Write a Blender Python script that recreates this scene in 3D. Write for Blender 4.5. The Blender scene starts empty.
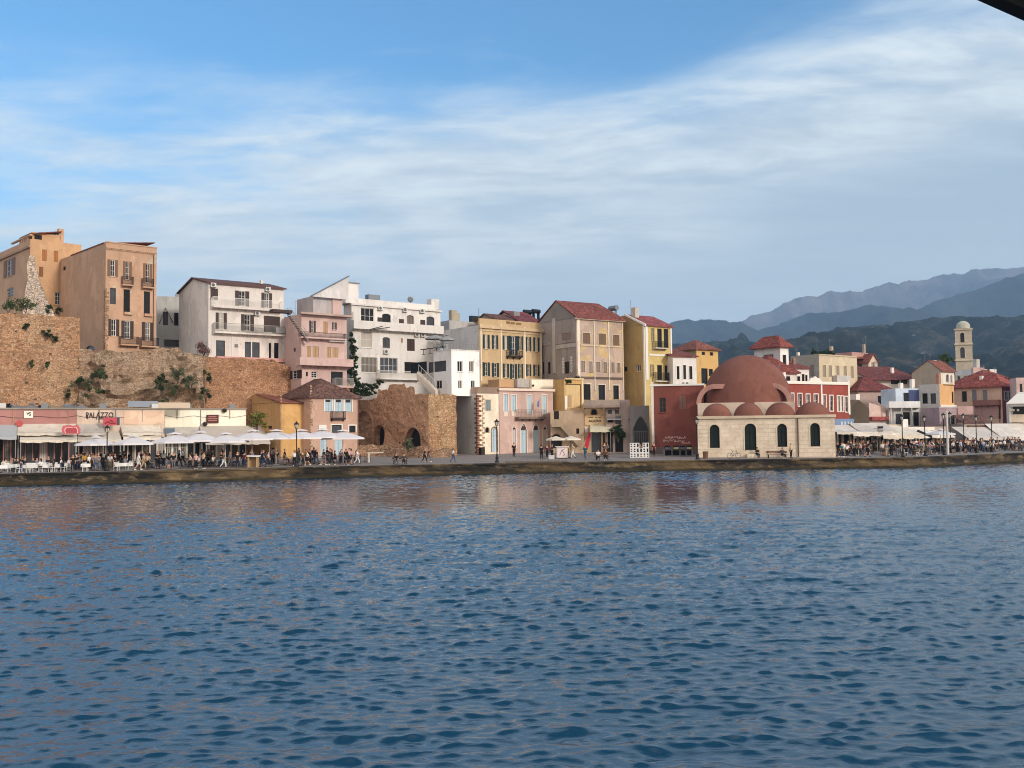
import bpy, bmesh, math, random
import numpy as np
from mathutils import Vector, Matrix, noise as mnoise
R = math.radians
rnd = random.Random(11)
SC = bpy.context.scene
COL = SC.collection

# ------------------------------------------------------------------ camera
FPX = 1000.0
CAM = Vector((0, 0, 4.6))
PITCH, ROLL = R(2.86), R(0.67)
fwd = Vector((0, math.cos(PITCH), math.sin(PITCH)))
upv = Vector((0, -math.sin(PITCH), math.cos(PITCH)))
XC = Vector((1, 0, 0)) * math.cos(ROLL) - upv * math.sin(ROLL)
YC = Vector((1, 0, 0)) * math.sin(ROLL) + upv * math.cos(ROLL)
cam_d = bpy.data.cameras.new('camera')
cam = bpy.data.objects.new('camera', cam_d)
COL.objects.link(cam)
m = Matrix((XC, YC, -fwd)).transposed().to_4x4()
m.translation = CAM
cam.matrix_world = m
cam_d.sensor_fit = 'HORIZONTAL'
cam_d.sensor_width = 36
cam_d.lens = 36 * FPX / 1024
cam_d.clip_start = 0.1
cam_d.clip_end = 60000
SC.camera = cam


def ray(px, py):
    return fwd + XC * ((px - 512) / FPX) + YC * ((384 - py) / FPX)


def P(px, py, Y):
    d = ray(px, py)
    return CAM + d * (Y / d.y)


# crops used while measuring the photograph: origin and scale
CR = {'C1': (0, 220, .1693), 'C2': (150, 260, .1693), 'C3': (300, 270, .1693), 'C4': (430, 290, .1303), 'C5': (530, 290, .1303),
      'C6': (640, 320, .2148), 'C7': (820, 310, .2084), 'C8': (640, 240, .375), 'D1': (0, 390, .1303), 'D2': (110, 390, .1303),
      'D3': (220, 380, .1303), 'D4': (330, 380, .1303), 'D5': (440, 375, .1303), 'D6': (540, 375, .1303), 'D7': (820, 380, .1303),
      'D8': (910, 370, .1301), 'F': (690, 400, .15625), 'N': (0, 0, 1)}


def cp(c, x, y):
    a, b, s = CR[c]
    return a + x * s, b + y * s


# ------------------------------------------------------------------ mesh helpers
class MB:
    def __init__(s):
        s.v, s.f = [], []

    def add(s, vs, fs):
        n = len(s.v)
        s.v += [tuple(v) for v in vs]
        s.f += [tuple(i + n for i in f) for f in fs]

    def quad(s, *p):
        s.add(p, [tuple(range(len(p)))])

    def box(s, x0, x1, y0, y1, z0, z1):
        s.add([(x0, y0, z0), (x1, y0, z0), (x1, y1, z0), (x0, y1, z0), (x0, y0, z1), (x1, y0, z1), (x1, y1, z1), (x0, y1, z1)],
              [(0, 3, 2, 1), (4, 5, 6, 7), (0, 1, 5, 4), (1, 2, 6, 5), (2, 3, 7, 6), (3, 0, 4, 7)])

    def slab(s, pts, t, d=(0, 0, -1)):
        d = Vector(d) * t
        n = len(pts)
        pts = [Vector(p) for p in pts]
        s.add(pts + [p + d for p in pts],
              [tuple(range(n)), tuple(range(2 * n - 1, n - 1, -1))] + [(i, i + n, (i + 1) % n + n, (i + 1) % n) for i in range(n)])

    def tube(s, pts, r, n=6, caps=True):
        pts = [Vector(p) for p in pts]
        rs = r if isinstance(r, (list, tuple)) else [r] * len(pts)
        vs = []
        for i, p in enumerate(pts):
            t = (pts[min(i + 1, len(pts) - 1)] - pts[max(i - 1, 0)]).normalized()
            a = Vector((0, 0, 1)) if abs(t.z) < .9 else Vector((1, 0, 0))
            e1 = t.cross(a).normalized()
            e2 = t.cross(e1)
            for k in range(n):
                q = 2 * math.pi * k / n
                vs.append(p + (e1 * math.cos(q) + e2 * math.sin(q)) * rs[i])
        fs = []
        for i in range(len(pts) - 1):
            for k in range(n):
                fs.append((i * n + k, i * n + (k + 1) % n, (i + 1) * n + (k + 1) % n, (i + 1) * n + k))
        if caps:
            fs.append(tuple(range(n)))
            fs.append(tuple(range((len(pts) - 1) * n, len(pts) * n)))
        s.add(vs, fs)

    def lathe(s, prof, c=(0, 0, 0), n=12, a0=0, a1=2 * math.pi):
        full = abs(a1 - a0 - 2 * math.pi) < 1e-6
        m_ = n if full else n + 1
        vs = []
        for (r, z) in prof:
            for k in range(m_):
                q = a0 + (a1 - a0) * k / n
                vs.append((c[0] + r * math.cos(q), c[1] + r * math.sin(q), c[2] + z))
        fs = []
        for i in range(len(prof) - 1):
            for k in range(n):
                k2 = (k + 1) % m_
                fs.append((i * m_ + k, i * m_ + k2, (i + 1) * m_ + k2, (i + 1) * m_ + k))
        s.add(vs, fs)

    def ball(s, c, r, n=8, k=6):
        rx, ry, rz = r if isinstance(r, tuple) else (r, r, r)
        vs = [(c[0] + rx * math.sin(math.pi * i / k) * math.cos(2 * math.pi * j / n), c[1] + ry * math.sin(math.pi * i / k) * math.sin(2 * math.pi * j / n),
               c[2] + rz * math.cos(math.pi * i / k)) for i in range(k + 1) for j in range(n)]
        s.add(vs, [(i * n + j, i * n + (j + 1) % n, (i + 1) * n + (j + 1) % n, (i + 1) * n + j) for i in range(k) for j in range(n)])

    def leaf(s, c, size):
        a = Vector((rnd.gauss(0, 1), rnd.gauss(0, 1), rnd.gauss(0, 1))).normalized()
        b = a.cross(Vector((rnd.gauss(0, 1), rnd.gauss(0, 1), rnd.gauss(0, 1)))).normalized()
        a *= size * rnd.uniform(.6, 1.3)
        b *= size * rnd.uniform(.35, .7)
        c = Vector(c)
        s.add([c - a, c - b * .8, c + a, c + b * .8], [(0, 1, 2, 3)])

    def mesh(s, name, mat=None, smooth=False):
        me = bpy.data.meshes.new(name)
        me.from_pydata(s.v, [], s.f)
        if smooth:
            me.polygons.foreach_set('use_smooth', [True] * len(me.polygons))
        if mat:
            me.materials.append(mat)
        me.update()
        return me

    def build(s, name, mat, parent=None, smooth=False):
        o = bpy.data.objects.new(name, s.mesh(name, mat, smooth))
        COL.objects.link(o)
        if parent:
            o.parent = parent
        return o


LABELS = {}


def tag(o, label=None, cat=None, group=None, kind=None):
    if label:
        o['label'] = label
        LABELS[label] = LABELS.get(label, 0) + 1
    if cat:
        o['category'] = cat
    if group:
        o['group'] = group
    if kind:
        o['kind'] = kind
    return o


def empty(name, loc, rz=0, label=None, cat=None, group=None):
    o = bpy.data.objects.new(name, None)
    COL.objects.link(o)
    o.location = loc
    o.rotation_euler = (0, 0, rz)
    o.empty_display_size = .3
    return tag(o, label, cat, group)


def copy_tree(o, parent=None):
    c = o.copy()
    COL.objects.link(c)
    c.parent = parent
    for ch in list(o.children):
        copy_tree(ch, c)
    return c


# ------------------------------------------------------------------ materials
def lin(c):
    return tuple((x / 255 / 12.92 if x / 255 <= .04045 else ((x / 255 + .055) / 1.055) ** 2.4) for x in c)


class NT:
    def __init__(s, name):
        s.m = bpy.data.materials.new(name)
        s.m.use_nodes = True
        s.t = s.m.node_tree
        s.t.nodes.clear()
        s.out = s.n('ShaderNodeOutputMaterial')
        s.b = s.n('ShaderNodeBsdfPrincipled')
        s.l(s.b.outputs[0], s.out.inputs[0])

    def n(s, t, **kw):
        nd = s.t.nodes.new(t)
        for k, v in kw.items():
            setattr(nd, k, v)
        return nd

    def l(s, a, b):
        s.t.links.new(a, b)

    def pos(s, scale=(1, 1, 1), obj=False):
        if obj:
            g = s.n('ShaderNodeTexCoord').outputs['Object']
        else:
            g = s.n('ShaderNodeNewGeometry').outputs['Position']
        mp = s.n('ShaderNodeMapping')
        mp.inputs['Scale'].default_value = scale
        s.l(g, mp.inputs[0])
        return mp.outputs[0]

    def noise(s, vec, scale, detail=5, rough=.6, dist=0):
        nd = s.n('ShaderNodeTexNoise')
        nd.inputs['Scale'].default_value = scale
        nd.inputs['Detail'].default_value = detail
        nd.inputs['Roughness'].default_value = rough
        nd.inputs['Distortion'].default_value = dist
        s.l(vec, nd.inputs['Vector'])
        return nd.outputs['Fac']

    def ramp(s, fac, stops):
        nd = s.n('ShaderNodeValToRGB')
        e = nd.color_ramp.elements
        while len(e) < len(stops):
            e.new(.5)
        for i, (p, c) in enumerate(stops):
            e[i].position = p
            e[i].color = (*c, 1) if len(c) == 3 else c
        s.l(fac, nd.inputs[0])
        return nd.outputs[0]

    def mix(s, fac, a, b, mode='MIX'):
        nd = s.n('ShaderNodeMix', data_type='RGBA', blend_type=mode)
        for i, v in ((0, fac), (6, a), (7, b)):
            if hasattr(v, 'is_output'):
                s.l(v, nd.inputs[i])
            elif i == 0:
                nd.inputs[0].default_value = v
            else:
                nd.inputs[i].default_value = (*v, 1)
        return nd.outputs[2]

    def math(s, op, a, b=0.0, c=0.0):
        nd = s.n('ShaderNodeMath', operation=op)
        for i, v in enumerate((a, b, c)):
            if hasattr(v, 'is_output'):
                s.l(v, nd.inputs[i])
            else:
                nd.inputs[i].default_value = v
        return nd.outputs[0]

    def bump(s, h, strength=.3, dist=.05):
        nd = s.n('ShaderNodeBump')
        nd.inputs['Strength'].default_value = strength
        nd.inputs['Distance'].default_value = dist
        s.l(h, nd.inputs['Height'])
        s.l(nd.outputs[0], s.b.inputs['Normal'])

    def set(s, col=None, rough=.8, spec=.3, metal=0):
        if col is not None:
            if hasattr(col, 'is_output'):
                s.l(col, s.b.inputs['Base Color'])
            else:
                s.b.inputs['Base Color'].default_value = (*col, 1)
        s.b.inputs['Roughness'].default_value = rough
        s.b.inputs['Specular IOR Level'].default_value = spec
        s.b.inputs['Metallic'].default_value = metal
        return s.m


CACHE = {}


def plain(c, rough=.6, spec=.3, metal=0):
    k = ('p', c, rough, metal)
    if k not in CACHE:
        t = NT('paint')
        n_ = t.noise(t.pos(), 3.0, 4)
        L = lin(c)
        CACHE[k] = t.set(t.mix(t.math('MULTIPLY', n_, .35), L, tuple(x * .72 for x in L)), rough, spec, metal)
    return CACHE[k]


def plaster(c, mottle=.5, streak=.35, peel=0.0, peelc=(196, 178, 150)):
    g_ = .3 * c[0] + .59 * c[1] + .11 * c[2]
    c = tuple(round(x + (g_ - x) * .25) for x in c)
    mottle, streak = min(.95, mottle * 1.7), min(.9, streak * 1.6)
    k = ('w', c, mottle, streak, peel)
    if k not in CACHE:
        t = NT('plaster')
        L = lin(c)
        big = t.noise(t.pos(), .28, 7, .65)
        f1 = t.ramp(big, [(.35, (0, 0, 0)), (.7, (1, 1, 1))])
        col = t.mix(t.math('MULTIPLY', f1, mottle), L, tuple(x * y for x, y in zip(L, (.74, .70, .68))))
        st = t.noise(t.pos((1.1, 1.1, .10)), 1.3, 6, .7)
        f2 = t.ramp(st, [(.52, (0, 0, 0)), (.75, (1, 1, 1))])
        col = t.mix(t.math('MULTIPLY', f2, streak), col, tuple(x * .55 for x in L))
        sm = t.noise(t.pos(), 2.6, 5, .7)
        col = t.mix(t.math('MULTIPLY', t.ramp(sm, [(.4, (0, 0, 0)), (.65, (1, 1, 1))]), .16), col, tuple(min(1, x * 1.3) for x in L))
        rn = t.noise(t.pos((1, 1, .7)), .33, 5, .55, .4)
        col = t.mix(t.math('MULTIPLY', t.ramp(rn, [(.545, (0, 0, 0)), (.56, (1, 1, 1))]), .22), col, tuple(min(1, x * 1.5) for x in L))
        rn2 = t.noise(t.pos((.8, .8, .5)), .7, 7, .7, .3)
        col = t.mix(t.math('MULTIPLY', t.ramp(rn2, [(.60, (0, 0, 0)), (.63, (1, 1, 1))]), .3), col, tuple(x * .5 for x in L))
        if peel:
            pn = t.noise(t.pos((1, 1, .8)), .42, 8, .62, .6)
            pf = t.ramp(pn, [(1 - peel - .02, (0, 0, 0)), (1 - peel + .02, (1, 1, 1))])
            pc = t.ramp(t.noise(t.pos(), 4, 4), [(.3, tuple(x * .6 for x in lin(peelc))), (.7, lin(peelc))])
            col = t.mix(pf, col, pc)
        t.bump(t.noise(t.pos(), 6, 6), .25, .04)
        CACHE[k] = t.set(col, .88, .2)
    return CACHE[k]


def tiles(c):
    k = ('t', c)
    if k not in CACHE:
        t = NT('roof_tiles')
        L = lin(c)
        v = t.n('ShaderNodeTexVoronoi')
        v.inputs['Scale'].default_value = 3.2
        t.l(t.pos((1, 1, 1.4)), v.inputs['Vector'])
        sv = t.n('ShaderNodeSeparateColor')
        t.l(v.outputs['Color'], sv.inputs[0])
        g_ = sum(L) / 3
        L = tuple(x + (g_ - x) * .26 for x in L)
        col = t.mix(sv.outputs[0], tuple(x * .5 for x in L), tuple(min(1, x * 1.45) for x in L))
        n_ = t.noise(t.pos(), .5, 6, .7)
        col = t.mix(t.math('MULTIPLY', t.ramp(n_, [(.4, (0, 0, 0)), (.7, (1, 1, 1))]), .5), col, (L[0] * .5, L[1] * .6, L[2] * .7))
        w = t.n('ShaderNodeTexWave')
        w.inputs['Scale'].default_value = 1.2
        w.inputs['Distortion'].default_value = .6
        t.l(t.pos(obj=True), w.inputs['Vector'])
        t.bump(w.outputs['Fac'], .6, .08)
        CACHE[k] = t.set(col, .85, .2)
    return CACHE[k]


def rubble(c, scale=2.2, dark=.45, pale=(214, 190, 160), paleamt=.5, green=0.0, bumpd=.12):
    g_ = .3 * c[0] + .59 * c[1] + .11 * c[2]
    c = tuple(round(x + (g_ - x) * .07) for x in c)
    k = ('r', c, scale, paleamt, green)
    if k not in CACHE:
        t = NT('rubble_stone')
        L = lin(c)
        nz = t.n('ShaderNodeTexNoise')
        nz.inputs['Scale'].default_value = 1.6
        t.l(t.pos(), nz.inputs['Vector'])
        vm = t.n('ShaderNodeVectorMath', operation='MULTIPLY_ADD')
        t.l(nz.outputs['Color'], vm.inputs[0])
        vm.inputs[1].default_value = (.35, .35, .35)
        t.l(t.pos((1, 1, 1.5)), vm.inputs[2])
        v = t.n('ShaderNodeTexVoronoi')
        v.inputs['Scale'].default_value = scale
        t.l(vm.outputs[0], v.inputs['Vector'])
        e = t.n('ShaderNodeTexVoronoi', feature='DISTANCE_TO_EDGE')
        e.inputs['Scale'].default_value = scale
        t.l(vm.outputs[0], e.inputs['Vector'])
        sep = t.n('ShaderNodeSeparateColor')
        t.l(v.outputs['Color'], sep.inputs[0])
        col = t.ramp(sep.outputs[0], [(0, tuple(x * .55 for x in L)), (.35, L), (.7, (min(1, L[0] * 1.25), L[1] * 1.2, L[2] * 1.15)), (1, lin(pale))])
        pn = t.noise(t.pos(), .16, 7, .65)
        col = t.mix(t.math('MULTIPLY', t.ramp(pn, [(.45, (0, 0, 0)), (.6, (1, 1, 1))]), paleamt), col, lin(pale))
        dn = t.noise(t.pos((1, 1, .5)), .7, 8, .7)
        col = t.mix(t.math('MULTIPLY', t.ramp(dn, [(.5, (0, 0, 0)), (.72, (1, 1, 1))]), .5), col, tuple(x * .4 for x in L))
        if green:
            gn = t.noise(t.pos(), .35, 7, .7)
            col = t.mix(t.math('MULTIPLY', t.ramp(gn, [(.55, (0, 0, 0)), (.66, (1, 1, 1))]), green), col, (.05, .055, .025))
        cn = t.noise(t.pos((.35, .35, 2.6)), 1.0, 6, .65)
        col = t.mix(t.math('MULTIPLY', t.ramp(cn, [(.42, (0, 0, 0)), (.58, (1, 1, 1))]), .4), col, tuple(x * .6 for x in L))
        hv = t.n('ShaderNodeTexVoronoi')
        hv.inputs['Scale'].default_value = .62
        t.l(t.pos((1, 1, 1.3)), hv.inputs['Vector'])
        hn = t.math('ADD', hv.outputs['Distance'], t.math('MULTIPLY', t.noise(t.pos(), 2.0, 4), .35))
        col = t.mix(t.ramp(hn, [(.26, (.85, .85, .85)), (.32, (0, 0, 0))]), col, (.03, .022, .016))
        ef = t.ramp(e.outputs['Distance'], [(0, (0, 0, 0)), (.09, (1, 1, 1))])
        col = t.mix(ef, tuple(x * dark * .6 for x in L), col)
        h = t.math('ADD', t.math('MULTIPLY', ef, .6), t.noise(t.pos(), 3, 6))
        t.bump(h, .8, bumpd)
        CACHE[k] = t.set(col, .92, .15)
    return CACHE[k]


def ashlar(c, bw=.9, bh=.42):
    t = NT('ashlar_stone')
    L = lin(c)
    sx = t.n('ShaderNodeSeparateXYZ')
    t.l(t.pos(obj=True), sx.inputs[0])
    cx = t.n('ShaderNodeCombineXYZ')
    t.l(t.math('ADD', sx.outputs[0], sx.outputs[1]), cx.inputs[0])
    t.l(sx.outputs[2], cx.inputs[1])
    b = t.n('ShaderNodeTexBrick')
    b.inputs['Scale'].default_value = 1
    b.inputs['Brick Width'].default_value = bw
    b.inputs['Row Height'].default_value = bh
    b.inputs['Mortar Size'].default_value = .02
    b.inputs['Color1'].default_value = (*L, 1)
    b.inputs['Color2'].default_value = (*[x * .84 for x in L], 1)
    b.inputs['Mortar'].default_value = (*[x * .72 for x in L], 1)
    b.inputs['Bias'].default_value = -.2
    t.l(cx.outputs[0], b.inputs['Vector'])
    n_ = t.noise(t.pos(), .7, 8, .72)
    col = t.mix(t.math('MULTIPLY', t.ramp(n_, [(.42, (0, 0, 0)), (.7, (1, 1, 1))]), .75), b.outputs['Color'], (L[0] * .62, L[1] * .57, L[2] * .5))
    n2 = t.noise(t.pos((1, 1, 2)), 2.4, 6, .7)
    col = t.mix(t.math('MULTIPLY', t.ramp(n2, [(.5, (0, 0, 0)), (.7, (1, 1, 1))]), .35), col, tuple(min(1, x * 1.25) for x in L))
    t.bump(t.math('ADD', t.noise(t.pos(), 5, 6), b.outputs['Fac']), .5, .05)
    return t.set(col, .9, .2)


def leafmat(c, c2):
    t = NT('leaves')
    n_ = t.noise(t.pos(), 2.2, 3)
    t.m.use_backface_culling = False
    return t.set(t.ramp(n_, [(.3, lin(c)), (.7, lin(c2))]), .7, .2)


def glassmat(c=(34, 38, 42)):
    t = NT('window_glass')
    t.bump(t.noise(t.pos(), 1.2, 2), .05, .02)
    n_ = t.noise(t.pos(), .9, 2)
    L = lin(c)
    return t.set(t.mix(n_, tuple(x * .4 for x in L), tuple(x * 1.5 for x in L)), .2, .25)


GLASS = glassmat((26, 28, 31))
GLASS_B = glassmat((70, 74, 78))
WHITE = plain((226, 222, 214))
CURTAIN = plain((176, 168, 156), .5)
CURTAIN_D = plain((110, 100, 90), .5)
prnd_ = random.Random(77)
CREAMW = plain((222, 208, 180))
DKGREEN = plain((26, 46, 44))
BROWN = plain((62, 44, 38))
DKBROWN = plain((44, 34, 30))
OCHRESH = plain((150, 110, 62))
BLUESH = plain((176, 196, 204))
TANSH = plain((176, 144, 106))
GREYSH = plain((128, 126, 130))
DARK = plain((24, 23, 23), .8)
IRON = plain((34, 32, 32), .5)
GREYMET = plain((120, 124, 128), .45, .5)
ACM = plain((205, 203, 196), .5)
REDT = tiles((140, 66, 50))
BROWNT = tiles((112, 74, 60))
RUSTT = tiles((146, 78, 54))
LEAF = leafmat((44, 62, 34), (78, 92, 50))
LEAFD = leafmat((26, 44, 22), (46, 66, 32))
LEAFG = leafmat((70, 78, 58), (104, 106, 80))
BARK = plain((84, 68, 54), .9)


# ------------------------------------------------------------------ the lie of the land
EDGE = [(-150, 75), (-90, 88), (-51.5, 99.5), (-34, 104.5), (-25, 109.5), (-13, 113.5), (0, 116.8), (10, 118.3), (22, 120), (47.3, 120.4), (59, 129), (71.5, 138.5), (90, 146), (150, 160)]


def ye(x):
    for (x0, y0), (x1, y1) in zip(EDGE, EDGE[1:]):
        if x <= x1:
            return y0 + (y1 - y0) * (x - x0) / (x1 - x0)
    return EDGE[-1][1]


QZ = 1.25


def gz(x, y):
    d = (y - ye(x)) * .95
    return QZ + .033 * max(0, min(d, 30))


def spot(px, d, yref=455):
    """ground point seen along pixel column px, d metres behind the quay edge"""
    Y = 115.0
    for _ in range(30):
        p = P(px, yref, Y)
        Y = Y * .4 + (ye(p.x) + d) * .6
    p = P(px, yref, Y)
    return Vector((p.x, p.y, gz(p.x, p.y)))


# ------------------------------------------------------------------ buildings
class Pl:
    def __init__(s, o, u, n):
        s.o, s.u, s.n = Vector(o), Vector(u), Vector(n)

    def p(s, u, z, d=0):
        return s.o + s.u * u + s.n * d + Vector((0, 0, z))

    def box(s, mb, u0, u1, z0, z1, d0, d1):
        c = [s.p(u, z, d) for d in (d0, d1) for (u, z) in ((u0, z0), (u1, z0), (u1, z1), (u0, z1))]
        mb.add(c, [(0, 1, 2, 3), (7, 6, 5, 4), (0, 4, 5, 1), (1, 5, 6, 2), (2, 6, 7, 3), (3, 7, 4, 0)])


def shape(u0, z0, u1, z1, arch, n=10):
    if not arch:
        return [(u0, z0), (u1, z0), (u1, z1), (u0, z1)]
    r = (u1 - u0) / 2
    rise = min(arch * r, z1 - z0)
    c = (u0 + u1) / 2
    pts = [(u0, z0), (u1, z0)]
    for k in range(n + 1):
        q = math.pi * k / n
        if arch > 1:   # pointed
            s_ = abs(math.cos(q))
            pts.append((c + r * math.cos(q), z1 - rise + rise * (1 - s_ ** 1.5)))
        else:
            pts.append((c + r * math.cos(q), z1 - rise + rise * math.sin(q)))
    return pts


def inset(pts, w):
    us = [p[0] for p in pts]
    zs = [p[1] for p in pts]
    cu, cz = (min(us) + max(us)) / 2, (min(zs) + max(zs)) / 2
    ku = max(.05, 1 - 2 * w / (max(us) - min(us)))
    kz = max(.05, 1 - 2 * w / (max(zs) - min(zs)))
    return [(cu + (u - cu) * ku, cz + (z - cz) * kz) for u, z in pts]


def ring(mb, pl, po, pi, d0, d1):
    n = len(po)
    for i in range(n):
        j = (i + 1) % n
        mb.quad(pl.p(*po[i], d1), pl.p(*po[j], d1), pl.p(*pi[j], d1), pl.p(*pi[i], d1))
        mb.quad(pl.p(*po[i], d0), pl.p(*po[j], d0), pl.p(*po[j], d1), pl.p(*po[i], d1))
        mb.quad(pl.p(*pi[i], d0), pl.p(*pi[j], d0), pl.p(*pi[j], d1), pl.p(*pi[i], d1))


def wall_panel(mb, pl, W, H, ops, rev=.22):
    us, zs = {0.0, W}, {0.0, H}
    oo = []
    for o in ops:
        u0, z0, u1, z1 = max(.03, o[0]), max(0, o[1]), min(W - .03, o[2]), min(H - .02, o[3])
        if u1 - u0 < .05 or z1 - z0 < .05:
            continue
        oo.append((u0, z0, u1, z1, o[4]))
        us |= {u0, u1}
        zs |= {z0, z1}
    us, zs = sorted(us), sorted(zs)
    for a, b in zip(us, us[1:]):
        for c, d in zip(zs, zs[1:]):
            if b - a < 1e-4 or d - c < 1e-4:
                continue
            mu, mz = (a + b) / 2, (c + d) / 2
            if any(q[0] < mu < q[2] and q[1] < mz < q[3] for q in oo):
                continue
            mb.quad(pl.p(a, c), pl.p(b, c), pl.p(b, d), pl.p(a, d))
    for (u0, z0, u1, z1, arch) in oo:
        s = shape(u0, z0, u1, z1, arch)
        for i in range(len(s)):
            j = (i + 1) % len(s)
            mb.quad(pl.p(*s[i]), pl.p(*s[j]), pl.p(*s[j], -rev), pl.p(*s[i], -rev))
        if arch:
            t = s[2:]
            for i in range(len(t) - 1):
                mb.quad(pl.p(*t[i]), pl.p(t[i][0], z1), pl.p(t[i + 1][0], z1), pl.p(*t[i + 1]))


class Bld:
    def __init__(s, name, label, cat, C, x0, x1, Y0, th, ytop, yb=None, zb=None, depth=8, side=None, group=None, yref=None):
        s.C = C
        ax, ay = cp(C, x0, ytop)
        yref = ay + 30 if yref is None else yref
        bx, _ = cp(C, x1, ytop)
        th = R(th)
        s.th = th
        s.u = Vector((math.cos(th), math.sin(th), 0))
        s.n = Vector((math.sin(th), -math.cos(th), 0))
        a = P(ax, yref, Y0)
        s.A = Vector((a.x, a.y, 0))
        s.W = s._hit(bx, yref, s.A, s.u)[0]
        top = P(ax, ay, Y0).z
        if yb is not None:
            zb = P(*cp(C, x0, yb), Y0).z
        if zb is None:
            zb = gz(a.x, a.y) - .5
        s.z0, s.H = zb, top - zb
        s.D = depth
        if side is not None:
            sx, _ = cp(C, side, ytop)
            s.D = s._hit(sx, yref, s.A, -s.n)[0]
        s.root = empty(name, (s.A.x, s.A.y, zb), th, label, cat, group)
        s.pl = {'f': Pl((0, 0, 0), (1, 0, 0), (0, -1, 0)), 'l': Pl((0, 0, 0), (0, 1, 0), (-1, 0, 0)),
                'r': Pl((s.W, 0, 0), (0, 1, 0), (1, 0, 0)), 'b': Pl((0, s.D, 0), (1, 0, 0), (0, 1, 0))}
        s.ops = {'f': [], 'l': [], 'r': [], 'b': []}
        s.later = []

    def _hit(s, px, py, o, d):
        r = ray(px, py)
        # CAM + t r = o + k d (plan view)
        det = r.x * (-d.y) + d.x * r.y
        ox, oy = o.x - CAM.x, o.y - CAM.y
        t = (ox * (-d.y) + d.x * oy) / det
        k = (r.x * oy - r.y * ox) / det
        return k, CAM.z + t * r.z

    def uv(s, x, y, pl='f', off=0, C=None):
        px, py = cp(C or s.C, x, y)
        if pl == 'f':
            k, z = s._hit(px, py, s.A + s.n * off, s.u)
        elif pl == 'l':
            k, z = s._hit(px, py, s.A - s.u * off, -s.n)
        else:
            k, z = s._hit(px, py, s.A + s.u * (s.W + off), -s.n)
        return k, z - s.z0

    def rect(s, r, pl='f', off=0, C=None):
        u0, z1 = s.uv(r[0], r[1], pl, off, C)
        u1, z0 = s.uv(r[2], r[3], pl, off, C)
        zz = s.uv(r[2], r[1], pl, off, C)[1]
        zz2 = s.uv(r[0], r[3], pl, off, C)[1]
        if u0 > u1:
            u0, u1 = u1, u0
        return u0, (z0 + zz2) / 2, u1, (z1 + zz) / 2

    def win(s, rects, st='w', sh=None, fr=None, pl='f', trim=None, C=None, sill=True, name=None, bars=(1, 2)):
        arch = 0
        if st[0] == 'A':
            arch, st = 1, st[1:]
        elif st[0] == 'S':
            arch, st = .4, st[1:]
        elif st[0] == 'P':
            arch, st = 1.7, st[1:]
        for r in rects:
            u0, z0, u1, z1 = s.rect(r, pl, 0, C)
            z0 = max(z0, .02)
            if st == 'o':
                w = (u1 - u0) * .27
                op = (u0 + w, z0, u1 - w, z1)
            else:
                op = (u0, z0, u1, z1)
            s.ops[pl].append((*op, arch))
            s.later.append((pl, op, (u0, z0, u1, z1), st, arch, sh, fr, trim, sill, name, bars))

    def walls(s, mat, smat=None, gable=None, rh=2, top=True, wname='wall', roofmat=None, bmat=None):
        W, D, H = s.W, s.D, s.H
        mb = MB()
        wall_panel(mb, s.pl['f'], W, H, s.ops['f'])
        ms = MB() if smat else mb
        wall_panel(ms, s.pl['l'], D, H, s.ops['l'])
        wall_panel(mb, s.pl['r'], D, H, s.ops['r'])
        wall_panel(mb, s.pl['b'], W, H, [])
        if gable == 'x':
            ms.quad((0, 0, H), (0, D / 2, H + rh), (0, D, H))
            mb.quad((W, 0, H), (W, D / 2, H + rh), (W, D, H))
        if gable == 'y':
            mb.quad((0, 0, H), (W / 2, 0, H + rh), (W, 0, H))
            mb.quad((0, D, H), (W / 2, D, H + rh), (W, D, H))
        if top:
            mb.quad((0, 0, H - .02), (W, 0, H - .02), (W, D, H - .02), (0, D, H - .02))
        mb.build(wname, mat, s.root)
        if smat:
            ms.build('side_wall', smat, s.root)
        s.wmat = mat
        for a in s.later:
            s._window(*a)
        return s

    def _window(s, pl, op, full, st, arch, sh, fr, trim, sill, name, bars):
        p = s.pl[pl]
        u0, z0, u1, z1 = op
        fr = fr or WHITE
        sh = sh or BROWN
        isd = st in 'dk'
        nm = name or ('door' if st == 'd' else 'window')
        sp = shape(u0, z0, u1, z1, arch)
        mb = MB()
        w = min(.07, (u1 - u0) * .14)
        ring(mb, p, sp, inset(sp, w), -.19, -.11)
        if st in 'wo':
            for k in range(1, bars[0] + 1):
                c = u0 + (u1 - u0) * k / (bars[0] + 1)
                p.box(mb, c - .025, c + .025, z0 + w, z1 - w * (1 if not arch else 3), -.18, -.125)
            for k in range(1, bars[1] + 1):
                c = z0 + (z1 - z0) * k / (bars[1] + 1)
                p.box(mb, u0 + w, u1 - w, c - .018, c + .018, -.18, -.13)
        elif st == 'd':
            c = (u0 + u1) / 2
            p.box(mb, c - .03, c + .03, z0 + w, z1 - w * (1 if not arch else 3), -.18, -.09)
            c = z0 + (z1 - z0) * .68
            p.box(mb, u0 + w, u1 - w, c - .03, c + .03, -.18, -.1)
        f = mb.build(nm, fr if st in 'wo' else sh, s.root)
        mp = MB()
        mp.quad(*[p.p(*q, -.16) for q in sp])
        mp.quad(*[p.p(*q, -.21) for q in sp])
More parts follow.
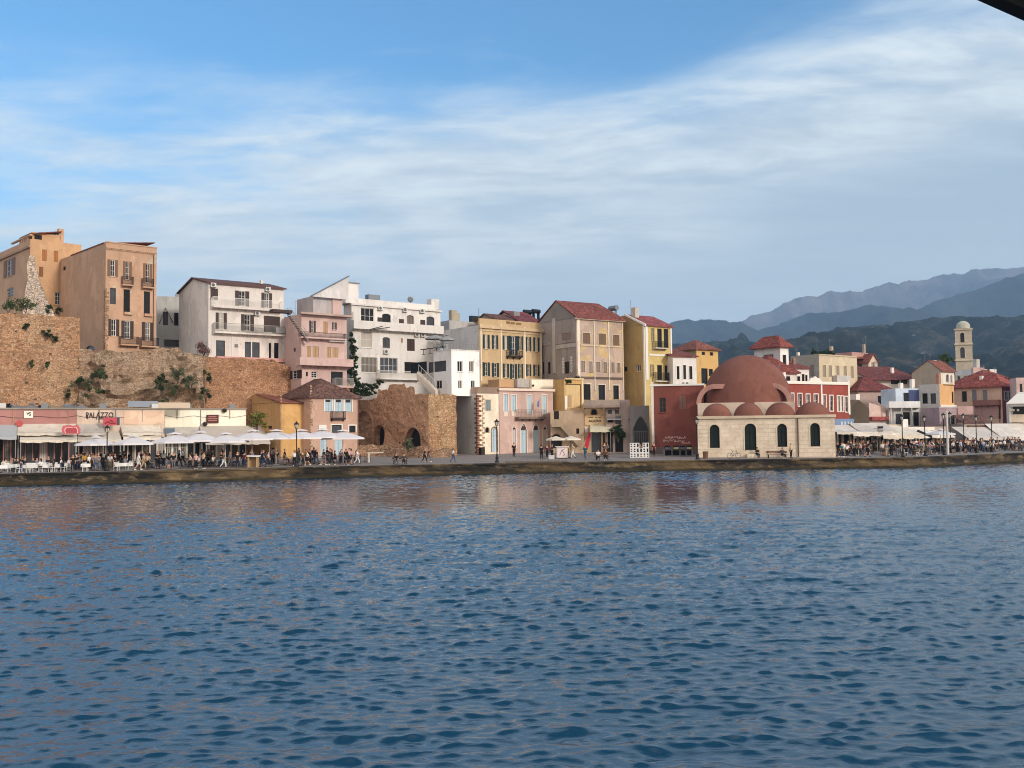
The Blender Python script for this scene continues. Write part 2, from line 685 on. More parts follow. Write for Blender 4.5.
        if st == 'd':
            mp.build('door_leaf', sh, f)
        elif st == 'k':
            mp.build('pane', prnd_.choice([GLASS, GLASS, GLASS_B, DARK]), f)
        elif st == 'c':
            c = (u0 + u1) / 2
            for a, b in ((u0 + .02, c - .015), (c + .015, u1 - .02)):
                m2 = MB()
                p.box(m2, a, b, z0 + .02, z1 - .02, -.1, -.05)
                k = int((z1 - z0) / .16)
                for i in range(k):
                    zc = z0 + .1 + i * .16
                    if zc + .08 < z1:
                        p.box(m2, a + .05, b - .05, zc, zc + .07, -.05, -.035)
                m2.build('shutter', sh, f)
            mp.build('pane', GLASS, f)
        else:
            mp.build('pane', prnd_.choice([GLASS, GLASS, GLASS_B, CURTAIN, GLASS_B, CURTAIN_D]), f)
        if st == 'o':
            for a, b in ((full[0], u0 - .01), (u1 + .01, full[2])):
                m2 = MB()
                p.box(m2, a, b, z0, z1, .015, .06)
                k = int((z1 - z0) / .16)
                for i in range(k):
                    zc = z0 + .1 + i * .16
                    if zc + .08 < z1:
                        p.box(m2, a + .04, b - .04, zc, zc + .07, .06, .075)
                m2.build('shutter', sh, f)
        if trim:
            m3 = MB()
            so = shape(u0 - .14, z0, u1 + .14, z1 + .14, arch)
            ring(m3, p, so, sp, 0.0, .05)
            m3.build('trim', trim, f)
        if sill and st in 'wo' and z0 > 1.2:
            m4 = MB()
            p.box(m4, u0 - .1, u1 + .1, z0 - .1, z0 - .004, -.1, .1)
            m4.build('sill', s.wmat if not trim else trim, f)

    def roof(s, kind, rh, mat, ov=.35, t=.16):
        W, D, H = s.W, s.D, s.H
        mb = MB()
        a, b, c, d = -ov, W + ov, -ov, D + ov
        if kind == 'x':
            k = rh * ov / (D / 2)
            mb.slab([(a, c, H - k), (b, c, H - k), (b, D / 2, H + rh), (a, D / 2, H + rh)], t)
            mb.slab([(a, d, H - k), (b, d, H - k), (b, D / 2, H + rh + .003), (a, D / 2, H + rh + .003)], t)
        elif kind == 'y':
            k = rh * ov / (W / 2)
            mb.slab([(a, c, H - k), (W / 2, c, H + rh), (W / 2, d, H + rh), (a, d, H - k)], t)
            mb.slab([(b, c, H - k), (W / 2, c, H + rh + .003), (W / 2, d, H + rh + .003), (b, d, H - k)], t)
        elif kind == 'hip':
            r0, r1 = (W / 2, W / 2) if W < D else (D / 2, W - D / 2)
            q0, q1 = (W / 2, D - W / 2) if W < D else (D / 2, D / 2)
            A_, B_, C_, D_ = (a, c, H), (b, c, H), (b, d, H), (a, d, H)
            if W < D:
                E, F_ = (W / 2, q0, H + rh), (W / 2, q1, H + rh)
                fs = [[A_, B_, E], [B_, C_, F_, E], [C_, D_, F_], [D_, A_, E, F_]]
            else:
                E, F_ = (r0, D / 2, H + rh), (r1, D / 2, H + rh)
                fs = [[A_, B_, F_, E], [B_, C_, F_], [C_, D_, E, F_], [D_, A_, E]]
            for f in fs:
                mb.quad(*f)
            mb.box(a, b, c, d, H - t, H - .004)
        elif kind == 'shed':      # falls towards the front
            k = rh * ov / D
            mb.slab([(a, c, H - k), (b, c, H - k), (b, d, H + rh + k), (a, d, H + rh + k)], t)
        return mb.build('roof', mat, s.root)

    def bar(s, name, z0, z1, out, mat, pl='f', u0=None, u1=None, parent=None, d0=0.0):
        mb = MB()
        L = s.W if pl in 'fb' else s.D
        s.pl[pl].box(mb, -out * .6 if u0 is None else u0, L + out * .6 if u1 is None else u1, z0, z1, d0, out)
        return mb.build(name, mat, parent or s.root)

    def barpx(s, name, x0, y0, x1, y1, d0, d1, mat, pl='f', C=None, parent=None):
        """box on the wall plane, standing d0..d1 metres proud of it"""
        u0, z0, u1, z1 = s.rect((x0, y0, x1, y1), pl, d0, C)
        mb = MB()
        s.pl[pl].box(mb, u0, u1, z0, z1, d0, d1)
        return mb.build(name, mat, parent or s.root)

    def ac(s, rects, pl='f', C=None):
        for r in rects:
            u0, z0, u1, z1 = s.rect(r, pl, .3, C)
            p = s.pl[pl]
            mb = MB()
            p.box(mb, u0, u1, z0 + .06, z1, .06, .4)
            o = mb.build('air_conditioner', ACM, s.root)
            mf = MB()
            c = Vector(p.p(u0 + (u1 - u0) * .4, (z0 + z1) / 2 + .03, .41))
            rr = (z1 - z0) * .36
            mf.quad(*[c + p.u * rr * math.cos(k * math.pi / 6) + Vector((0, 0, rr * math.sin(k * math.pi / 6))) for k in range(12)])
            mf.build('fan_grille', plain((90, 90, 90)), o)
            mk = MB()
            p.box(mk, u0 + .05, u0 + .1, z0, z0 + .06, 0, .38)
            p.box(mk, u1 - .1, u1 - .05, z0, z0 + .06, 0, .38)
            mk.build('bracket', IRON, o)

    def balcony(s, x0, yrail, x1, yslab, proj=.9, mat=None, rail=None, solid=None, pl='f', C=None, slab=.18, posts=.13):
        u0, z0, u1, z1 = s.rect((x0, yrail, x1, yslab), pl, proj, C)
        p = s.pl[pl]
        mb = MB()
        p.box(mb, u0, u1, z0, z0 + slab, 0, proj)
        k = max(2, int((u1 - u0) / 1.1) + 1)
        for i in range(k):
            c = u0 + .1 + (u1 - u0 - .2) * i / (k - 1)
            mb.quad(p.p(c - .06, z0, 0), p.p(c + .06, z0, 0), p.p(c + .06, z0, proj * .7), p.p(c - .06, z0, proj * .7))
            mb.add([p.p(c - .06, z0 - .003, 0), p.p(c - .06, z0 - .003, proj * .7), p.p(c - .06, z0 - .3, 0), p.p(c + .06, z0 - .003, 0), p.p(c + .06, z0 - .003, proj * .7), p.p(c + .06, z0 - .3, 0)],
                   [(0, 1, 2), (3, 5, 4), (1, 4, 5, 2)])
        b = mb.build('balcony', mat or s.wmat, s.root)
        m2 = MB()
        if solid:
            p.box(m2, u0, u1, z0 + slab, z1, proj - .12, proj - .002)
            p.box(m2, u0, u0 + .12, z0 + slab, z1 - .003, 0, proj - .12)
            p.box(m2, u1 - .12, u1, z0 + slab, z1 - .003, 0, proj - .12)
            m2.build('parapet', solid, b)
        else:
            zt = z1
            n = max(2, int((u1 - u0) / posts))
            for i in range(n + 1):
                c = u0 + .03 + (u1 - u0 - .06) * i / n
                p.box(m2, c - .014, c + .014, z0 + slab, zt, proj - .07, proj - .04)
            for e in (u0 + .03, u1 - .03):
                q = max(2, int(proj / posts))
                for i in range(q):
                    dd = proj * i / q
                    p.box(m2, e - .014, e + .014, z0 + slab, zt, dd, dd + .028)
                p.box(m2, e - .025, e + .025, zt - .003, zt + .045, 0, proj - .08)
            p.box(m2, u0, u1, zt, zt + .05, proj - .08, proj - .03)
            p.box(m2, u0, u1, z0 + slab + .08, z0 + slab + .12, proj - .08, proj - .03)
            m2.build('railing', rail or IRON, b)
        return b

    def boxpx(s, name, x0, y0, x1, y1, d0, d1, mat, C=None, parent=None):
        """solid box behind the front plane: between d0 and d1 metres back, outline from the photo at its own distance"""
        u0, z0, u1, z1 = s.rect((x0, y0, x1, y1), 'f', -d0, C)
        mb = MB()
        mb.box(u0, u1, d0, d1, z0, z1)
        return mb.build(name, mat, parent or s.root)

    def text(s, body, x0, y0, x1, y1, mat, pl='f', C=None, off=.03, name='lettering', parent=None, vertical=False):
        u0, z0, u1, z1 = s.rect((x0, y0, x1, y1), pl, off, C)
        cu = bpy.data.curves.new('lettering', 'FONT')
        cu.body = body
        cu.extrude = .01
        cu.offset = .012
        to = bpy.data.objects.new('lettering', cu)
        COL.objects.link(to)
        dg = bpy.context.evaluated_depsgraph_get()
        me = bpy.data.meshes.new_from_object(to.evaluated_get(dg))
        bpy.data.objects.remove(to)
        xs = [v.co.x for v in me.vertices]
        ys = [v.co.y for v in me.vertices]
        p = s.pl[pl]
        for v in me.vertices:
            a = (v.co.x - min(xs)) / (max(xs) - min(xs))
            b = (v.co.y - min(ys)) / (max(ys) - min(ys))
            v.co = p.p(u0 + a * (u1 - u0), z0 + b * (z1 - z0), off + v.co.z)
        me.materials.clear()
        me.materials.append(mat)
        o = bpy.data.objects.new(name, me)
        COL.objects.link(o)
        o.parent = parent or s.root
        return o


def clump(mb, c, r, n, size, k=9):
    """leaf faces gathered in clumps through an ellipsoid"""
    cs = []
    for _ in range(k):
        while True:
            q = Vector((rnd.uniform(-1, 1), rnd.uniform(-1, 1), rnd.uniform(-1, 1)))
            if q.length < 1:
                break
        cs.append(Vector((c[0] + q.x * r[0] * .75, c[1] + q.y * r[1] * .75, c[2] + q.z * r[2] * .75)))
    mr = min(r)
    for i in range(n):
        q = cs[i % k]
        mb.leaf(q + Vector((rnd.gauss(0, 1), rnd.gauss(0, 1), rnd.gauss(0, .8))) * mr * .27, size)


def shrub(name, label, cat, p, r, n, size, mat, group=None, stem=True):
    o = empty(name, p, 0, label, cat, group)
    mb = MB()
    clump(mb, (0, 0, r[2]), r, n, size, max(6, n // 60))
    mb.build('foliage', mat, o)
    if stem:
        ms = MB()
        for k in range(4):
            q = Vector((rnd.uniform(-1, 1) * r[0] * .5, rnd.uniform(-1, 1) * r[1] * .5, r[2] * 1.2))
            ms.tube([(0, 0, -.1), q * .5, q], [.05, .035, .015], 5)
        ms.build('stem', BARK, o)
    return o

# ------------------------------------------------------------------ light, sky, air
SUN_EL, SUN_AZ = 20, 132
SC.view_settings.view_transform = 'Standard'
SC.view_settings.look = 'None'
SC.view_settings.exposure = 0.58
SC.view_settings.gamma = 1
SC.cycles.use_denoising = True
SC.cycles.denoising_prefilter = 'ACCURATE'
SC.cycles.pixel_filter_type = 'BLACKMAN_HARRIS'
SC.cycles.filter_width = 1.05
SC.cycles.max_bounces = 6
SC.cycles.volume_bounces = 1
SC.cycles.sample_clamp_indirect = 6
world = bpy.data.worlds.new("World")
SC.world = world
world.use_nodes = True
wt = world.node_tree
wt.nodes.clear()
WN = NT.__new__(NT)
WN.t = wt
wout = WN.n('ShaderNodeOutputWorld')
wbg = WN.n('ShaderNodeBackground')
wbg.inputs[1].default_value = 0.15
WN.l(wbg.outputs[0], wout.inputs[0])
sky = WN.n('ShaderNodeTexSky', sky_type='NISHITA')
sky.sun_disc = False
sky.sun_elevation = R(SUN_EL)
sky.sun_rotation = R(SUN_AZ)
sky.dust_density = 1.0
sky.air_density = 1.0
sky.ozone_density = 2.0
g = WN.n('ShaderNodeTexCoord').outputs['Generated']
sx = WN.n('ShaderNodeSeparateXYZ')
WN.l(g, sx.inputs[0])
az = WN.math('ARCTAN2', sx.outputs[0], sx.outputs[1])
el = WN.math('ARCSINE', sx.outputs[2])
# clouds: plane-projected direction so that they draw together towards the horizon
den = WN.math('ADD', WN.math('MAXIMUM', sx.outputs[2], 0.0), 0.09)
cx = WN.n('ShaderNodeCombineXYZ')
WN.l(WN.math('DIVIDE', sx.outputs[0], den), cx.inputs[0])
WN.l(WN.math('DIVIDE', sx.outputs[1], den), cx.inputs[1])


def wmap(rz, sc, loc=(0, 0, 0)):
    mp = WN.n('ShaderNodeMapping')
    mp.inputs['Rotation'].default_value = (0, 0, R(rz))
    mp.inputs['Scale'].default_value = sc
    mp.inputs['Location'].default_value = loc
    WN.l(cx.outputs[0], mp.inputs[0])
    return mp.outputs[0]


n1 = WN.noise(wmap(30, (.55, 1.0, 1), (3.1, 1.7, 0)), 1.0, 8, .58, .25)
n2 = WN.noise(wmap(38, (.75, 1.5, 1), (7.3, .4, 0)), 2.4, 10, .64, .3)
n3 = WN.noise(wmap(20, (.3, .5, 1), (1.3, 5.2, 0)), .8, 5, .55)
band = WN.math('SUBTRACT', el, WN.math('MULTIPLY_ADD', az, .235, .295))
v = WN.math('ADD', band, WN.math('MULTIPLY', WN.math('SUBTRACT', n1, .5), -.42))


def sstep(x, a, b, lo=0.0, hi=1.0):
    mr = WN.n('ShaderNodeMapRange', interpolation_type='SMOOTHSTEP')
    for i, q in enumerate((x, a, b, lo, hi)):
        if hasattr(q, 'is_output'):
            WN.l(q, mr.inputs[i])
        else:
            mr.inputs[i].default_value = q
    return mr.outputs[0]


veil = sstep(v, .07, -.07)
veil = WN.math('MULTIPLY', veil, sstep(n3, .22, .6, .72, 1.0))
edge = WN.math('MULTIPLY', sstep(v, .12, .0), sstep(v, -.22, -.04))
wisp = WN.math('MULTIPLY', edge, sstep(n2, .33, .66, .25, 1.0))
high = WN.math('MULTIPLY', sstep(n2, .54, .74), .2)
wisp = WN.math('MAXIMUM', wisp, WN.math('MULTIPLY', high, sstep(el, .16, .30)))
low = WN.math('MULTIPLY', sstep(el, .25, .04), sstep(n2, .25, .62, .7, 1.0))
skyc = WN.mix(1.0, sky.outputs[0], (.41, .76, .93), 'MULTIPLY')
SKYMUL = skyc.node
VEILC, WISPC, LOWC = (2.3, 2.75, 3.1), (4.1, 4.45, 4.55), (4.1, 4.25, 4.15)
c1 = WN.mix(WN.math('MULTIPLY', veil, .9), skyc, VEILC)
c2 = WN.mix(wisp, c1, WISPC)
c3 = WN.mix(WN.math('MULTIPLY', low, .8), c2, LOWC)
# unseen warm evening cloud added behind the camera to fill the shaded walls
west_fill = WN.math('MULTIPLY', sstep(sx.outputs[1], .25, -.55), WN.math('MULTIPLY_ADD', n3, .5, .62))
c4 = WN.mix(west_fill, c3, (6.4, 5.3, 4.5))
# bright cloud band added above the view to lighten the reflecting waves
over = WN.math('MULTIPLY', WN.math('MULTIPLY', sstep(el, .43, .52), sstep(el, .92, .52)), WN.math('MULTIPLY_ADD', n1, .7, .3))
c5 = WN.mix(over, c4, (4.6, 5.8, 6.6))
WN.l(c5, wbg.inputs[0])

sun_d = bpy.data.lights.new('sun', 'SUN')
sun_d.energy = 1.7
sun_d.angle = R(10.0)
sun_d.color = (1.0, .92, .84)
sun = bpy.data.objects.new('sun', sun_d)
COL.objects.link(sun)
sd = Vector((math.sin(R(SUN_AZ)) * math.cos(R(SUN_EL)), math.cos(R(SUN_AZ)) * math.cos(R(SUN_EL)), math.sin(R(SUN_EL))))
sun.rotation_euler = sd.to_track_quat('Z', 'Y').to_euler()
sun.location = (40, -60, 60)

# ------------------------------------------------------------------ water: real waves, finer near the shore we stand on
rs = np.random.RandomState(5)
yl = [10.5]
while yl[-1] < 150:
    yl.append(yl[-1] + (min(max(yl[-1] ** 2 / 9200, .02), .12) if yl[-1] < 127 else .4))
ys = np.concatenate([[-300, -120, -50, -20, -5, 3, 7], yl, [160, 180, 205]])
tt = np.concatenate([[-14, -7, -4, -2.2, -1.5, -1.25], np.linspace(-1.12, 1.12, 1560), [1.25, 1.5, 2.2, 4, 7, 14]])
YY, TT = np.meshgrid(ys, tt, indexing='ij')
XX = TT * (np.abs(YY) + 7)
ZZ = np.zeros_like(XX)
DX = np.zeros_like(XX)
DY = np.zeros_like(XX)
dyg = np.maximum(np.gradient(ys)[:, None], .015) * np.ones((1, len(tt)))
for i in range(90):
    lo_, hi_, sl = ((.2, .5, .046), (.2, .5, .046), (.2, .55, .044), (.5, 1.1, .036), (1.1, 2.8, .023))[i % 5]
    lam = math.exp(rs.uniform(math.log(lo_), math.log(hi_)))
    a_ = rs.normal(0, .48) + .12
    kx, ky = math.sin(a_) * 2 * math.pi / lam, -math.cos(a_) * 2 * math.pi / lam
    amp = sl * lam / (2 * math.pi)
    w = np.clip(.35 + (lam * abs(math.cos(a_)) ** -1 if abs(math.cos(a_)) > .05 else lam * 20) / (2.2 * dyg), 0, 1) ** .8
    ph = kx * XX + ky * YY + rs.uniform(0, 6.28)
    ZZ += amp * w * np.cos(ph)
    DX -= .9 * amp * w * kx / np.hypot(kx, ky) * np.sin(ph)
    DY -= .9 * amp * w * ky / np.hypot(kx, ky) * np.sin(ph)
# wind gusts: calmer and rougher patches
gust = .75 + .35 * np.sin(XX * .045 + 1.3) * np.sin(YY * .06 + XX * .02) + .2 * np.sin(XX * .013 - YY * .11)
inside = (YY > 9) & (np.abs(TT) < 1.2)
ZZ *= np.where(inside, gust, 0)
DX *= np.where(inside, gust, 0)
DY *= np.where(inside, gust, 0)
co = np.stack([XX + DX, YY + DY, ZZ], -1).reshape(-1, 3).astype(np.float32)
nr, nc = XX.shape
idx = np.arange(nr * nc).reshape(nr, nc)
q = np.stack([idx[:-1, :-1], idx[:-1, 1:], idx[1:, 1:], idx[1:, :-1]], -1).reshape(-1, 4)
me = bpy.data.meshes.new('water')
me.vertices.add(len(co))
me.vertices.foreach_set('co', co.ravel())
me.loops.add(q.size)
me.loops.foreach_set('vertex_index', q.ravel().astype(np.int32))
me.polygons.add(len(q))
me.polygons.foreach_set('loop_start', np.arange(0, q.size, 4, dtype=np.int32))
me.polygons.foreach_set('use_smooth', np.ones(len(q), dtype=bool))
me.update(calc_edges=True)
t = NT('sea_water')
b1 = t.noise(t.pos((1, 1.8, 1)), 4.5, 5, .65, .5)
b2 = t.noise(t.pos((.6, 1.2, 1)), 1.3, 5, .65, .4)
b3 = t.noise(t.pos((.7, 1.3, 1)), 11.0, 3, .6, .3)
t.bump(t.math('ADD', t.math('MULTIPLY_ADD', b3, .22, t.math('MULTIPLY', b1, .5)), b2), .25, .06)
WATERM = t.set((.003, .034, .066), .04, .5)
t.b.inputs['IOR'].default_value = 1.72
me.materials.append(WATERM)
wo = bpy.data.objects.new('water', me)
COL.objects.link(wo)
tag(wo, kind='structure')

# ------------------------------------------------------------------ promenade, quay wall, land
xs = np.arange(-150, 150.1, 1.5)
ds = [0, .5, 1, 2, 4, 7, 11, 16, 22, 30, 40, 60]
mb = MB()
for x in xs:
    for d in ds:
        y = ye(x) + d
        mb.v.append((float(x), y, gz(x, y) if d > 0 else QZ))
n = len(ds)
for i in range(len(xs) - 1):
    for j in range(n - 1):
        mb.f.append((i * n + j, (i + 1) * n + j, (i + 1) * n + j + 1, i * n + j + 1))
t = NT('paving')
bt = t.n('ShaderNodeTexBrick')
bt.inputs['Scale'].default_value = 1
bt.inputs['Brick Width'].default_value = .9
bt.inputs['Row Height'].default_value = .6
bt.inputs['Mortar Size'].default_value = .015
for k_, c_ in (('Color1', (150, 142, 136)), ('Color2', (132, 126, 122)), ('Mortar', (96, 90, 86))):
    bt.inputs[k_].default_value = (*lin(c_), 1)
t.l(t.pos(), bt.inputs['Vector'])
nn = t.noise(t.pos(), .5, 7, .7)
t.bump(nn, .2, .02)
PAVE = t.set(t.mix(t.math('MULTIPLY', nn, .6), bt.outputs['Color'], lin((104, 98, 94))), .75, .3)
tag(mb.build('promenade', PAVE), kind='structure')

mb = MB()
steps = np.arange(-150, 150.1, .5)
zz = [QZ - .02, QZ - .18, QZ - .2, .95, .7, .45, .25, .05, -.5, -1.5]
for x in steps:
    y = ye(x)
    for k, z in enumerate(zz):
        o_ = .12 if k < 2 else 0
        d = 0 if k < 2 else (mnoise.noise((x * .7, z * 1.1, 3.3)) * .16 + mnoise.noise((x * 2.1, z * 3, 8.1)) * .08)
        if k >= 6:
            d += .12 + .3 * max(0, mnoise.noise((x * .25, 4.4, 1.0)))
        mb.v.append((float(x), y - o_ - d, z + (0 if k < 3 else mnoise.noise((x * .9, z, 0)) * .05)))
n = len(zz)
for i in range(len(steps) - 1):
    for j in range(n - 1):
        mb.f.append((i * n + j, i * n + j + 1, (i + 1) * n + j + 1, (i + 1) * n + j))
    mb.f.append((i * n, (i + 1) * n, -1, -1))
mb.f = [f for f in mb.f if -1 not in f]
for a, b in zip(steps, steps[1:]):      # top of the coping
    mb.quad((a, ye(a) - .12, QZ - .02), (b, ye(b) - .12, QZ - .02), (b, ye(b) + .02, QZ - .004), (a, ye(a) + .02, QZ - .004))
t = NT('quay_stone')
L1, L2, L3 = lin((92, 80, 64)), lin((58, 50, 40)), lin((124, 106, 78))
v_ = t.n('ShaderNodeTexVoronoi')
v_.inputs['Scale'].default_value = 1.0
t.l(t.pos((.7, .7, 1.6)), v_.inputs['Vector'])
sc_ = t.n('ShaderNodeSeparateColor')
t.l(v_.outputs['Color'], sc_.inputs[0])
c_ = t.ramp(sc_.outputs[0], [(.1, L2), (.55, L1), (.95, L3)])
n_ = t.noise(t.pos((.35, .35, 1.2)), 1.0, 8, .7)
c_ = t.mix(t.ramp(n_, [(.40, (0, 0, 0)), (.52, (1, 1, 1))]), c_, lin((38, 34, 28)))
n2_ = t.noise(t.pos((.12, .12, .5)), 1.0, 5, .6)
c_ = t.mix(t.math('MULTIPLY', t.ramp(n2_, [(.5, (0, 0, 0)), (.6, (1, 1, 1))]), .4), c_, lin((128, 104, 70)))
sz = t.n('ShaderNodeSeparateXYZ')
t.l(t.pos(), sz.inputs[0])
zf = t.math('ADD', sz.outputs[2], t.math('MULTIPLY', t.noise(t.pos((.3, .3, .3)), 1.5, 5), .5))
c_ = t.mix(t.ramp(zf, [(.38, (1, 1, 1)), (.62, (0, 0, 0))]), c_, lin((58, 50, 30)))
c_ = t.mix(t.ramp(zf, [(.22, (1, 1, 1)), (.32, (0, 0, 0))]), c_, lin((24, 24, 20)))
t.bump(t.noise(t.pos(), 2.5, 8, .7), .9, .15)
QUAYM = t.set(c_, .85, .25)
tag(mb.build('quay_wall', QUAYM), 'long weathered stone quay wall standing in the water along the whole waterfront', 'quay wall')

mb = MB()
pts = [(x, ye(x) + 60) for x in (-150, -90, -50, -10, 25, 47, 72, 100, 150)]
far = [-9000, -5000, -2500, -600, 300, 900, 2600, 5000, 9000]
for i, ((x, y), fx) in enumerate(zip(pts, far)):
    mb.v += [(x * (1 if i not in (0, 8) else 60), y if i not in (0, 8) else y, 2.2), (fx, 1500, 2.2), (fx * 1.2, 9800, 2.2)]
for i in range(8):
    for j in range(2):
        mb.f.append((i * 3 + j, i * 3 + 3 + j, i * 3 + 4 + j, i * 3 + 1 + j))
t = NT('earth')
tag(mb.build('ground', t.set(t.ramp(t.noise(t.pos(), .02, 8), [(.3, lin((70, 74, 50))), (.7, lin((120, 108, 84)))]), .95, .1)), kind='structure')

# ------------------------------------------------------------------ hills and mountains
def hills(name, prof, Yr, Yf, Yb, mat, nx, ny, rough, seed, x0, x1, ridged=.5, jag=.02, nam=.10):
    """terrain whose skyline at distance Yr follows prof [(px, py)]"""
    def sky_(px):
        for (a, b), (c, d) in zip(prof, prof[1:]):
            if px <= c:
                q = (px - a) / (c - a)
                return b + (d - b) * q
        return prof[-1][1]
    mb = MB()
    for i in range(nx):
        px = x0 + (x1 - x0) * i / (nx - 1)
        top = P(px, sky_(px), Yr)
        jg = 1 + jag * (mnoise.noise((px * .05, seed, 0)) + .6 * mnoise.noise((px * .14, seed, 3)) + .35 * mnoise.noise((px * .4, seed, 5)))
        zr, x = top.z * jg, P(px, 430, Yr).x
        col = []
        for j in range(ny):
            y = Yf + (Yb - Yf) * j / (ny - 1)
            q = (y - Yf) / (Yr - Yf)
            base = max(0, q) ** 1.1 if q < 1 else max(0, 1 - (y - Yr) / (Yb - Yr)) ** .8
            s = 1 / rough
            nz = mnoise.multi_fractal((x * s, y * s * .8, seed), .9, 2.1, 6) - 1
            rg = 1 - abs(mnoise.noise((x * s * 1.3 + seed, y * s * .45, seed * 2))) * 2
            taper = min(1, q * 1.6) if q < 1 else base
            col.append((y, base + (nam * nz + ridged * .2 * (rg - .5)) * taper))
        # bring the highest thing in this direction up to the skyline
        k = (zr - 4.6) / Yr / max((h - 4.6 / zr) / y for y, h in col if h > 0) if zr > 6 else zr
        for j, (y, h) in enumerate(col):
            mb.v.append((x, y, max(h * k, 1.0) if j else -.5))
    for i in range(nx - 1):
        for j in range(ny - 1):
            mb.f.append((i * ny + j, (i + 1) * ny + j, (i + 1) * ny + j + 1, i * ny + j + 1))
    return tag(mb.build(name, mat, None, True), kind='structure')


t = NT('scrub_hillside')
n_ = t.noise(t.pos(), .012, 9, .72)
n2_ = t.noise(t.pos(), .06, 7, .75)
c_ = t.ramp(n_, [(.36, lin((20, 27, 24))), (.5, lin((40, 47, 40))), (.62, lin((92, 86, 74)))])
c_ = t.mix(t.ramp(n2_, [(.46, (0, 0, 0)), (.6, (.8, .8, .8))]), c_, lin((24, 31, 25)))
v_ = t.n('ShaderNodeTexVoronoi')
v_.inputs['Scale'].default_value = .035
t.l(t.pos(), v_.inputs['Vector'])
pn = t.noise(t.pos(), .0035, 3)
hamlet = t.math('MULTIPLY', t.ramp(v_.outputs['Distance'], [(.14, (1, 1, 1)), (.2, (0, 0, 0))]), t.ramp(pn, [(.56, (0, 0, 0)), (.62, (1, 1, 1))]))
c_ = t.mix(t.math('MULTIPLY', hamlet, .55), c_, lin((190, 176, 156)))
t.bump(n2_, 1.0, 8)
HILLM = t.set(c_, .95, .05)
t = NT('far_hillside')
n_ = t.noise(t.pos(), .004, 9, .7)
HILL2 = t.set(t.ramp(n_, [(.35, lin((40, 50, 54))), (.65, lin((72, 74, 72)))]), .95, .05)
t.bump(t.noise(t.pos(), .01, 8, .7), 1.0, 30)
t = NT('bare_rock')
n_ = t.noise(t.pos((1, 1, .5)), .003, 9, .7)
ROCKM = t.set(t.ramp(n_, [(.38, lin((74, 76, 84))), (.6, lin((132, 122, 118)))]), .95, .05)
t.bump(t.noise(t.pos(), .006, 9, .7), 1.0, 60)


def c8(l):
    return [cp('C8', *p) for p in l]


hills('near_hill', [(380, 372), (560, 356), (640, 346)] + c8([(175, 268), (250, 250), (380, 238), (470, 232), (560, 228), (640, 221), (700, 216), (740, 212), (800, 203), (850, 202), (880, 205), (960, 198), (1024, 195)]) + [(1200, 306), (1500, 290)],
      2300, 700, 3000, HILLM, 420, 200, 190, 3.7, 420, 1500, 1.5, .012, .16)
hills('blue_hill', [(420, 372), (600, 345)] + c8([(60, 240), (88, 222), (130, 210), (160, 214), (180, 211), (225, 215), (262, 228), (300, 240), (400, 215), (480, 190), (540, 172), (600, 183), (660, 172), (740, 190), (800, 160), (880, 140), (960, 110), (1024, 88)]) + [(1200, 250), (1500, 230)],
      5200, 3100, 6200, HILL2, 340, 100, 620, 8.2, 420, 1500, 1.9, .02, .14)
hills('rocky_mountain', [(500, 350), (660, 336)] + c8([(180, 240), (262, 222), (330, 195), (400, 172), (440, 152), (455, 147), (480, 150), (520, 137), (600, 137), (680, 112), (700, 118), (720, 110), (750, 108), (800, 97), (880, 88), (900, 80), (960, 76), (1024, 73)]) + [(1200, 262), (1500, 280)],
      7600, 6300, 9000, ROCKM, 400, 100, 700, 5.1, 560, 1500, 2.2, .02, .14)

# the air between: one closed box round everything
mb = MB()
mb.box(-11500, 11500, -420, 10500, -3.0, 1260)
t = NT('haze_air')
t.t.nodes.remove(t.b)
pv = t.n('ShaderNodeVolumePrincipled')
pv.inputs['Color'].default_value = (.46, .71, 1.0, 1)
pv.inputs['Density'].default_value = 1.0e-4
pv.inputs['Anisotropy'].default_value = .0
t.l(pv.outputs[0], t.out.inputs['Volume'])
tag(mb.build('haze', t.m), kind='stuff')

# ================================================================== LEFT: the hill houses above the city wall
OCP = plaster((198, 152, 116), .45, .35, .38, (206, 190, 166))
OCPS = plaster((200, 154, 116), .4, .25)
OCO = plaster((204, 152, 102), .4, .3)
WHT = plaster((214, 204, 191), .3, .3)
WHTS = plaster((214, 208, 200), .25, .3)
PINK = plaster((206, 168, 156), .35, .3)
HOTEL = plaster((216, 209, 199), .3, .3)
STONEW = rubble((176, 138, 106), 3.2, .6, (206, 180, 150), .35)
SANDW = rubble((190, 144, 108), 3.6, .7, (208, 178, 144), .5, .22)
BRICKW = rubble((226, 172, 134), 4.4, .65, (198, 160, 126), .4, .1)

# the long ochre house at the far left
b = Bld('old_house', 'ochre plastered house with a rooftop pavilion at the far left above the city wall', 'house', 'C1', 177, 480, 142, 43, 112, yb=600, side=-160)
b.win([(248, 175, 275, 243), (318, 182, 343, 248)], 'c', plain((166, 104, 50)))
b.win([(230, 277, 255, 335)], 'c', plain((130, 84, 48)))
b.win([(325, 428, 356, 500)], 'w')
b.win([(24, 232, 90, 333)], 'o', plain((128, 98, 82)), pl='l')
b.win([(42, 402, 78, 455)], 'w', pl='l')
b.walls(OCO, OCPS)
b.bar('cornice', b.H - 1.25, b.H - 1.0, .25, plaster((176, 136, 110)), 'l')
mb = MB()
for k in range(5):
    b.pl['l'].box(mb, 1.5 + k * .8, 1.9 + k * .8, b.H + .004, b.H + .55, -.3, -.05)
b.pl['l'].box(mb, .2, 9, b.H + .55, b.H + .75, -.35, 0)
mb.build('balustrade', OCPS, b.root)
u0, z0, u1, z1 = b.rect((185, 55, 362, 118), 'f', -1.0)
mb = MB()
mb.box(u0 + .2, u1, 1.2, 5, b.H - .02, z1 - .6)
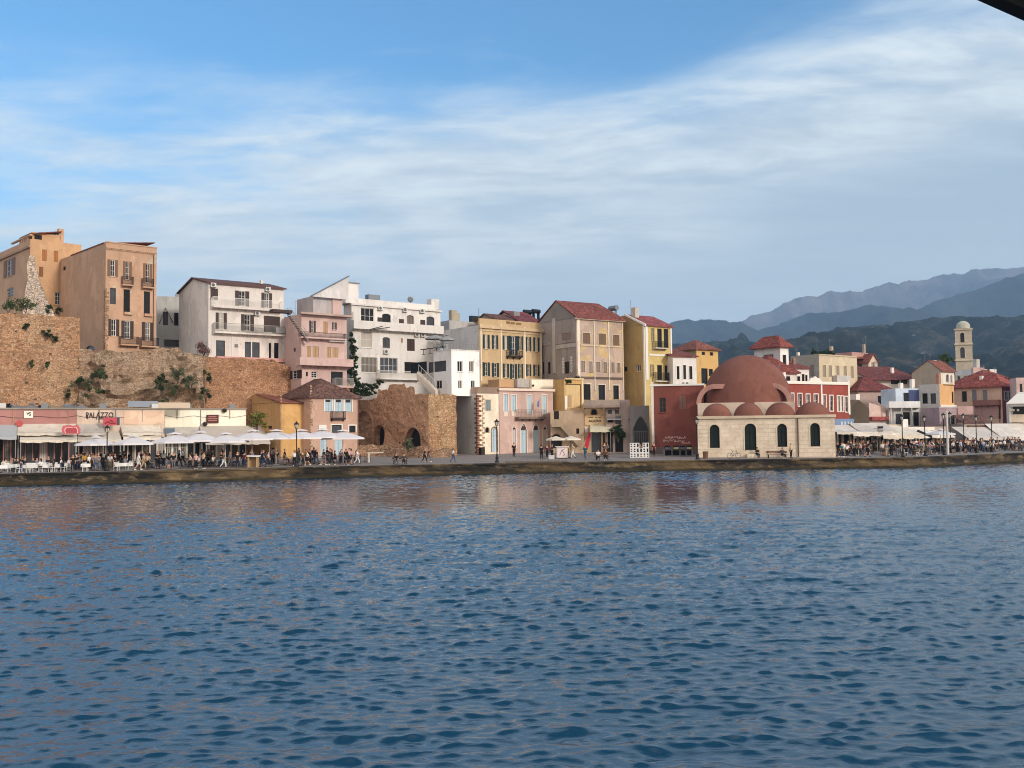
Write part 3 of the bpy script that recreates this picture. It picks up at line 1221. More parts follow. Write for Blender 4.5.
pv_ = mb.build('pavilion', OCO, b.root)
mb = MB()
mb.slab([(u0 - .3, .6, z1 - .9), (u1, .6, z1 - .05), (u1, 5.4, z1 - .05), (u0 - .3, 5.4, z1 - .9)], .14)
mb.build('roof', RUSTT, pv_)
mb = MB()
mb.box(u0 + .5, u0 + 1.5, 1.14, 1.2, b.H + .3, z1 - .95)
mb.build('opening', DARK, pv_)
b.boxpx('chimney', 347, 52, 378, 135, 1.2, 1.9, OCPS)

b = Bld('ruined_house', 'ochre three-storey house with peeling plaster, brown shutters and small iron balconies', 'house', 'C1', 624, 925, 132, 43, 130, yb=800, side=357)
b.win([(635, 235, 695, 333)], 'o', plain((120, 88, 62)))
b.win([(727, 245, 778, 352), (846, 258, 898, 372)], 'o', plain((128, 88, 58)), name='window')
b.win([(650, 402, 684, 497)], 'k')
b.win([(730, 410, 768, 545), (850, 422, 886, 555)], 'k')
b.win([(640, 586, 703, 686)], 'o', BROWN)
b.win([(717, 596, 788, 700), (838, 604, 905, 712)], 'o', BROWN)
b.win([(372, 275, 388, 298)], 'k', pl='l')
b.win([(500, 742, 560, 775)], 'Ak', pl='l')
b.walls(OCP, OCPS)
b.balcony(727, 335, 791, 388, .7, rail=DKBROWN)
b.balcony(846, 348, 911, 402, .7, rail=DKBROWN)
b.balcony(715, 690, 823, 742, .8, rail=DKBROWN)
b.balcony(838, 697, 940, 752, .8, rail=DKBROWN)
for r in ((730, 545, 780, 560), (850, 555, 898, 570)):
    b.barpx('sill', *r, 0, .35, OCP)
mb = MB()
for k in range(22):
    u = .1 + k * (b.W - .2) / 22
    b.pl['f'].box(mb, u, u + .2, b.H - .95, b.H - .78, 0, .14)
b.pl['f'].box(mb, 0, b.W, b.H - .78, b.H - .66, 0, .2)
mb.build('cornice', OCPS, b.root)
b.bar('parapet', b.H - .02, b.H + .12, .1, OCPS)
mb = MB()
mb.slab([(-.1, .6, b.H + .05), (b.W, .6, b.H + .9), (b.W, b.D * .75, b.H + .9), (-.1, b.D * .75, b.H + .05)], .12)
mb.build('roof', REDT, b.root)
mb = MB()
for k in range(34):    # corner stones where the plaster has gone
    z = .2 + k * .26
    if z < b.H * .66:
        w = rnd.uniform(.15, .5)
        b.pl['f'].box(mb, 0, w, z, z + .22, 0, .03)
        b.pl['l'].box(mb, 0, rnd.uniform(.2, .7), z, z + .22, 0, .03)
mb.build('quoin', STONEW, b.root)
mb = MB()
mb.tube([b.pl['f'].p(b.W - .45, b.H - 1, .1), b.pl['f'].p(b.W - .45, .2, .1)], .06, 6)
mb.build('drainpipe', plain((110, 84, 66)), b.root)

# ruined buttress of pale rubble
o = empty('ruined_buttress', P(40, 314, 136.5), R(20), 'pale jagged stump of a ruined rubble wall leaning against the ochre house', 'ruin')
mb = MB()
prof = [(-1.0, 0), (3.4, 0), (2.9, 1.2), (2.2, 2.4), (1.7, 3.8), (1.2, 5.0), (.9, 6.2), (.55, 7.4), (.35, 8.4), (-.2, 8.3), (-.5, 7), (-.35, 5), (-.7, 3.4), (-.8, 1.6)]
mb.slab([(x * .92 - 1.2, -.4, z - .4) for x, z in prof], 1.1, (0, 1, 0))
mb.build('masonry', rubble((206, 186, 164), 2.6, .6, (222, 210, 196), .6), o)

# grey-blue house in the gap
b = Bld('grey_house', 'pale grey-blue house half hidden between the peeling ochre house and the white house', 'house', 'C2', 40, 200, 146, 20, 213, yb=560, depth=8)
b.win([(76, 305, 106, 385), (142, 312, 168, 388)], 'k')
b.win([(84, 470, 170, 512)], 'k')
b.walls(plaster((184, 182, 174), .3, .4))
b.boxpx('chimney', 148, 200, 172, 222, 2, 2.6, plaster((160, 158, 152)))
mb = MB()
mb.tube([b.pl['f'].p(.3, b.H * .52, .15), b.pl['f'].p(b.W * .32, b.H * .8, .15), b.pl['f'].p(b.W * .6, b.H * .55, .15)], .06, 5)
mb.build('pipe', IRON, b.root)

# white apartment house
b = Bld('white_apartments', 'white three-storey apartment house with brown shutters and long balconies on the city wall', 'house', 'C2', 345, 790, 132.5, 37, 128, yb=620, side=172)
b.win([(357, 168, 402, 235)], 'c', BROWN)
b.win([(503, 183, 585, 272), (658, 195, 720, 283)], 'o', BROWN)
b.win([(388, 312, 453, 408), (538, 322, 613, 418)], 'o', BROWN)
b.win([(673, 332, 768, 427)], 'c', BROWN)
b.win([(390, 475, 443, 574), (560, 485, 648, 580)], 'k', fr=GREYMET)
b.win([(695, 490, 716, 582), (733, 490, 760, 583)], 'k', fr=GREYMET)
b.walls(WHT, WHTS, 'x', 1.35, top=False)
b.roof('x', 1.35, plain((96, 66, 58), .8), .3, .2)
b.balcony(375, 232, 784, 292, .9, rail=WHITE, slab=.2)
b.balcony(385, 382, 796, 440, .9, rail=plain((150, 146, 140)), slab=.22)
b.barpx('terrace', 383, 578, 806, 600, 0, .8, plaster((214, 150, 138)))
b.barpx('planter', 740, 400, 795, 432, .75, .98, plain((150, 148, 146)))
b.barpx('sign', 500, 497, 519, 516, .02, .08, plain((120, 116, 110)))
b.ac([(360, 135, 390, 163), (683, 160, 711, 188), (620, 303, 650, 330)])
b.boxpx('chimney', 655, 118, 668, 140, 2.5, 3, WHTS)
for u in (.4, 3.2, 5.9, 8.3):
    mb = MB()
    b.pl['f'].box(mb, u, u + .18, .3, b.H * .36, .003, .05)
    mb.build('pilaster', WHTS, b.root)

# pink apartment house with steel stair
b = Bld('pink_apartments', 'pink apartment house with balconies, a grey penthouse and a steel outside stair', 'house', 'C3', 8, 276, 134.5, 39, 258, yb=760, side=-95)
b.win([(55, 300, 92, 370)], 'o', BROWN)
b.win([(137, 305, 163, 377)], 'c', TANSH)
b.win([(190, 310, 216, 352)], 'o', BROWN)
b.win([(40, 450, 65, 515), (75, 452, 110, 515), (158, 455, 183, 517), (192, 458, 226, 517)], 'c', TANSH)
b.win([(35, 602, 47, 628)], 'k')
b.win([(67, 597, 102, 638)], 'w')
b.win([(183, 600, 253, 682)], 'k', fr=BROWN)
b.win([(822, 652, 898, 702)], 'o', BROWN, C='C2', pl='l')
b.win([(848, 520, 860, 542)], 'k', C='C2', pl='l')
b.walls(PINK)
b.bar('roof_slab', b.H - .1, b.H + .16, .9, plaster((186, 156, 140)))
b.balcony(8, 372, 276, 408, .9, slab=.2)
b.balcony(0, 522, 316, 566, 1.3, solid=PINK, slab=.2)
b.balcony(210, 640, 318, 695, 1.0, rail=plain((170, 166, 160)), slab=.2)
b.barpx('shelf', 165, 412, 262, 426, 0, .5, WHTS)
u0, z0, u1, z1 = b.rect((62, 150, 250, 262), 'f', -1)
mb = MB()
mb.box(u0 + .5, u0 + 3.4, 1.2, 6, b.H - .02, z1 - .2)
ph = mb.build('penthouse', plaster((176, 166, 164)), b.root)
mb = MB()
mb.box(u0 + 3.4, u1, 1.0, 6, b.H - .02, z1 - .1)
mb.build('penthouse_wing', PINK, ph)
mb = MB()
mb.slab([(u0 - .2, .35, z1 - .3), (u1 + .8, .35, z1 + 3.0), (u1 + .8, .8, z1 + 3.0), (u0 - .2, .8, z1 - .3)], .14)
mb.build('metal_roof', plain((98, 102, 106), .5, .4), ph)
mb = MB()
mb.slab([(u0 + .1, .5, z1 - .4), (u1 + .7, .5, z1 - .4), (u1 + .7, .5, z1 + 2.75), (u0 + .1, .5, z1 - .3)], .1, (0, 1, 0))
mb.build('gable_wall', plaster((206, 200, 194), .3, .3), ph)
mb = MB()
mb.tube([b.pl['l'].p(1.2, b.H * .98, .3), b.pl['l'].p(1.2, b.H + 1.9, .3)], .04, 5)
mb.build('antenna', GREYMET, b.root)
# steel stair falling along the side wall
mb = MB()
p0, p1 = Vector(b.pl['l'].p(3.6, b.H * .985, .3)), Vector(b.pl['f'].p(.5, b.H * .66, .9))
p0 = Vector(b.pl['f'].p(-2.2, b.H * .97, .7))
for k in range(17):
    q = p0.lerp(p1, k / 16)
    mb.box(q.x - .12, q.x + .14, q.y - .35, q.y + .35, q.z, q.z + .05)
st = mb.build('stair', plain((96, 84, 80)), b.root)
mb = MB()
for dy in (-.36, .36):
    mb.tube([p0 + Vector((0, dy, 0)), p1 + Vector((0, dy, 0))], .06, 5)
    mb.tube([p0 + Vector((0, dy, .95)), p1 + Vector((0, dy, .95))], .03, 5)
    for k in range(0, 17, 3):
        q = p0.lerp(p1, k / 16) + Vector((0, dy, 0))
        mb.tube([q, q + Vector((0, 0, .95))], .02, 4)
mb.build('handrail', plain((150, 140, 134)), st)
mb = MB()
q = p0 + Vector((-1.2, 0, .3))
mb.box(q.x - 1.3, q.x + 1.5, q.y - .5, q.y + .6, q.z - .15, q.z + .25)
mb.build('landing', BROWN, st)

# white hotel
b = Bld('white_hotel', 'white four-storey hotel with arched windows and solid white balconies beside the ivy', 'hotel', 'C3', 305, 830, 146, 39, 200, side=258)
b.win([(360, 225, 438, 318)], 'w', fr=WHITE, bars=(2, 1))
b.win([(485, 258, 536, 322), (632, 267, 672, 328), (747, 275, 794, 335)], 'Sw', fr=BROWN, bars=(1, 0))
b.win([(360, 362, 424, 458)], 'w', bars=(1, 1))
b.win([(488, 397, 531, 460)], 'Sw', fr=BROWN, bars=(1, 0))
b.win([(632, 407, 678, 478)], 'c', BROWN)
b.win([(362, 515, 458, 605), (473, 518, 577, 612)], 'w', bars=(3, 1))
b.win([(617, 545, 742, 612)], 'k', fr=BROWN)
b.walls(HOTEL, WHT)
for r in ((458, 280, 485, 322), (585, 290, 613, 330), (711, 295, 739, 335)):
    b.barpx('shutter', *r, .02, .07, BROWN)
b.bar('cornice', b.H - .15, b.H + .1, .3, HOTEL)
mb = MB()
mb.box(.2, b.W * .97, .1, .3, b.H + .1, b.H + .9)
mb.build('parapet', HOTEL, b.root)
b.balcony(318, 314, 850, 362, 1.0, solid=HOTEL, slab=.2)
b.balcony(470, 598, 712, 648, .9, rail=WHITE, slab=.15)
b.barpx('sign', 597, 403, 607, 428, .02, .07, plain((150, 120, 96)))
b.ac([(463, 215, 488, 240), (610, 222, 633, 250), (710, 230, 736, 256), (680, 370, 706, 396), (715, 372, 741, 397), (497, 470, 524, 497)])
u0, z0, u1, z1 = b.rect((262, 78, 346, 175), 'f', 0)
mb = MB()
mb.box(u0 + .2, u1, .003, 3.2, b.H + .1, z1)
tw = mb.build('stair_tower', HOTEL, b.root)
mb = MB()
mb.box(u0, u1 + .15, -.15, 3.4, z1, z1 + .14)
mb.build('tower_roof', plain((130, 126, 122)), tw)
b.boxpx('water_tank', 405, 146, 474, 190, 2, 3, GREYMET)
b.boxpx('chimney', 776, 172, 822, 232, .5, 1.8, HOTEL)
mb = MB()
c = b.uv(652, 178, 'f', -1.5)
mb.ball((c[0], 1.5, c[1] + .1), (.55, .2, .45), 10, 6)
mb.tube([(c[0], 1.5, c[1]), (c[0], 1.5, b.H)], .05, 5)
mb.build('satellite_dish', plain((110, 112, 114)), b.root)
mb = MB()   # leaning pole at the corner
mb.tube([b.pl['f'].p(.05, b.H - 1.2, .3), b.pl['f'].p(.05, b.H - 6.5, .3)], .05, 5)
mb.build('drainpipe', IRON, b.root)
mb = MB()
for (x, y, x2, y2) in ((410, 352, 480, 333), (430, 352, 520, 340)):
    a, c2 = b.uv(x, y, 'f', 1.1), b.uv(x2, y2, 'f', 1.1)
    mb.tube([b.pl['f'].p(a[0], a[1], 1.1), b.pl['f'].p(c2[0], c2[1], 1.6)], .06, 5)
mb.build('awning_arm', DKBROWN, b.root)

# white cube house with roof terrace
b = Bld('white_cube_house', 'plain bright white cube house with a roof terrace and dark strip window below the hotel', 'house', 'C4', 165, 381, 134, 39, 460, yb=812, side=28)
b.win([(210, 545, 251, 627), (298, 547, 336, 629)], 'w', bars=(1, 0))
b.win([(215, 695, 248, 757), (313, 695, 344, 764)], 'w', bars=(1, 0))
b.win([(757, 540, 863, 602)], 'k', pl='l', C='C3', fr=BROWN)
b.win([(802, 652, 838, 702)], 'w', pl='l', C='C3', bars=(1, 0))
b.win([(650, 545, 742, 606)], 'k', pl='l', C='C3', fr=BROWN)
b.walls(plaster((236, 232, 224), .15, .15), plaster((226, 224, 220), .2, .25))
b.bar('parapet', b.H, b.H + .12, .06, HOTEL)
b.bar('parapet', b.H + .003, b.H + .123, .06, HOTEL, 'l')
mb = MB()
for pl, L in (('f', b.W), ('l', b.D)):
    for k in range(int(L / .5)):
        b.pl[pl].box(mb, k * .5, k * .5 + .03, b.H + .1, b.H + .95, -.2, -.17)
    b.pl[pl].box(mb, 0, L, b.H + .95, b.H + 1.0, -.21, -.16)
mb.build('railing', GREYMET, b.root)
bcube = b
# straight stair down its side
mb = MB()
pa, pb = Vector(P(419, 372, 139)), Vector(P(437, 389.5, 136.2))
for k in range(14):
    q = pa.lerp(pb, k / 13)
    mb.box(q.x - .2, q.x + .22, q.y - .6, q.y + .6, q.z - 1.2, q.z)
so = mb.build('outside_stair', plaster((216, 206, 190), .3, .3))
tag(so, 'narrow white outside stair descending beside the cube house above the old bastion', 'staircase')
mb = MB()
for k in range(0, 14, 2):
    q = pa.lerp(pb, k / 13) + Vector((0, -.6, 0))
    mb.tube([q, q + Vector((0, 0, .95))], .025, 4)
mb.tube([pa + Vector((0, -.6, .95)), pb + Vector((0, -.6, .95))], .03, 4)
mb.build('handrail', WHITE, so)


def parasol(name, label, p, r, h, mat, group, rim=.5, n=8, pole=WHITE, rz=0.3, top=True):
    o = empty(name, p, rz, label, 'parasol', group)
    if name == 'parasol':
        r *= 1.12
    mb = MB()
    prof = [(.03, h), (r * .3, h - rim * .30), (r * .98, h - rim * .98), (r, h - rim - .16)]
    mb.lathe(prof, n=n)
    mb.build('canopy', mat, o)
    if top:
        m2 = MB()
        m2.lathe([(.02, h + .22), (r * .26, h + .06), (r * .27, h - .0)], n=n)
        m2.build('vent_cap', mat, o)
    m3 = MB()
    m3.tube([(0, 0, 0), (0, 0, h)], .035, 6)
    m3.build('pole', pole, o)
    m4 = MB()
    for k in range(n):
        q = 2 * math.pi * k / n
        m4.tube([(0, 0, h - .15), (r * .97 * math.cos(q), r * .97 * math.sin(q), h - rim - .05)], .015, 4, False)
    m4.build('rib', pole, o)
    m5 = MB()
    m5.box(-.35, .35, -.35, .35, 0, .09)
    m5.build('base', GREYMET, o)
    return o


GREYFAB = plain((150, 148, 146), .8)
WFAB = plain((216, 211, 210), .85)
CREAMFAB = plaster((220, 206, 180), .3, .45)
for (x, y, lab) in ((800, 468, 'larger'), (868, 470, 'smaller')):
    kx, z_ = bcube.uv(x, y, 'l', -1.5, 'C3')
    w = bcube.root.matrix_basis @ Vector((1.5, kx, bcube.H - .02))
    parasol('terrace_parasol', '%s grey parasol on the roof terrace of the white cube house' % lab, w, 1.5 if lab == 'larger' else 1.15, 2.7 if lab == 'larger' else 2.3, GREYFAB, 'parasols on the roof terrace', .55)
for k in range(4):
    w = bcube.root.matrix_basis @ Vector((1.2, 3.6 + k * 1.6, bcube.H + .0))
    o = empty('terrace_table', w, 0, 'dark table on the roof terrace of the white cube house', 'table', 'tables on the roof terrace')
    mb = MB()
    mb.box(-.45, .45, -.45, .45, .7, .75)
    mb.build('tabletop', DKBROWN, o)
    mb = MB()
    mb.tube([(0, 0, 0), (0, 0, .7)], .05, 5)
    mb.box(-.25, .25, -.25, .25, 0, .03)
    mb.build('leg', IRON, o)

# ivy on the hotel corner
o = empty('climbing_ivy', P(352, 396, 144), 0, 'dark green ivy climbing the corner of the white hotel and spilling over the ruined wall', 'plant')
mb = MB()
for (x, y, rx, ry, n_) in ((351, 334, 1.6, 4, 160), (352, 341, 3, 5, 340), (353.5, 349, 4.4, 6, 600), (354, 357, 4.4, 6, 640), (353, 365, 5, 6, 700), (353, 373, 6, 7, 820), (355, 381, 8, 7, 980), (361, 388, 11, 6, 1000), (371, 386, 10, 4.5, 620), (380, 382.5, 7, 3, 260), (354, 393, 13, 4.5, 800), (366, 393, 12, 4.5, 520), (349, 389, 8, 7, 480)):
    c = P(x, y, 144.6 + max(0, x - 352) * .02) - o.location
    s_ = .144
    clump(mb, c, (rx * 1.3 * s_, .4, ry * s_), int(n_ * 1.3), .13, max(8, n_ // 30))
mb.build('foliage', LEAFD, o)
mb = MB()
mb.tube([(0, 0, -.5), P(354, 370, 144.6) - o.location, P(351, 336, 144.8) - o.location], [.12, .09, .04], 6)
mb.build('stem', BARK, o)

# ---------------------------------------------------------------- city wall
def stone_wall(name, label, line, mat, zb, bulge=.35, step=.55, seed=0, rock=(), thick=1.5, jag=.3, cat='wall', holes=()):
    """line: [(px, py_top, Y)]; a displaced masonry face with a top and a back"""
    W = [Vector(P(*q)) for q in line]
    pts = []
    for a, b in zip(W, W[1:]):
        L = (Vector((b.x, b.y, 0)) - Vector((a.x, a.y, 0))).length
        n = max(1, int(L / step))
        pts += [a.lerp(b, k / n) for k in range(n)]
    pts.append(W[-1])
    ztop = max(p.z for p in pts)
    nz = int((ztop - zb) / step) + 1
    mb = MB()
    N = len(pts)
    for i, p in enumerate(pts):
        a, b = pts[max(0, i - 1)], pts[min(N - 1, i + 1)]
        t = Vector((b.x - a.x, b.y - a.y, 0)).normalized()
        nrm = Vector((t.y, -t.x, 0))
        zt = p.z + jag * mnoise.noise((p.x * .9, p.y * .9, seed))
        for j in range(nz + 1):
            z = zb + (zt - zb) * j / nz
            d = bulge * (mnoise.noise((p.x * .25, z * .3, seed)) + .5 * mnoise.noise((p.x * .9, z * .9, seed + 4)) + .3 * mnoise.noise((p.x * 2, z * 2, seed + 9)))
            d += (1 - j / nz) * .5
            for (rx, ry, rY, rr, rd) in rock:
                c = P(rx, ry, rY)
                q = math.hypot((p.x - c.x), (z - c.z)) / rr
                if q < 1:
                    e = (1 - q * q)
                    d += rd * e * (.7 + .8 * mnoise.noise((p.x * .5, z * .5, seed + 2)) + .5 * mnoise.noise((p.x * 1.4, z * 1.4, seed + 6)))
            mb.v.append((p.x + nrm.x * d, p.y + nrm.y * d, z))
        for bk in (zt, zb):
            mb.v.append((p.x - nrm.x * thick, p.y - nrm.y * thick, bk))
    M = nz + 3
    for i in range(N - 1):
        for j in range(nz + 2):
            mb.f.append((i * M + j, (i + 1) * M + j, (i + 1) * M + j + 1, i * M + j + 1))
    for e in (0, N - 1):
        mb.f.append(tuple(e * M + j for j in range(M)))
    return tag(mb.build(name, mat), label, cat)


stone_wall('city_wall', 'tall sandstone rubble city wall holding up the hill houses on the left', [(-60, 309, 116), (-10, 312.5, 123), (40, 315, 125.5), (80, 317.8, 127.8)],
           SANDW, 1.0, .3, seed=1, jag=.18)
stone_wall('city_wall', 'lower stretch of sandstone wall with rock outcrops under the peeling ochre house', [(79, 348, 128.2), (100, 351, 129.3), (130, 352, 130), (158, 348, 131), (180, 348, 131.4), (181, 354, 131.4), (206, 356, 131.6)],
           rubble((176, 142, 112), 3.0, .65, (184, 164, 140), .7, .85), 1.0, .35, seed=3, rock=((92, 388, 128, 6, 2.0), (120, 372, 129, 5, .6), (185, 388, 130, 6.5, 2.2)), jag=.4)
stone_wall('city_wall', 'brick-coloured stretch of old wall beneath the white apartments', [(206, 357, 131.7), (246, 358.5, 133), (273, 360, 135), (300, 372, 138), (350, 384, 140)],
           rubble((182, 132, 98), 4.0, .7, (202, 164, 128), .4, .15), 1.0, .28, seed=6, jag=.3)
for i, (x, y, Y, r, lab, mt) in enumerate((
        (26, 308, 127, (2.0, .9, 1.0), 'leafy oleander bush growing on top of the wall at the left edge', LEAF),
        (8, 309, 126, (1.3, .8, .8), 'smaller oleander bush with pink flowers on top of the wall at the left edge', LEAF),
        (48, 311, 127, (.7, .5, .6), 'low dark bush on the wall top at the foot of the pale ruin', LEAFD),
        (59, 312, 128, (.5, .4, .5), 'smallest bush on the wall top near the end of the tall wall', LEAFD),
        (47, 336, 125.4, (.8, .4, .8), 'largest round caper bush hanging on the tall city wall', LEAFD),
        (55, 340, 125.8, (.5, .35, .5), 'small caper bush just right of the largest one on the tall wall', LEAFD),
        (26, 328, 124.6, (.6, .35, .5), 'caper bush high on the tall wall below the oleanders', LEAFD),
        (32, 365, 124.3, (.4, .3, .5), 'tiny tuft midway down the tall wall', LEAF),
        (47, 366, 124.6, (.35, .3, .6), 'thin upright tuft midway down the tall wall, right of another tuft', LEAF),
        (79, 384, 126.5, (.7, .5, .9), 'dark shrub on the left rock outcrop', LEAFD),
        (91, 380, 126.2, (.8, .5, .8), 'grey-green shrub in the middle of the left rock outcrop', LEAFG),
        (102, 372, 127, (.8, .5, .8), 'shrub high on the right of the left rock outcrop', LEAF),
        (68, 397, 126.2, (.6, .4, .8), 'lowest dark shrub at the foot of the left outcrop', LEAFD),
        (161, 386, 127.5, (1.0, .6, 1.4), 'tall dark shrub on the left side of the right rock outcrop', LEAFD),
        (178, 378, 128, (1.4, .7, 1.0), 'broad shrub capping the right rock outcrop', LEAFG),
        (190, 385, 127.5, (1.2, .7, 1.2), 'grey shrub in the middle of the right rock outcrop', LEAFG),
        (206, 398, 128, (.8, .5, 1.4), 'narrow dark shrub low on the right outcrop', LEAFD),
        (210, 380, 130, (.7, .4, .7), 'small dark shrub right of the right outcrop', LEAFD),
        (204, 373, 130.3, (.4, .3, .4), 'tiny tuft above the right outcrop', LEAF),
        )):
    p = P(x, y, Y)
    shrub('shrub', lab, 'shrub', p - Vector((0, 0, r[2] * .6)), r, int(260 * r[0] * r[2]) + 120, .14, mt, 'shrubs on the old walls')
for i in range(26):
    left = i < 12
    x, y = (rnd.uniform(66, 108), rnd.uniform(372, 402)) if left else (rnd.uniform(156, 212), rnd.uniform(374, 404))
    r = rnd.uniform(.3, .65)
    shrub('shrub', 'small wild tuft rooted in the %s rock outcrop of the lower wall' % ('left' if left else 'right'), 'shrub', P(x, y, 125.9 if left else 127.2), (r, .4, r * .9), 130, .12, rnd.choice([LEAF, LEAFD, LEAFG]), 'wild tufts on the %s rock outcrop' % ('left' if left else 'right'), False)
o = shrub('flowering_shrub', 'reddish flowering shrub against the side of the white apartment house', 'shrub', P(203, 357, 131.0), (1.2, .8, 1.15), 700, .13, leafmat((86, 70, 62), (134, 96, 92)))

# ================================================================== waterfront restaurants under the wall
ROSE = plaster((180, 116, 106), .2, .4)
BEIGE = plaster((212, 186, 160), .3, .3)
PALEC = plaster((238, 228, 198), .12, .2)
AWN = plaster((206, 194, 172), .35, .5)
AWN2 = plaster((186, 178, 164), .35, .5)


def restaurant(name, label, x0, x1, Y0, th, ytop, mat, ydoors, aw, seed, ncols):
    b = Bld(name, label, 'restaurant', 'N', x0, x1, Y0, th, ytop, depth=3.4)
    rr = random.Random(seed)
    n = ncols
    for i in range(n):
        a, c = x0 + (x1 - x0) * (i + .12) / n, x0 + (x1 - x0) * (i + .88) / n
        b.win([(a, ydoors, c, 474)], 'w' if rr.random() < .6 else 'k', fr=rr.choice([BROWN, DKBROWN, GREYSH, BROWN, WHITE]), bars=(2, 2), sill=False, name='door')
    b.walls(mat)
    b.bar('coping', b.H - .02, b.H + .16, .15, plaster((150, 138, 124)))
    for k in range(3):
        mb = MB()
        u = b.W * (k + rr.uniform(.2, .8)) / 3
        mb.tube([b.pl['f'].p(u, b.H, .06), b.pl['f'].p(u, b.H - rr.uniform(1.2, 2.2), .06)], .045, 5)
        mb.build('drainpipe', rr.choice([GREYMET, TANSH, DKBROWN]), b.root)
    mb = MB()
    n = 14
    mb.tube([b.pl['f'].p(b.W * k / n, b.H - .75 - .25 * math.sin(math.pi * ((k * 3) % n) / n), .05) for k in range(n + 1)], .02, 4)
    mb.build('cable', DARK, b.root)
    for k in range(2):
        u = b.W * (k + rr.uniform(.3, .7)) / 2
        mb = MB()
        mb.box(u, u + .75, .1, .45, b.H + .162, b.H + .68)
        mb.build('roof_unit', rr.choice([ACM, GREYMET]), b.root)
    return b


def awning(b, x0, x1, ztop_y, zlow_y, proj, mat, name='awning', C='N', sag=0.0, val=.3, seg=1):
    u0, z1 = b.uv(x0, ztop_y, 'f', 0, C)
    u1 = b.uv(x1, ztop_y, 'f', 0, C)[0]
    ue, ze = b.uv(x0, zlow_y, 'f', proj, C)
    u0 = min(u0, ue + .3)
    mb = MB()
    n, nu = 5, max(3, int((u1 - u0) / .7))
    sd_ = (x0 * 1.7) % 13
    def hh(i_, q):
        e = math.sin(math.pi * q)
        return z1 + (ze - z1) * q - (sag + .05) * e + .07 * e * mnoise.noise((i_ * .8, q * 3, sd_)) - .05 * q * abs(math.sin(i_ * .5 * math.pi))
    for i_ in range(nu):
        a_, c_ = u0 + (u1 - u0) * i_ / nu, u0 + (u1 - u0) * (i_ + 1) / nu
        for k in range(n):
            q0, q1 = k / n, (k + 1) / n
            mb.quad((a_, -proj * q0, hh(i_, q0)), (c_, -proj * q0, hh(i_ + 1, q0)), (c_, -proj * q1, hh(i_ + 1, q1)), (a_, -proj * q1, hh(i_, q1)))
        v_ = val * (.85 + .25 * ((i_ * 7) % 3) / 2)
        mb.quad((a_, -proj, hh(i_, 1)), (c_, -proj, hh(i_ + 1, 1)), (c_, -proj - .03, hh(i_ + 1, 1) - v_), (a_, -proj - .03, hh(i_, 1) - v_))
    o = mb.build(name, mat, b.root)
    m2 = MB()
    k = max(2, int((u1 - u0) / 4.5) + 1)
    for i in range(k):
        c = u0 + .1 + (u1 - u0 - .2) * i / (k - 1)
        m2.tube([(c, -proj + .05, ze - .05), (c, -proj + .05, -.4 + .5)], .045, 6)
    m2.box(u0, u1, -proj, -proj + .06, ze - .1, ze - .03)
    m2.build('awning_post', plain((150, 144, 136)), o)
    return o


b = restaurant('rose_restaurant', 'low rose-red restaurant front with cream awnings at the left edge below the wall', -40, 76, 110.5, 26, 409.2, ROSE, 436, 0, 1, 16)
awning(b, -30, 17, 425, 437, 3.4, plain((170, 172, 172), .8))
awning(b, 17.5, 76, 424, 433, 2.2, AWN, sag=.15)
awning(b, 20, 76, 432.5, 440, 3.6, CREAMFAB, 'lower_awning')
b.barpx('sign', 24, 411, 33, 418, .05, .12, plain((238, 230, 214)))
mb = MB()
for pts_ in (((26.8, 412.6), (27.8, 414.6), (28.6, 412.8)), ((30.8, 412.5), (29.0, 412.7), (28.9, 413.8), (30.4, 414.0), (30.6, 415.2), (29.2, 415.6))):
    mb.tube([(lambda q: (q[0], -.14, q[1]))(b.uv(x, y, 'f', .14)) for x, y in pts_], .045, 4)
mb.build('sign_mark', DARK, b.root)
b.bar('cornice', b.H - 2.35, b.H - 2.2, .2, WHITE)
mb = MB()
c = b.uv(19.5, 423.5, 'f', .5)
mb.tube([(c[0], -.5, c[1]), (c[0], -.56, c[1])], .36, 14)
mb.build('round_sign', plain((180, 80, 74)), b.root)
mb = MB()
u, z = b.uv(71.5, 430.5, 'f', 3.7)
pts_ = [(-1.0, -.4), (1.0, -.4), (1.1, .1), (.75, .62), (.15, .5), (-.3, .62), (-1.05, .5), (-1.2, .1)]
mb.slab([(u + x * .85, -3.8, z + y_ * 1.05) for x, y_ in pts_], .1, (0, 1, 0))
sg = mb.build('logo_sign', plain((196, 100, 102)), b.root)
mb = MB()
mb.slab([(u + x * .62, -3.83, z - .04 + y_ * .68) for x, y_ in pts_], .03, (0, 1, 0))
mb.build('sign_border', plain((240, 206, 196)), sg)
mb = MB()
mb.slab([(u + x * .55, -3.86, z - .04 + y_ * .60) for x, y_ in pts_], .03, (0, 1, 0))
mb.slab([(u - .3, -3.87, z + .35), (u + .05, -3.87, z + .0), (u + .3, -3.87, z + .42), (u + .08, -3.87, z + .2)], .03, (0, 1, 0))
mb.build('sign_field', plain((172, 70, 76)), sg)

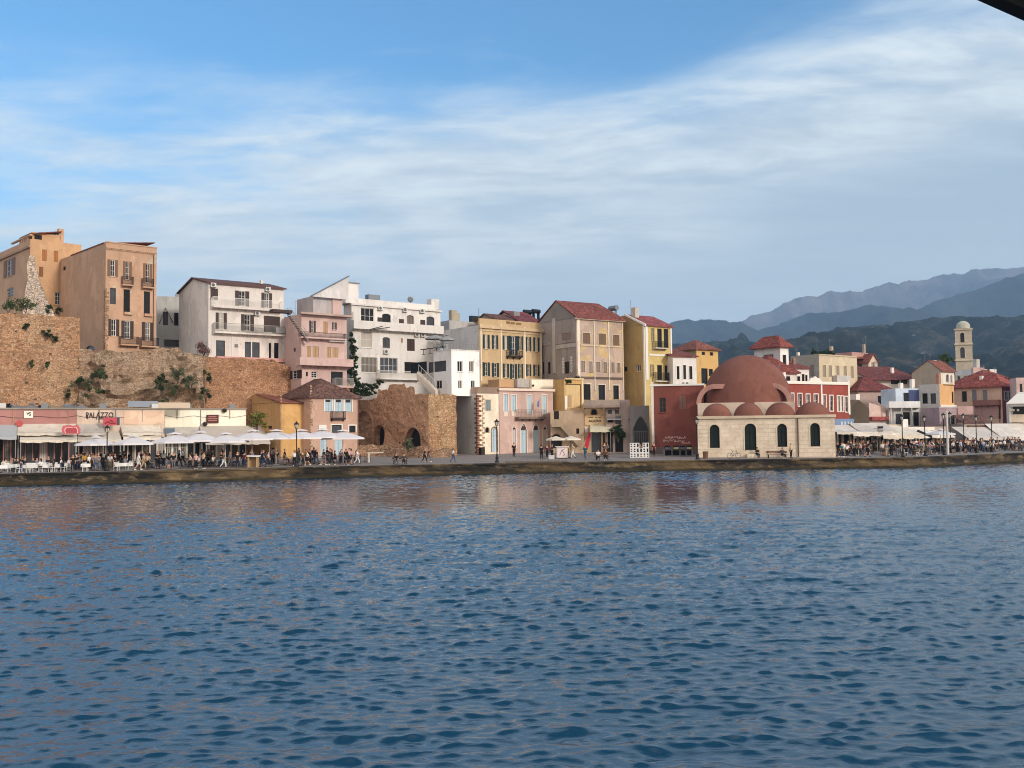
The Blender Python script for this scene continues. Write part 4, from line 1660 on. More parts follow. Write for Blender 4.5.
b = restaurant('beige_restaurant', 'beige restaurant front lettered PALAZZO between the rose-red and the cream fronts', 76.4, 164.5, 118.6, 26, 409.3, BEIGE, 437, 0, 2, 12)
b.text('PALAZZO', 86, 412.2, 113.3, 418, plain((52, 40, 34)), off=.06)
mb = MB()   # the P's long serif stem
u, z = b.uv(87.4, 414.5, 'f', .06)
mb.box(u - .06, u + .08, -.075, -.055, z - .52, z)
mb.build('lettering', plain((52, 40, 34)), b.root)
b.text('a cafe', 96, 417.8, 103, 419.4, plain((60, 48, 42)), off=.06)
b.barpx('sign_board', 103, 417.5, 117, 425.4, 1.6, 1.7, plain((186, 78, 88)))
b.barpx('sign_board', 117, 417.3, 119.6, 425.2, 1.6, 1.72, plain((70, 68, 76)))
mb = MB()
for (x, y, x2, y2) in ((105, 423.5, 108, 421.5), (108, 421.5, 111, 423.6), (111, 423.6, 116, 423), (110, 420, 113, 422)):
    a, c = b.uv(x, y, 'f', 1.72), b.uv(x2, y2, 'f', 1.72)
    mb.tube([(a[0], -1.72, a[1]), (c[0], -1.72, c[1])], .06, 4)
mb.build('sign_scroll', plain((140, 40, 52)), b.root)
b.barpx('wall_panel', 124, 411, 164, 424, 0, .08, plaster((226, 184, 150), .3, .3))
awning(b, 77, 103, 424, 433, 2.3, AWN2, sag=.12)
awning(b, 76.6, 119, 431.5, 439.5, 3.4, AWN, 'lower_awning')
awning(b, 121, 160, 426, 433, 2.3, AWN, sag=.2)
awning(b, 121, 158, 432, 438, 3.4, CREAMFAB, 'lower_awning')
b.barpx('sign_board', 163.4, 428.3, 174.6, 433.6, 2.6, 2.7, plain((96, 108, 120)))
b.boxpx('roof_tarp', 128, 401, 158, 407, .5, 1.2, plain((140, 148, 158)))
b.boxpx('duct', 158, 402.5, 190, 408, .4, 1.0, plain((204, 184, 160)))

b = restaurant('cream_restaurant', 'pale cream restaurant front with a dark red sign and a wide grey canopy', 164.8, 246, 126.0, 26, 409.5, PALEC, 440, 0, 3, 11)
b.barpx('sign', 206.5, 414.8, 218.5, 423, .1, .2, plain((84, 30, 32)))
for k, (y, w) in enumerate(((416.8, 4), (418.8, 5), (420.6, 4.4))):
    b.barpx('sign_line', 212.5 - w, y - .5, 212.5 + w, y + .4, .2, .23, plain((176, 120, 110)))
awning(b, 165, 205, 427, 437, 2.5, AWN2, sag=.2)
awning(b, 203, 262, 426, 442.5, 5.0, plain((188, 178, 166), .85))
mb = MB()
for (x, y) in ((224.5, 410.5), (205, 424)):
    c = b.uv(x, y, 'f', .3)
    mb.ball((c[0], -.3, c[1]), (.32, .25, .28), 8, 5)
mb.build('wall_lamp', DKBROWN, b.root)
for i in range(9):
    x = 4 + i * 9 + rnd.uniform(-3, 3)
    if i in (2, 5):
        continue
    p = P(x, 408.2, 114 + i * .9)
    o = MB()
    for k in range(4):
        o.tube([(rnd.uniform(-1, 1), rnd.uniform(-.3, .3), rnd.uniform(0, .5)), (rnd.uniform(-1, 1), rnd.uniform(-.3, .3), rnd.uniform(0, .6))], rnd.uniform(.05, .14), 5)
    o.box(-.9, .9, -.3, .3, -.1, .25)
    ob = o.build('roof_clutter', rnd.choice([GREYMET, DKBROWN, plain((150, 132, 112)), IRON]))
    ob.location = p
    tag(ob, 'pipes and duct boxes lying on the roof edge of the rose-red and beige restaurants', 'duct', 'ducts on the restaurant roofs')

# ================================================================== houses at the foot of the wall
b = Bld('orange_shed', 'small orange-ochre house with a lean-to tile roof at the end of the restaurants', 'house', 'D3', 464, 668, 126.5, 39, 168, side=216)
b.win([(372, 352, 400, 375)], 'k', pl='l')
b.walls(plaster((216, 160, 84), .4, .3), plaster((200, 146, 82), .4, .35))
W, D, H = b.W, b.D, b.H
mb = MB()
hb = 1.3
mb.slab([(-.3, -.35, H - .02), (W + .1, -.35, H - .02), (W + .1, D, H + hb), (-.3, D * .7, H + hb)], .14)
mb.build('roof', RUSTT, b.root)
mb = MB()
mb.quad((0, 0, H - .1), (0, D * .72, H - .1), (0, D * .72, H + hb - .1))
mb.quad((0, D * .72, H - .1), (0, D, H - .1), (0, D, H + hb - .1), (0, D * .72, H + hb - .1))
mb.build('gable', plaster((200, 146, 82), .4, .35), b.root)
mb = MB()
for k in range(26):
    b.pl['f'].box(mb, 0, rnd.uniform(.1, .25), k * .33, k * .33 + .24, 0, .03)
mb.build('quoin', BRICKW, b.root)
shrub('oleander', 'bright green bush in front of the orange house beyond the cream restaurant', 'shrub', P(257, 432, 119.5), (1.6, .8, 1.5), 800, .16, leafmat((80, 84, 36), (130, 124, 58)))

b = Bld('shuttered_house', 'dusty pink house with a brown hip roof and pale blue shutters by the orange house', 'house', 'D3', 690, 1060, 127, 39, 128, depth=9)
b.win([(805, 150, 860, 242), (880, 150, 939, 246), (958, 150, 1010, 244)], 'c', BLUESH, trim=WHITE)
b.win([(855, 345, 933, 404)], 'k', trim=WHITE)
b.win([(990, 350, 1040, 402)], 'k', trim=WHITE)
b.win([(880, 460, 940, 580), (770, 455, 820, 585)], 'c', BLUESH)
b.walls(plaster((204, 158, 132), .4, .3))
b.roof('hip', 2.6, BROWNT, .4)
b.balcony(866, 242, 966, 302, .6, rail=IRON, mat=DKBROWN)
b.barpx('sign', 755, 345, 815, 386, .05, .15, WHITE)
mb = MB()
for k in range(30):
    b.pl['f'].box(mb, 0, rnd.uniform(.15, .4), k * .33, k * .33 + .26, 0, .03)
mb.build('quoin', STONEW, b.root)
for r in ((828, 150, 0), (908, 152, 0), (982, 154, 0)):
    b.barpx('transom', r[0] - 18, r[1] - 2, r[0] + 18, r[1] + 18, -.04, .01, DKBROWN)
mb = MB()
mb.tube([b.pl['f'].p(b.W - .1, b.H, .1), b.pl['f'].p(b.W - .1, .3, .1)], .05, 5)
mb.build('drainpipe', plain((196, 160, 140)), b.root)

# ---------------------------------------------------------------- bastion
b = Bld('old_bastion', 'ruined brick and rubble bastion with two dark arched openings below the white hotel', 'ruin', 'N', 428.5, 453, 130, 39, 393, side=352)
b.win([(375.5, 425, 386, 447)], 'Ak', pl='l', trim=plaster((200, 168, 130)))
b.win([(406.8, 427.5, 422, 447)], 'Ak', pl='l', trim=plaster((196, 160, 124)))


def rough_panel(mb, pl, L, H, ops, top, st=.42, amp=.22, rev=.8, seed=0):
    us, zs = set(np.arange(0, L, st).tolist() + [L]), set(np.arange(0, H, st).tolist() + [H])
    for o in ops:
        us |= {o[0], o[2]}
        zs |= {o[1], o[3]}
    us = sorted(us)
    zs = sorted(zs)
    def pt(u, z):
        k = top(u) / H if z > H * .5 else 1
        zz_ = z if z < H * .5 else H * .5 + (z - H * .5) * (top(u) - H * .5) / (H * .5)
        near = any(o[0] - .05 <= u <= o[2] + .05 and o[1] - .05 <= z <= o[3] + .05 for o in ops)
        d = 0 if near or u < .01 else amp * (mnoise.noise((u * .5, z * .5, seed)) * 1.4 + mnoise.noise((u * 1.7, z * 1.7, seed)) + .5 * mnoise.noise((u * 4, z * 4, seed)))
        return pl.p(u, zz_, d)
    for a, c in zip(us, us[1:]):
        for e, f in zip(zs, zs[1:]):
            if c - a < 1e-4 or f - e < 1e-4:
                continue
            if any(o[0] < (a + c) / 2 < o[2] and o[1] < (e + f) / 2 < o[3] for o in ops):
                continue
            mb.quad(pt(a, e), pt(c, e), pt(c, f), pt(a, f))
    for (u0, z0, u1, z1, arch) in ops:
        s_ = shape(u0, z0, u1, z1, arch)
        for i in range(len(s_)):
            j = (i + 1) % len(s_)
            mb.quad(pl.p(*s_[i]), pl.p(*s_[j]), pl.p(*s_[j], -rev), pl.p(*s_[i], -rev))
        t_ = s_[2:]
        for i in range(len(t_) - 1):
            mb.quad(pl.p(*t_[i]), pl.p(t_[i][0], z1), pl.p(t_[i + 1][0], z1), pl.p(*t_[i + 1]))


H = b.H
b.pl['l'].p(0, 0)
def btop(u):
    for lim, hh in ((.3, H * 1.0), (3.0, H * .995), (5.5, H * 1.11), (9.6, H * 1.17), (12, H * 1.10), (13, H * 1.12), (14, H * .98), (40, H * .95)):
        if u <= lim:
            return hh + .25 * mnoise.noise((u * .8, 1, 1))
    return H
mb = MB()
rough_panel(mb, b.pl['l'], b.D, H, b.ops['l'], btop, seed=2)
mb.build('rampart', BRICKW, b.root)
mb = MB()
rough_panel(mb, b.pl['f'], b.W + .6, H, [], lambda u: H * .985 + .3 * mnoise.noise((u, 3, 1)), amp=.16, seed=7)
mb.quad((.2, .2, H * .96), (b.W + .6, .2, H * .96), (b.W + .6, b.D, H * .96), (.2, b.D, H * .96))
mb.build('corner_face', rubble((186, 140, 102), 2.8, .6, (206, 176, 138), .5), b.root)
for pl_, op, full, stl, arch, *_ in b.later:
    u0, z0, u1, z1 = op
    p = b.pl[pl_]
    mt = MB()
    so_ = shape(u0 - .28, z0, u1 + .28, z1 + .28, arch)
    ring(mt, p, so_, shape(u0, z0, u1, z1, arch), -.1, .22)
    f = mt.build('arch', rubble((190, 150, 116), 3, .6, (214, 186, 152), .5), b.root)
    md = MB()
    md.quad(*[p.p(*q, -.7) for q in shape(u0, z0, u1, z1, arch)])
    md.build('doorway_void', DARK, f)  # black sheet painted as the darkness inside the arch
mb = MB()    # recessed older masonry at the left end
u0, z0, u1, z1 = b.rect((357, 411, 374, 446), 'l')
ps_ = shape(u0, z0, u1, z1, 1)
ring(mb, b.pl['l'], shape(u0 - .2, z0, u1 + .2, z1 + .25, 1), ps_, 0, .35)
mb.build('blind_arch', BRICKW, b.root)
mb = MB()    # brick buttress slope between the arches
a1, a2, a3 = b.uv(386.5, 428, 'l'), b.uv(389, 444, 'l'), b.uv(401, 446, 'l')
q1, q2, q3 = b.pl['l'].p(*a1, .1), b.pl['l'].p(a2[0], a2[1], .9), b.pl['l'].p(a3[0], a3[1] - .3, .5)
mb.add([q1, q2, q3, b.pl['l'].p(a1[0], 0, .1), b.pl['l'].p(a2[0], 0, 1.1), b.pl['l'].p(a3[0], 0, .6), b.pl['l'].p(a3[0], a3[1] - .3, 0)], [(0, 1, 2), (0, 3, 4, 1), (1, 4, 5, 2), (0, 2, 6)])
mb.build('buttress', BRICKW, b.root)
stone_wall('rubble_wall', 'low broken rubble wall in front of the bastion arches', [(352, 445, 131.5), (366, 444, 132), (376, 446, 132.2), (388, 445, 131.5), (400, 447, 130.5), (412, 446, 129.2), (424, 447, 128.2), (440, 449, 128.5), (453, 448.5, 130)],
           rubble((160, 124, 96), 3.2, .5, (186, 158, 130), .4, .15), 1.2, .2, .35, seed=12, thick=.5, jag=.5)
shrub('agave', 'grey-green agave clump by the right arch of the bastion', 'plant', P(409, 450, 128.4), (.9, .6, .8), 260, .22, LEAFG)

# ================================================================== MIDDLE of the waterfront
# grey-sided cream house with stone quoins
b = Bld('quoined_house', 'cream house with exposed corner stones, a blue arched door and a bare grey side wall', 'house', 'D5', 288, 460, 135, 39, 140, side=104)
b.win([(350, 195, 385, 272)], 'c', plain((126, 142, 146)), trim=plaster((196, 170, 140)))
b.win([(346, 402, 376, 442)], 'Ak', trim=plaster((196, 170, 140)))
b.win([(396, 402, 440, 590)], 'Ad', BLUESH, trim=STONEW)
b.walls(plaster((232, 214, 184), .35, .4), plaster((196, 188, 178), .3, .3))
b.bar('parapet', b.H - .02, b.H + .85, .04, plaster((176, 142, 120), .4, .3), 'l', u0=0, u1=b.D)
b.bar('parapet', b.H - .017, b.H + .85, .04, plaster((150, 122, 100), .4, .3), u0=0, u1=b.W)
mb = MB()
for k in range(30):
    z = k * .33
    if z < b.H - .4:
        b.pl['f'].box(mb, 0, .3 + .35 * (k % 2), z, z + .29, 0, .04)
        b.pl['l'].box(mb, 0, .3 + .35 * ((k + 1) % 2), z, z + .29, 0, .04)
mb.build('quoin', rubble((150, 98, 74), 2.4, .6, (186, 140, 110), .3), b.root)
mb = MB()
for k in range(30):
    z = k * .33
    if z < b.H - .4:
        w = .95 if k % 2 else 1.2
        b.pl['f'].box(mb, .75, w, z, z + .27, 0, .03)
mb.build('quoin', rubble((206, 170, 134), 2.4, .6, (216, 184, 150), .3), b.root)
mb = MB()
b.pl['f'].box(mb, .15, .75, .3, 1.5, .05, .6)
mb.build('planter', DKBROWN, b.root)

# pink palazzo
b = Bld('pink_palazzo', 'pink two-storey house with pointed ground-floor arches and a long stone balcony', 'house', 'D5', 457, 870, 137.2, 36, 118, depth=7)
PP = plaster((204, 166, 150), .4, .3)
CRT = plain((226, 204, 186))
b.win([(487, 148, 522, 280), (546, 155, 583, 280)], 'c', BLUESH, trim=CRT)
b.win([(668, 155, 702, 300), (783, 155, 818, 300)], 'c', BLUESH, trim=CRT)
b.win([(553, 390, 583, 560)], 'Pc', plain((196, 186, 182)), trim=CRT)
b.win([(617, 372, 666, 600), (712, 372, 758, 600)], 'Pd', BLUESH, trim=CRT)
b.win([(790, 388, 820, 545)], 'Pc', plain((196, 186, 182)), trim=CRT)
b.walls(PP)
for r in ((490, 280, 520, 318), (548, 280, 581, 318)):
    b.barpx('panel', *r, 0, .05, CRT)
b.bar('cornice', b.H - .02, b.H + .32, .3, CRT)
b.balcony(606, 268, 816, 338, .9, mat=plain((120, 100, 88)), rail=plain((128, 116, 106)), slab=.28, posts=.22)
mb = MB()
for k, r in enumerate(((620, 386, 664, 420), (714, 386, 756, 420), (555, 398, 582, 418), (791, 396, 819, 416))):
    u0, z0, u1, z1 = b.rect(r)
    c = (u0 + u1) / 2
    b.pl['f'].box(mb, c - (u1 - u0) * .32, c + (u1 - u0) * .32, z0, z1 - .12, -.1, .015)
mb.build('fanlight', plain((72, 36, 40)), b.root)
u, z = b.uv(752, 268, 'f', .85)
mb = MB()
mb.tube([(u, -.85, z), (u + .1, -1.1, z + 1.5)], .025, 5)
fl = mb.build('flagpole', GREYMET, b.root)
mb = MB()
mb.slab([(u + .08, -1.1, z + 1.4), (u - .2, -1.1, z + 1.2), (u - .35, -1.05, z + .5), (u - .1, -1.12, z + .35), (u + .03, -1.1, z + .6)], .02, (0, 1, 0))
mb.build('flag', plain((96, 104, 150)), fl)

# ochre palace behind
b = Bld('ochre_palace', 'ochre palace with dark green shutters, white pilasters and a heavy cornice', 'house', 'C4', 384, 856, 145, 39, 268, side=106)
OCH = plaster((196, 162, 112), .35, .35)
b.win([(405, 342, 457, 450), (474, 347, 523, 453)], 'So', DKGREEN)
b.win([(557, 350, 606, 458)], 'So', DKGREEN)
b.win([(606, 352, 672, 500)], 'So', DKGREEN)
b.win([(672, 355, 714, 463)], 'So', DKGREEN)
b.win([(731, 360, 776, 470), (792, 365, 839, 472)], 'So', DKGREEN)
b.win([(403, 555, 459, 660), (474, 560, 529, 667)], 'So', DKGREEN)
b.win([(558, 565, 606, 672), (613, 567, 667, 682), (674, 567, 714, 677)], 'So', DKGREEN)
b.win([(736, 570, 776, 662), (792, 573, 839, 660)], 'So', DKGREEN)
b.walls(OCH, plaster((188, 188, 186), .25, .3))
b.bar('cornice', b.H - .45, b.H, .32, plaster((202, 170, 124), .3, .3))
b.bar('string_course', b.H - .85, b.H - .7, .12, plaster((202, 170, 124), .3, .3))
mb = MB()
mb.box(0, b.W, .05, .4, b.H, b.H + 1.0)
mb.build('parapet', OCH, b.root)
for i, r in enumerate(((538, 265, 553, 700), (719, 285, 735, 700), (846, 295, 858, 700), (384, 262, 398, 700))):
    b.barpx('pilaster', *r, .003, .09, plaster((222, 204, 172), .3, .35))
b.balcony(611, 466, 716, 515, .8, mat=DKBROWN, rail=IRON, slab=.22)
b.barpx('inscription', 585, 240, 612, 258, -.04, -.01, plain((128, 96, 60)))
b.barpx('inscription', 618, 246, 650, 262, -.04, -.01, plain((128, 96, 60)))
b.barpx('inscription', 658, 252, 700, 266, -.04, -.01, plain((128, 96, 60)))
mb = MB()
mb.tube([(.6, 1, b.H), (.6, 1, b.H + 2.6)], .04, 5)
mb.build('antenna', GREYMET, b.root)
mb = MB()
for k in range(22):
    z = b.H - .5 - k * .36
    b.pl['l'].box(mb, 0, .3 + .35 * (k % 2), z, z + .3, 0, .04)
mb.build('quoin', plaster((206, 182, 140)), b.root)

b = Bld('rooftop_chimney_house', 'flat roofed grey house with a tan chimney seen above the palace side wall', 'house', 'C4', 150, 420, 160, 39, 232, yb=420, depth=6)
b.walls(plaster((176, 172, 166), .3, .3))
for r in ((166, 155, 208, 236), (206, 176, 228, 236)):
    b.boxpx('chimney', *r, .6, 1.4, plaster((176, 160, 130)))
mb = MB()
u, z = b.uv(340, 218, 'f', 0)
mb.box(u - .2, u + 1.6, .5, 1.2, b.H, z + .5)
mb.build('skylight', IRON, b.root)

b = Bld('red_roofed_house', 'house with a dull red roof and two black water tanks behind the ochre palace', 'house', 'C4', 690, 850, 160, 39, 232, yb=330, depth=8)
b.walls(plaster((190, 160, 150)), None, 'x', 1.6, top=False)
b.roof('x', 2.0, tiles((128, 58, 58)), .3)
for (x0, x1, yy) in ((720, 777, 150), (785, 840, 146)):
    u0, z0, u1, z1 = b.rect((x0, yy, x1, yy + 36), 'f', -4)
    mb = MB()
    mb.tube([(u0, 4, (z0 + z1) / 2), (u1, 4, (z0 + z1) / 2)], (z1 - z0) * .46, 12)
    wt_ = mb.build('water_tank', plain((26, 28, 32), .4), b.root)
    mb = MB()
    mb.box(u0 + .2, u0 + .3, 3.7, 4.3, b.H, z0 + .1)
    mb.box(u1 - .3, u1 - .2, 3.7, 4.3, b.H, z0 + .1)
    mb.build('tank_stand', IRON, wt_)
b = Bld('attic_house', 'low brown attic with a small stone chimney left of the black water tanks', 'house', 'C4', 495, 690, 158, 39, 215, yb=330, depth=5)
b.walls(plaster((150, 130, 108)), None, 'x', 1.0, top=False)
b.roof('x', 1.0, BROWNT, .2)
b.boxpx('chimney', 645, 165, 690, 225, 1, 1.8, plaster((140, 136, 132)))
b.boxpx('chimney', 695, 205, 712, 240, 1, 1.6, plaster((206, 180, 170)))

# stepped terrace volumes between palazzo and palace
b = Bld('terrace_block', 'plain cream rooftop block with a grey wing above the pink palazzo', 'house', 'D5', 706, 872, 144, 36, 32, yb=118, depth=5)
b.walls(plaster((240, 222, 190), .2, .25))
b.boxpx('wing', 594, 30, 706, 96, .5, 4, plaster((176, 170, 158), .3, .3))
b.boxpx('wing', 455, 34, 594, 96, 1.2, 4, plaster((204, 156, 104), .3, .3))
b.bar('coping', b.H - .01, b.H + .08, .06, plaster((200, 180, 150)))
mb = MB()
mb.ball((.2, -.1, .7), (.18, .1, .18), 8, 5)
mb.build('wall_lamp', DARK, b.root)

# the tall brown house
b = Bld('brown_tall_house', 'tall weathered brown house with white pilasters, blind windows and a red hip roof', 'house', 'C5', 356, 718, 146, 33, 208, side=60)
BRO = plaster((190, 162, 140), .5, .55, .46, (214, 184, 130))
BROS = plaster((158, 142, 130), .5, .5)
b.win([(403, 330, 462, 410), (524, 335, 582, 418), (634, 345, 686, 425)], 'c', plain((116, 92, 72)), trim=plaster((206, 184, 150)))
b.win([(388, 547, 421, 626), (447, 549, 479, 634)], 'c', plain((150, 134, 122)), trim=plaster((196, 176, 158)))
b.win([(506, 553, 538, 628), (562, 555, 588, 634), (622, 557, 648, 632), (667, 560, 693, 632)], 'c', plain((140, 122, 106)), trim=plaster((196, 176, 158)))
b.win([(247, 330, 315, 407)], 'c', plain((138, 120, 110)), pl='l')
b.win([(93, 335, 122, 415)], 'w', pl='l')
b.win([(265, 550, 301, 642)], 'k', pl='l', fr=DKGREEN)
b.win([(93, 553, 108, 645), (135, 553, 158, 645)], 'k', pl='l')
b.win([(332, 70, 388, 190), (446, 76, 500, 190), (560, 80, 606, 186)], 'k', C='D6', fr=BROWN, trim=plaster((214, 200, 176)))
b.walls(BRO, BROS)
W, D, H = b.W, b.D, b.H
zr = b.uv(170, 85, 'l')[1]
ur = b.uv(525, 118, 'f', -D / 2)[0]
mb = MB()
mb.slab([(-.15, -.45, H - .03), (W + .45, -.45, H - .03), (ur, D / 2, zr), (-.15, D / 2, zr)], .15)
mb.slab([(W + .45, -.45, H - .02), (W + .45, D + .4, H - .02), (ur, D / 2, zr - .01)], .12)
mb.slab([(-.15, D + .4, H - .03), (W + .45, D + .4, H - .03), (ur, D / 2, zr - .02), (-.15, D / 2, zr - .02)], .15)
mb.build('roof', REDT, b.root)
mb = MB()
mb.quad((0, .05, H - .1), (0, D / 2, zr - .16), (0, D - .05, H - .1))
mb.build('gable', plaster((138, 128, 118), .4, .4), b.root)
b.bar('cornice', b.H - .3, b.H - .005, .35, plaster((198, 178, 156)))
for r in ((358, 225, 385, 760), (485, 235, 500, 770), (596, 245, 612, 770), (704, 250, 716, 770)):
    b.barpx('pilaster', *r, .003, .12, plaster((226, 212, 190), .3, .5))
b.barpx('string_course', 385, 424, 706, 436, .003, .1, plaster((206, 180, 140)))
b.barpx('string_course', 385, 668, 706, 684, .003, .12, plaster((110, 90, 78)))
b.barpx('string_course', 200, 415, 350, 445, .003, .1, plaster((186, 172, 158)), pl='l')
b.barpx('pilaster', 172, 215, 200, 640, .003, .1, plaster((186, 176, 160), .4, .5), pl='l')
mb = MB()
mb.box(b.W * .55, b.W * .55 + .9, 5.2, 6, b.H + .5, b.H + 2.3)
mb.build('chimney', BROS, b.root)
b.bar('string_course', b.H * .82, b.H * .84, .08, BROS, 'l')
mb = MB()
for k in range(10):
    z = b.uv(240, 640, 'l')[1] + k * .24
    for u in (b.uv(255, 600, 'l')[0], b.uv(318, 600, 'l')[0]):
        w = .16 + .14 * (k % 2)
        b.pl['l'].box(mb, u - w, u + w, z, z + .17, 0, .03)
mb.build('quoin', plaster((222, 212, 196)), b.root)

# yellow house
b = Bld('yellow_house', 'narrow yellow house with white corner strips, a red roof and small iron balconies', 'house', 'C5', 882, 1088, 149, 36, 262, side=705)
YEL = plaster((206, 176, 96), .3, .3)
b.win([(50, 38, 67, 97)], 'o', plain((140, 128, 96)), C='C6')
b.win([(80, 40, 103, 130), (110, 42, 133, 130)], 'k', C='C6', fr=BROWN)
b.win([(47, 207, 66, 264)], 'o', plain((150, 128, 80)), C='C6')
b.win([(80, 210, 104, 280), (115, 212, 138, 280)], 'w', C='C6', fr=BROWN)
b.win([(720, 590, 746, 624)], 'k', pl='l')
b.win([(817, 573, 851, 624)], 'w', pl='l')
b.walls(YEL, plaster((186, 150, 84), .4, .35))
W, D, H = b.W, b.D, b.H
mb = MB()
mb.slab([(-.15, -.4, H - .05), (W + .2, -.4, H - .05), (W + .2, D * .8, H + 1.9), (-.15, D * .8, H + 1.9)], .2)
mb.build('roof', tiles((158, 70, 66)), b.root)
mb = MB()
mb.quad((0, 0, H - .1), (0, D * .8, H - .1), (0, D * .8, H + 1.75))
mb.quad((0, D * .8, H - .1), (0, D, H - .1), (0, D, H + 1.75), (0, D * .8, H + 1.75))
mb.build('gable', plaster((186, 150, 84), .4, .35), b.root)
mb = MB()
mb.slab([(-.3, -.42, H - .02), (-.02, -.42, H - .02), (-.02, D * .8, H + 1.98), (-.3, D * .8, H + 1.98)], .3)
mb.build('gable_trim', WHITE, b.root)
b.barpx('pilaster', 882, 262, 908, 690, .003, .1, WHITE)
b.bar('pilaster', b.H * .35, b.H, .1, WHITE, 'l', u0=0, u1=.3)
b.bar('pilaster', b.H * .3, b.H, .1, WHITE, u0=b.W - .3, u1=b.W)
b.bar('cornice', b.H - .25, b.H - .06, .25, WHITE)
b.barpx('string_course', 40, 160, 140, 168, .003, .08, WHITE, C='C6')
b.balcony(72, 100, 131, 134, .7, C='C6', mat=plaster((200, 190, 170)), rail=IRON)
b.balcony(74, 246, 138, 288, .7, C='C6', mat=plaster((200, 190, 170)), rail=IRON)
mb = MB()
u0, z0, u1, z1 = b.rect((613, 120, 668, 160), 'l', -2)
mb.tube([(2, u0, (z0 + z1) / 2), (2, u1, (z0 + z1) / 2)], (z1 - z0) * .5, 10)
for q in (u0 + .3, u1 - .3):
    mb.box(1.8, 2.2, q - .05, q + .05, b.H - .02, z0 + .1)
mb.build('water_tank', GREYMET, b.root)
mb = MB()
mb.box(.8, 1.6, b.D * .55, b.D * .75, b.H + .2, b.H + 2.9)
mb.build('chimney', plaster((190, 182, 170)), b.root)
mb = MB()
mb.tube([(1, 4, b.H + .3), (1, 4, b.H + 4.2)], .04, 4)
mb.build('antenna', GREYMET, b.root)
mb = MB()
mb.box(0, .9, .003, b.D * .95, -5.5, .5)
mb.build('lower_storey', plaster((206, 164, 104), .4, .45), b.root)

# mustard annex with little terrace
b = Bld('mustard_annex', 'mustard annex with an open stair recess between the pink palazzo and the brown tall house', 'house', 'D6', 188, 332, 141.5, 36, 32, yb=340, side=107)
b.win([(192, 70, 318, 290)], 'k', fr=plaster((176, 134, 80)), name='recess')
b.walls(plaster((212, 162, 84), .4, .4))
u0, z0, u1, z1 = b.rect((192, 70, 318, 290))
mb = MB()
mb.box(u0 + .1, u1 - .1, .1, .14, z0, z1 - .1)
mb.build('recess_wall', plaster((216, 180, 116), .4, .5), b.root)
mb = MB()
b.pl['f'].box(mb, *[b.rect((218, 152, 246, 246))[i] for i in (0, 2, 1, 3)], -.1, -.06)
mb.build('door', TANSH, b.root)
b.barpx('pilaster', 188, 160, 206, 300, .003, .1, WHITE)
b.barpx('pilaster', 316, 30, 332, 280, .003, .1, plaster((232, 206, 150)))
b.barpx('coping', 188, 24, 330, 36, .0, .2, plaster((226, 190, 130)))
mb = MB()
clump(mb, (u0 + .5, -.1, z1 + .55), (1.0, .4, .5), 240, .14, 6)
clump(mb, (b.W * .8, .6, b.H + .3), (1.1, .5, .5), 300, .14, 6)
mb.build('climbing_plant', LEAFD, b.root)

# stone stair house
b = Bld('stone_stair_house', 'low stone house with an outside stair climbing over an arch to a dark door', 'house', 'D6', 82, 338, 138.5, -3, 275, depth=3.5)
STN = plaster((186, 156, 122), .5, .5, .25, (160, 130, 104))
b.win([(106, 277, 146, 382)], 'd', DKBROWN)
b.win([(82, 455, 168, 560)], 'Ak', name='archway', trim=STONEW)
b.win([(278, 410, 300, 452)], 'k')
b.walls(STN)
b.boxpx('upper_wall', 205, 255, 330, 300, .5, 3, plaster((200, 156, 100), .5, .4))
mb = MB()
s0, s1 = b.uv(92, 385, 'f', .6), b.uv(292, 530, 'f', .6)
n = 18
for k in range(n):
    u = s0[0] + 1.2 + (s1[0] - s0[0] - 1.2) * k / n
    z = s0[1] + (s1[1] - s0[1]) * k / n
    mb.box(u, u + (s1[0] - s0[0]) / n + .02, -1.1, -.003, z - .5, z)
mb.box(s0[0], s0[0] + 1.2, -1.1, -.004, s0[1] - .25, s0[1] + .01)
stn = mb.build('stair', plaster((150, 128, 100), .5, .4), b.root)
mb = MB()
mb.slab([(s0[0] + 1.2, -1.2, s0[1] + .8), (s1[0], -1.2, s1[1] + .7), (s1[0], -1.2, s1[1] - .3), (s0[0] + 1.2, -1.2, s0[1] - .3)], .1, (0, 1, 0))
mb.box(s0[0], s0[0] + 1.2, -1.2, -1.1, s0[1] - .25, s0[1] + .8)
mb.build('stair_parapet', plaster((164, 140, 108), .5, .4), stn)

# shop with awning
b = Bld('souvenir_shop', 'small yellow shop with dark lettering above a cream awning and a red cloth banner', 'shop', 'D6', 334, 505, 139, -5, 212, depth=5)
SHY = plaster((216, 176, 122), .4, .4)
b.win([(396, 262, 436, 312)], 'Ak', trim=STONEW)
b.win([(392, 440, 470, 592)], 'k', name='shop_opening')
b.win([(482, 440, 500, 592)], 'k', name='shop_opening')
b.walls(SHY)
b.barpx('signboard', 342, 312, 490, 384, .02, .1, plaster((220, 182, 128), .3, .2))
b.barpx('coping', 340, 306, 494, 314, .02, .16, plaster((200, 160, 110)))
b.text('AGORA', 374, 343, 470, 362, plain((48, 36, 26)), off=.14)
mb = MB()
for (x0, x1) in ((372, 408), (422, 440), (444, 466)):
    u0, z0, u1, z1 = b.rect((x0, 322, x1, 329), 'f', .12)
    b.pl['f'].box(mb, u0, u1, z0, z1, .1, .13)
mb.build('small_lettering', plain((120, 94, 62)), b.root)
awning(b, 386, 545, 382, 424, 1.9, plain((206, 198, 172), .85), C='D6', val=.25)
b.barpx('wall_upper', 336, 205, 470, 258, .003, .06, STONEW)
u0, z0, u1, z1 = b.rect((334, 440, 396, 570), 'f', .6)
mb = MB()
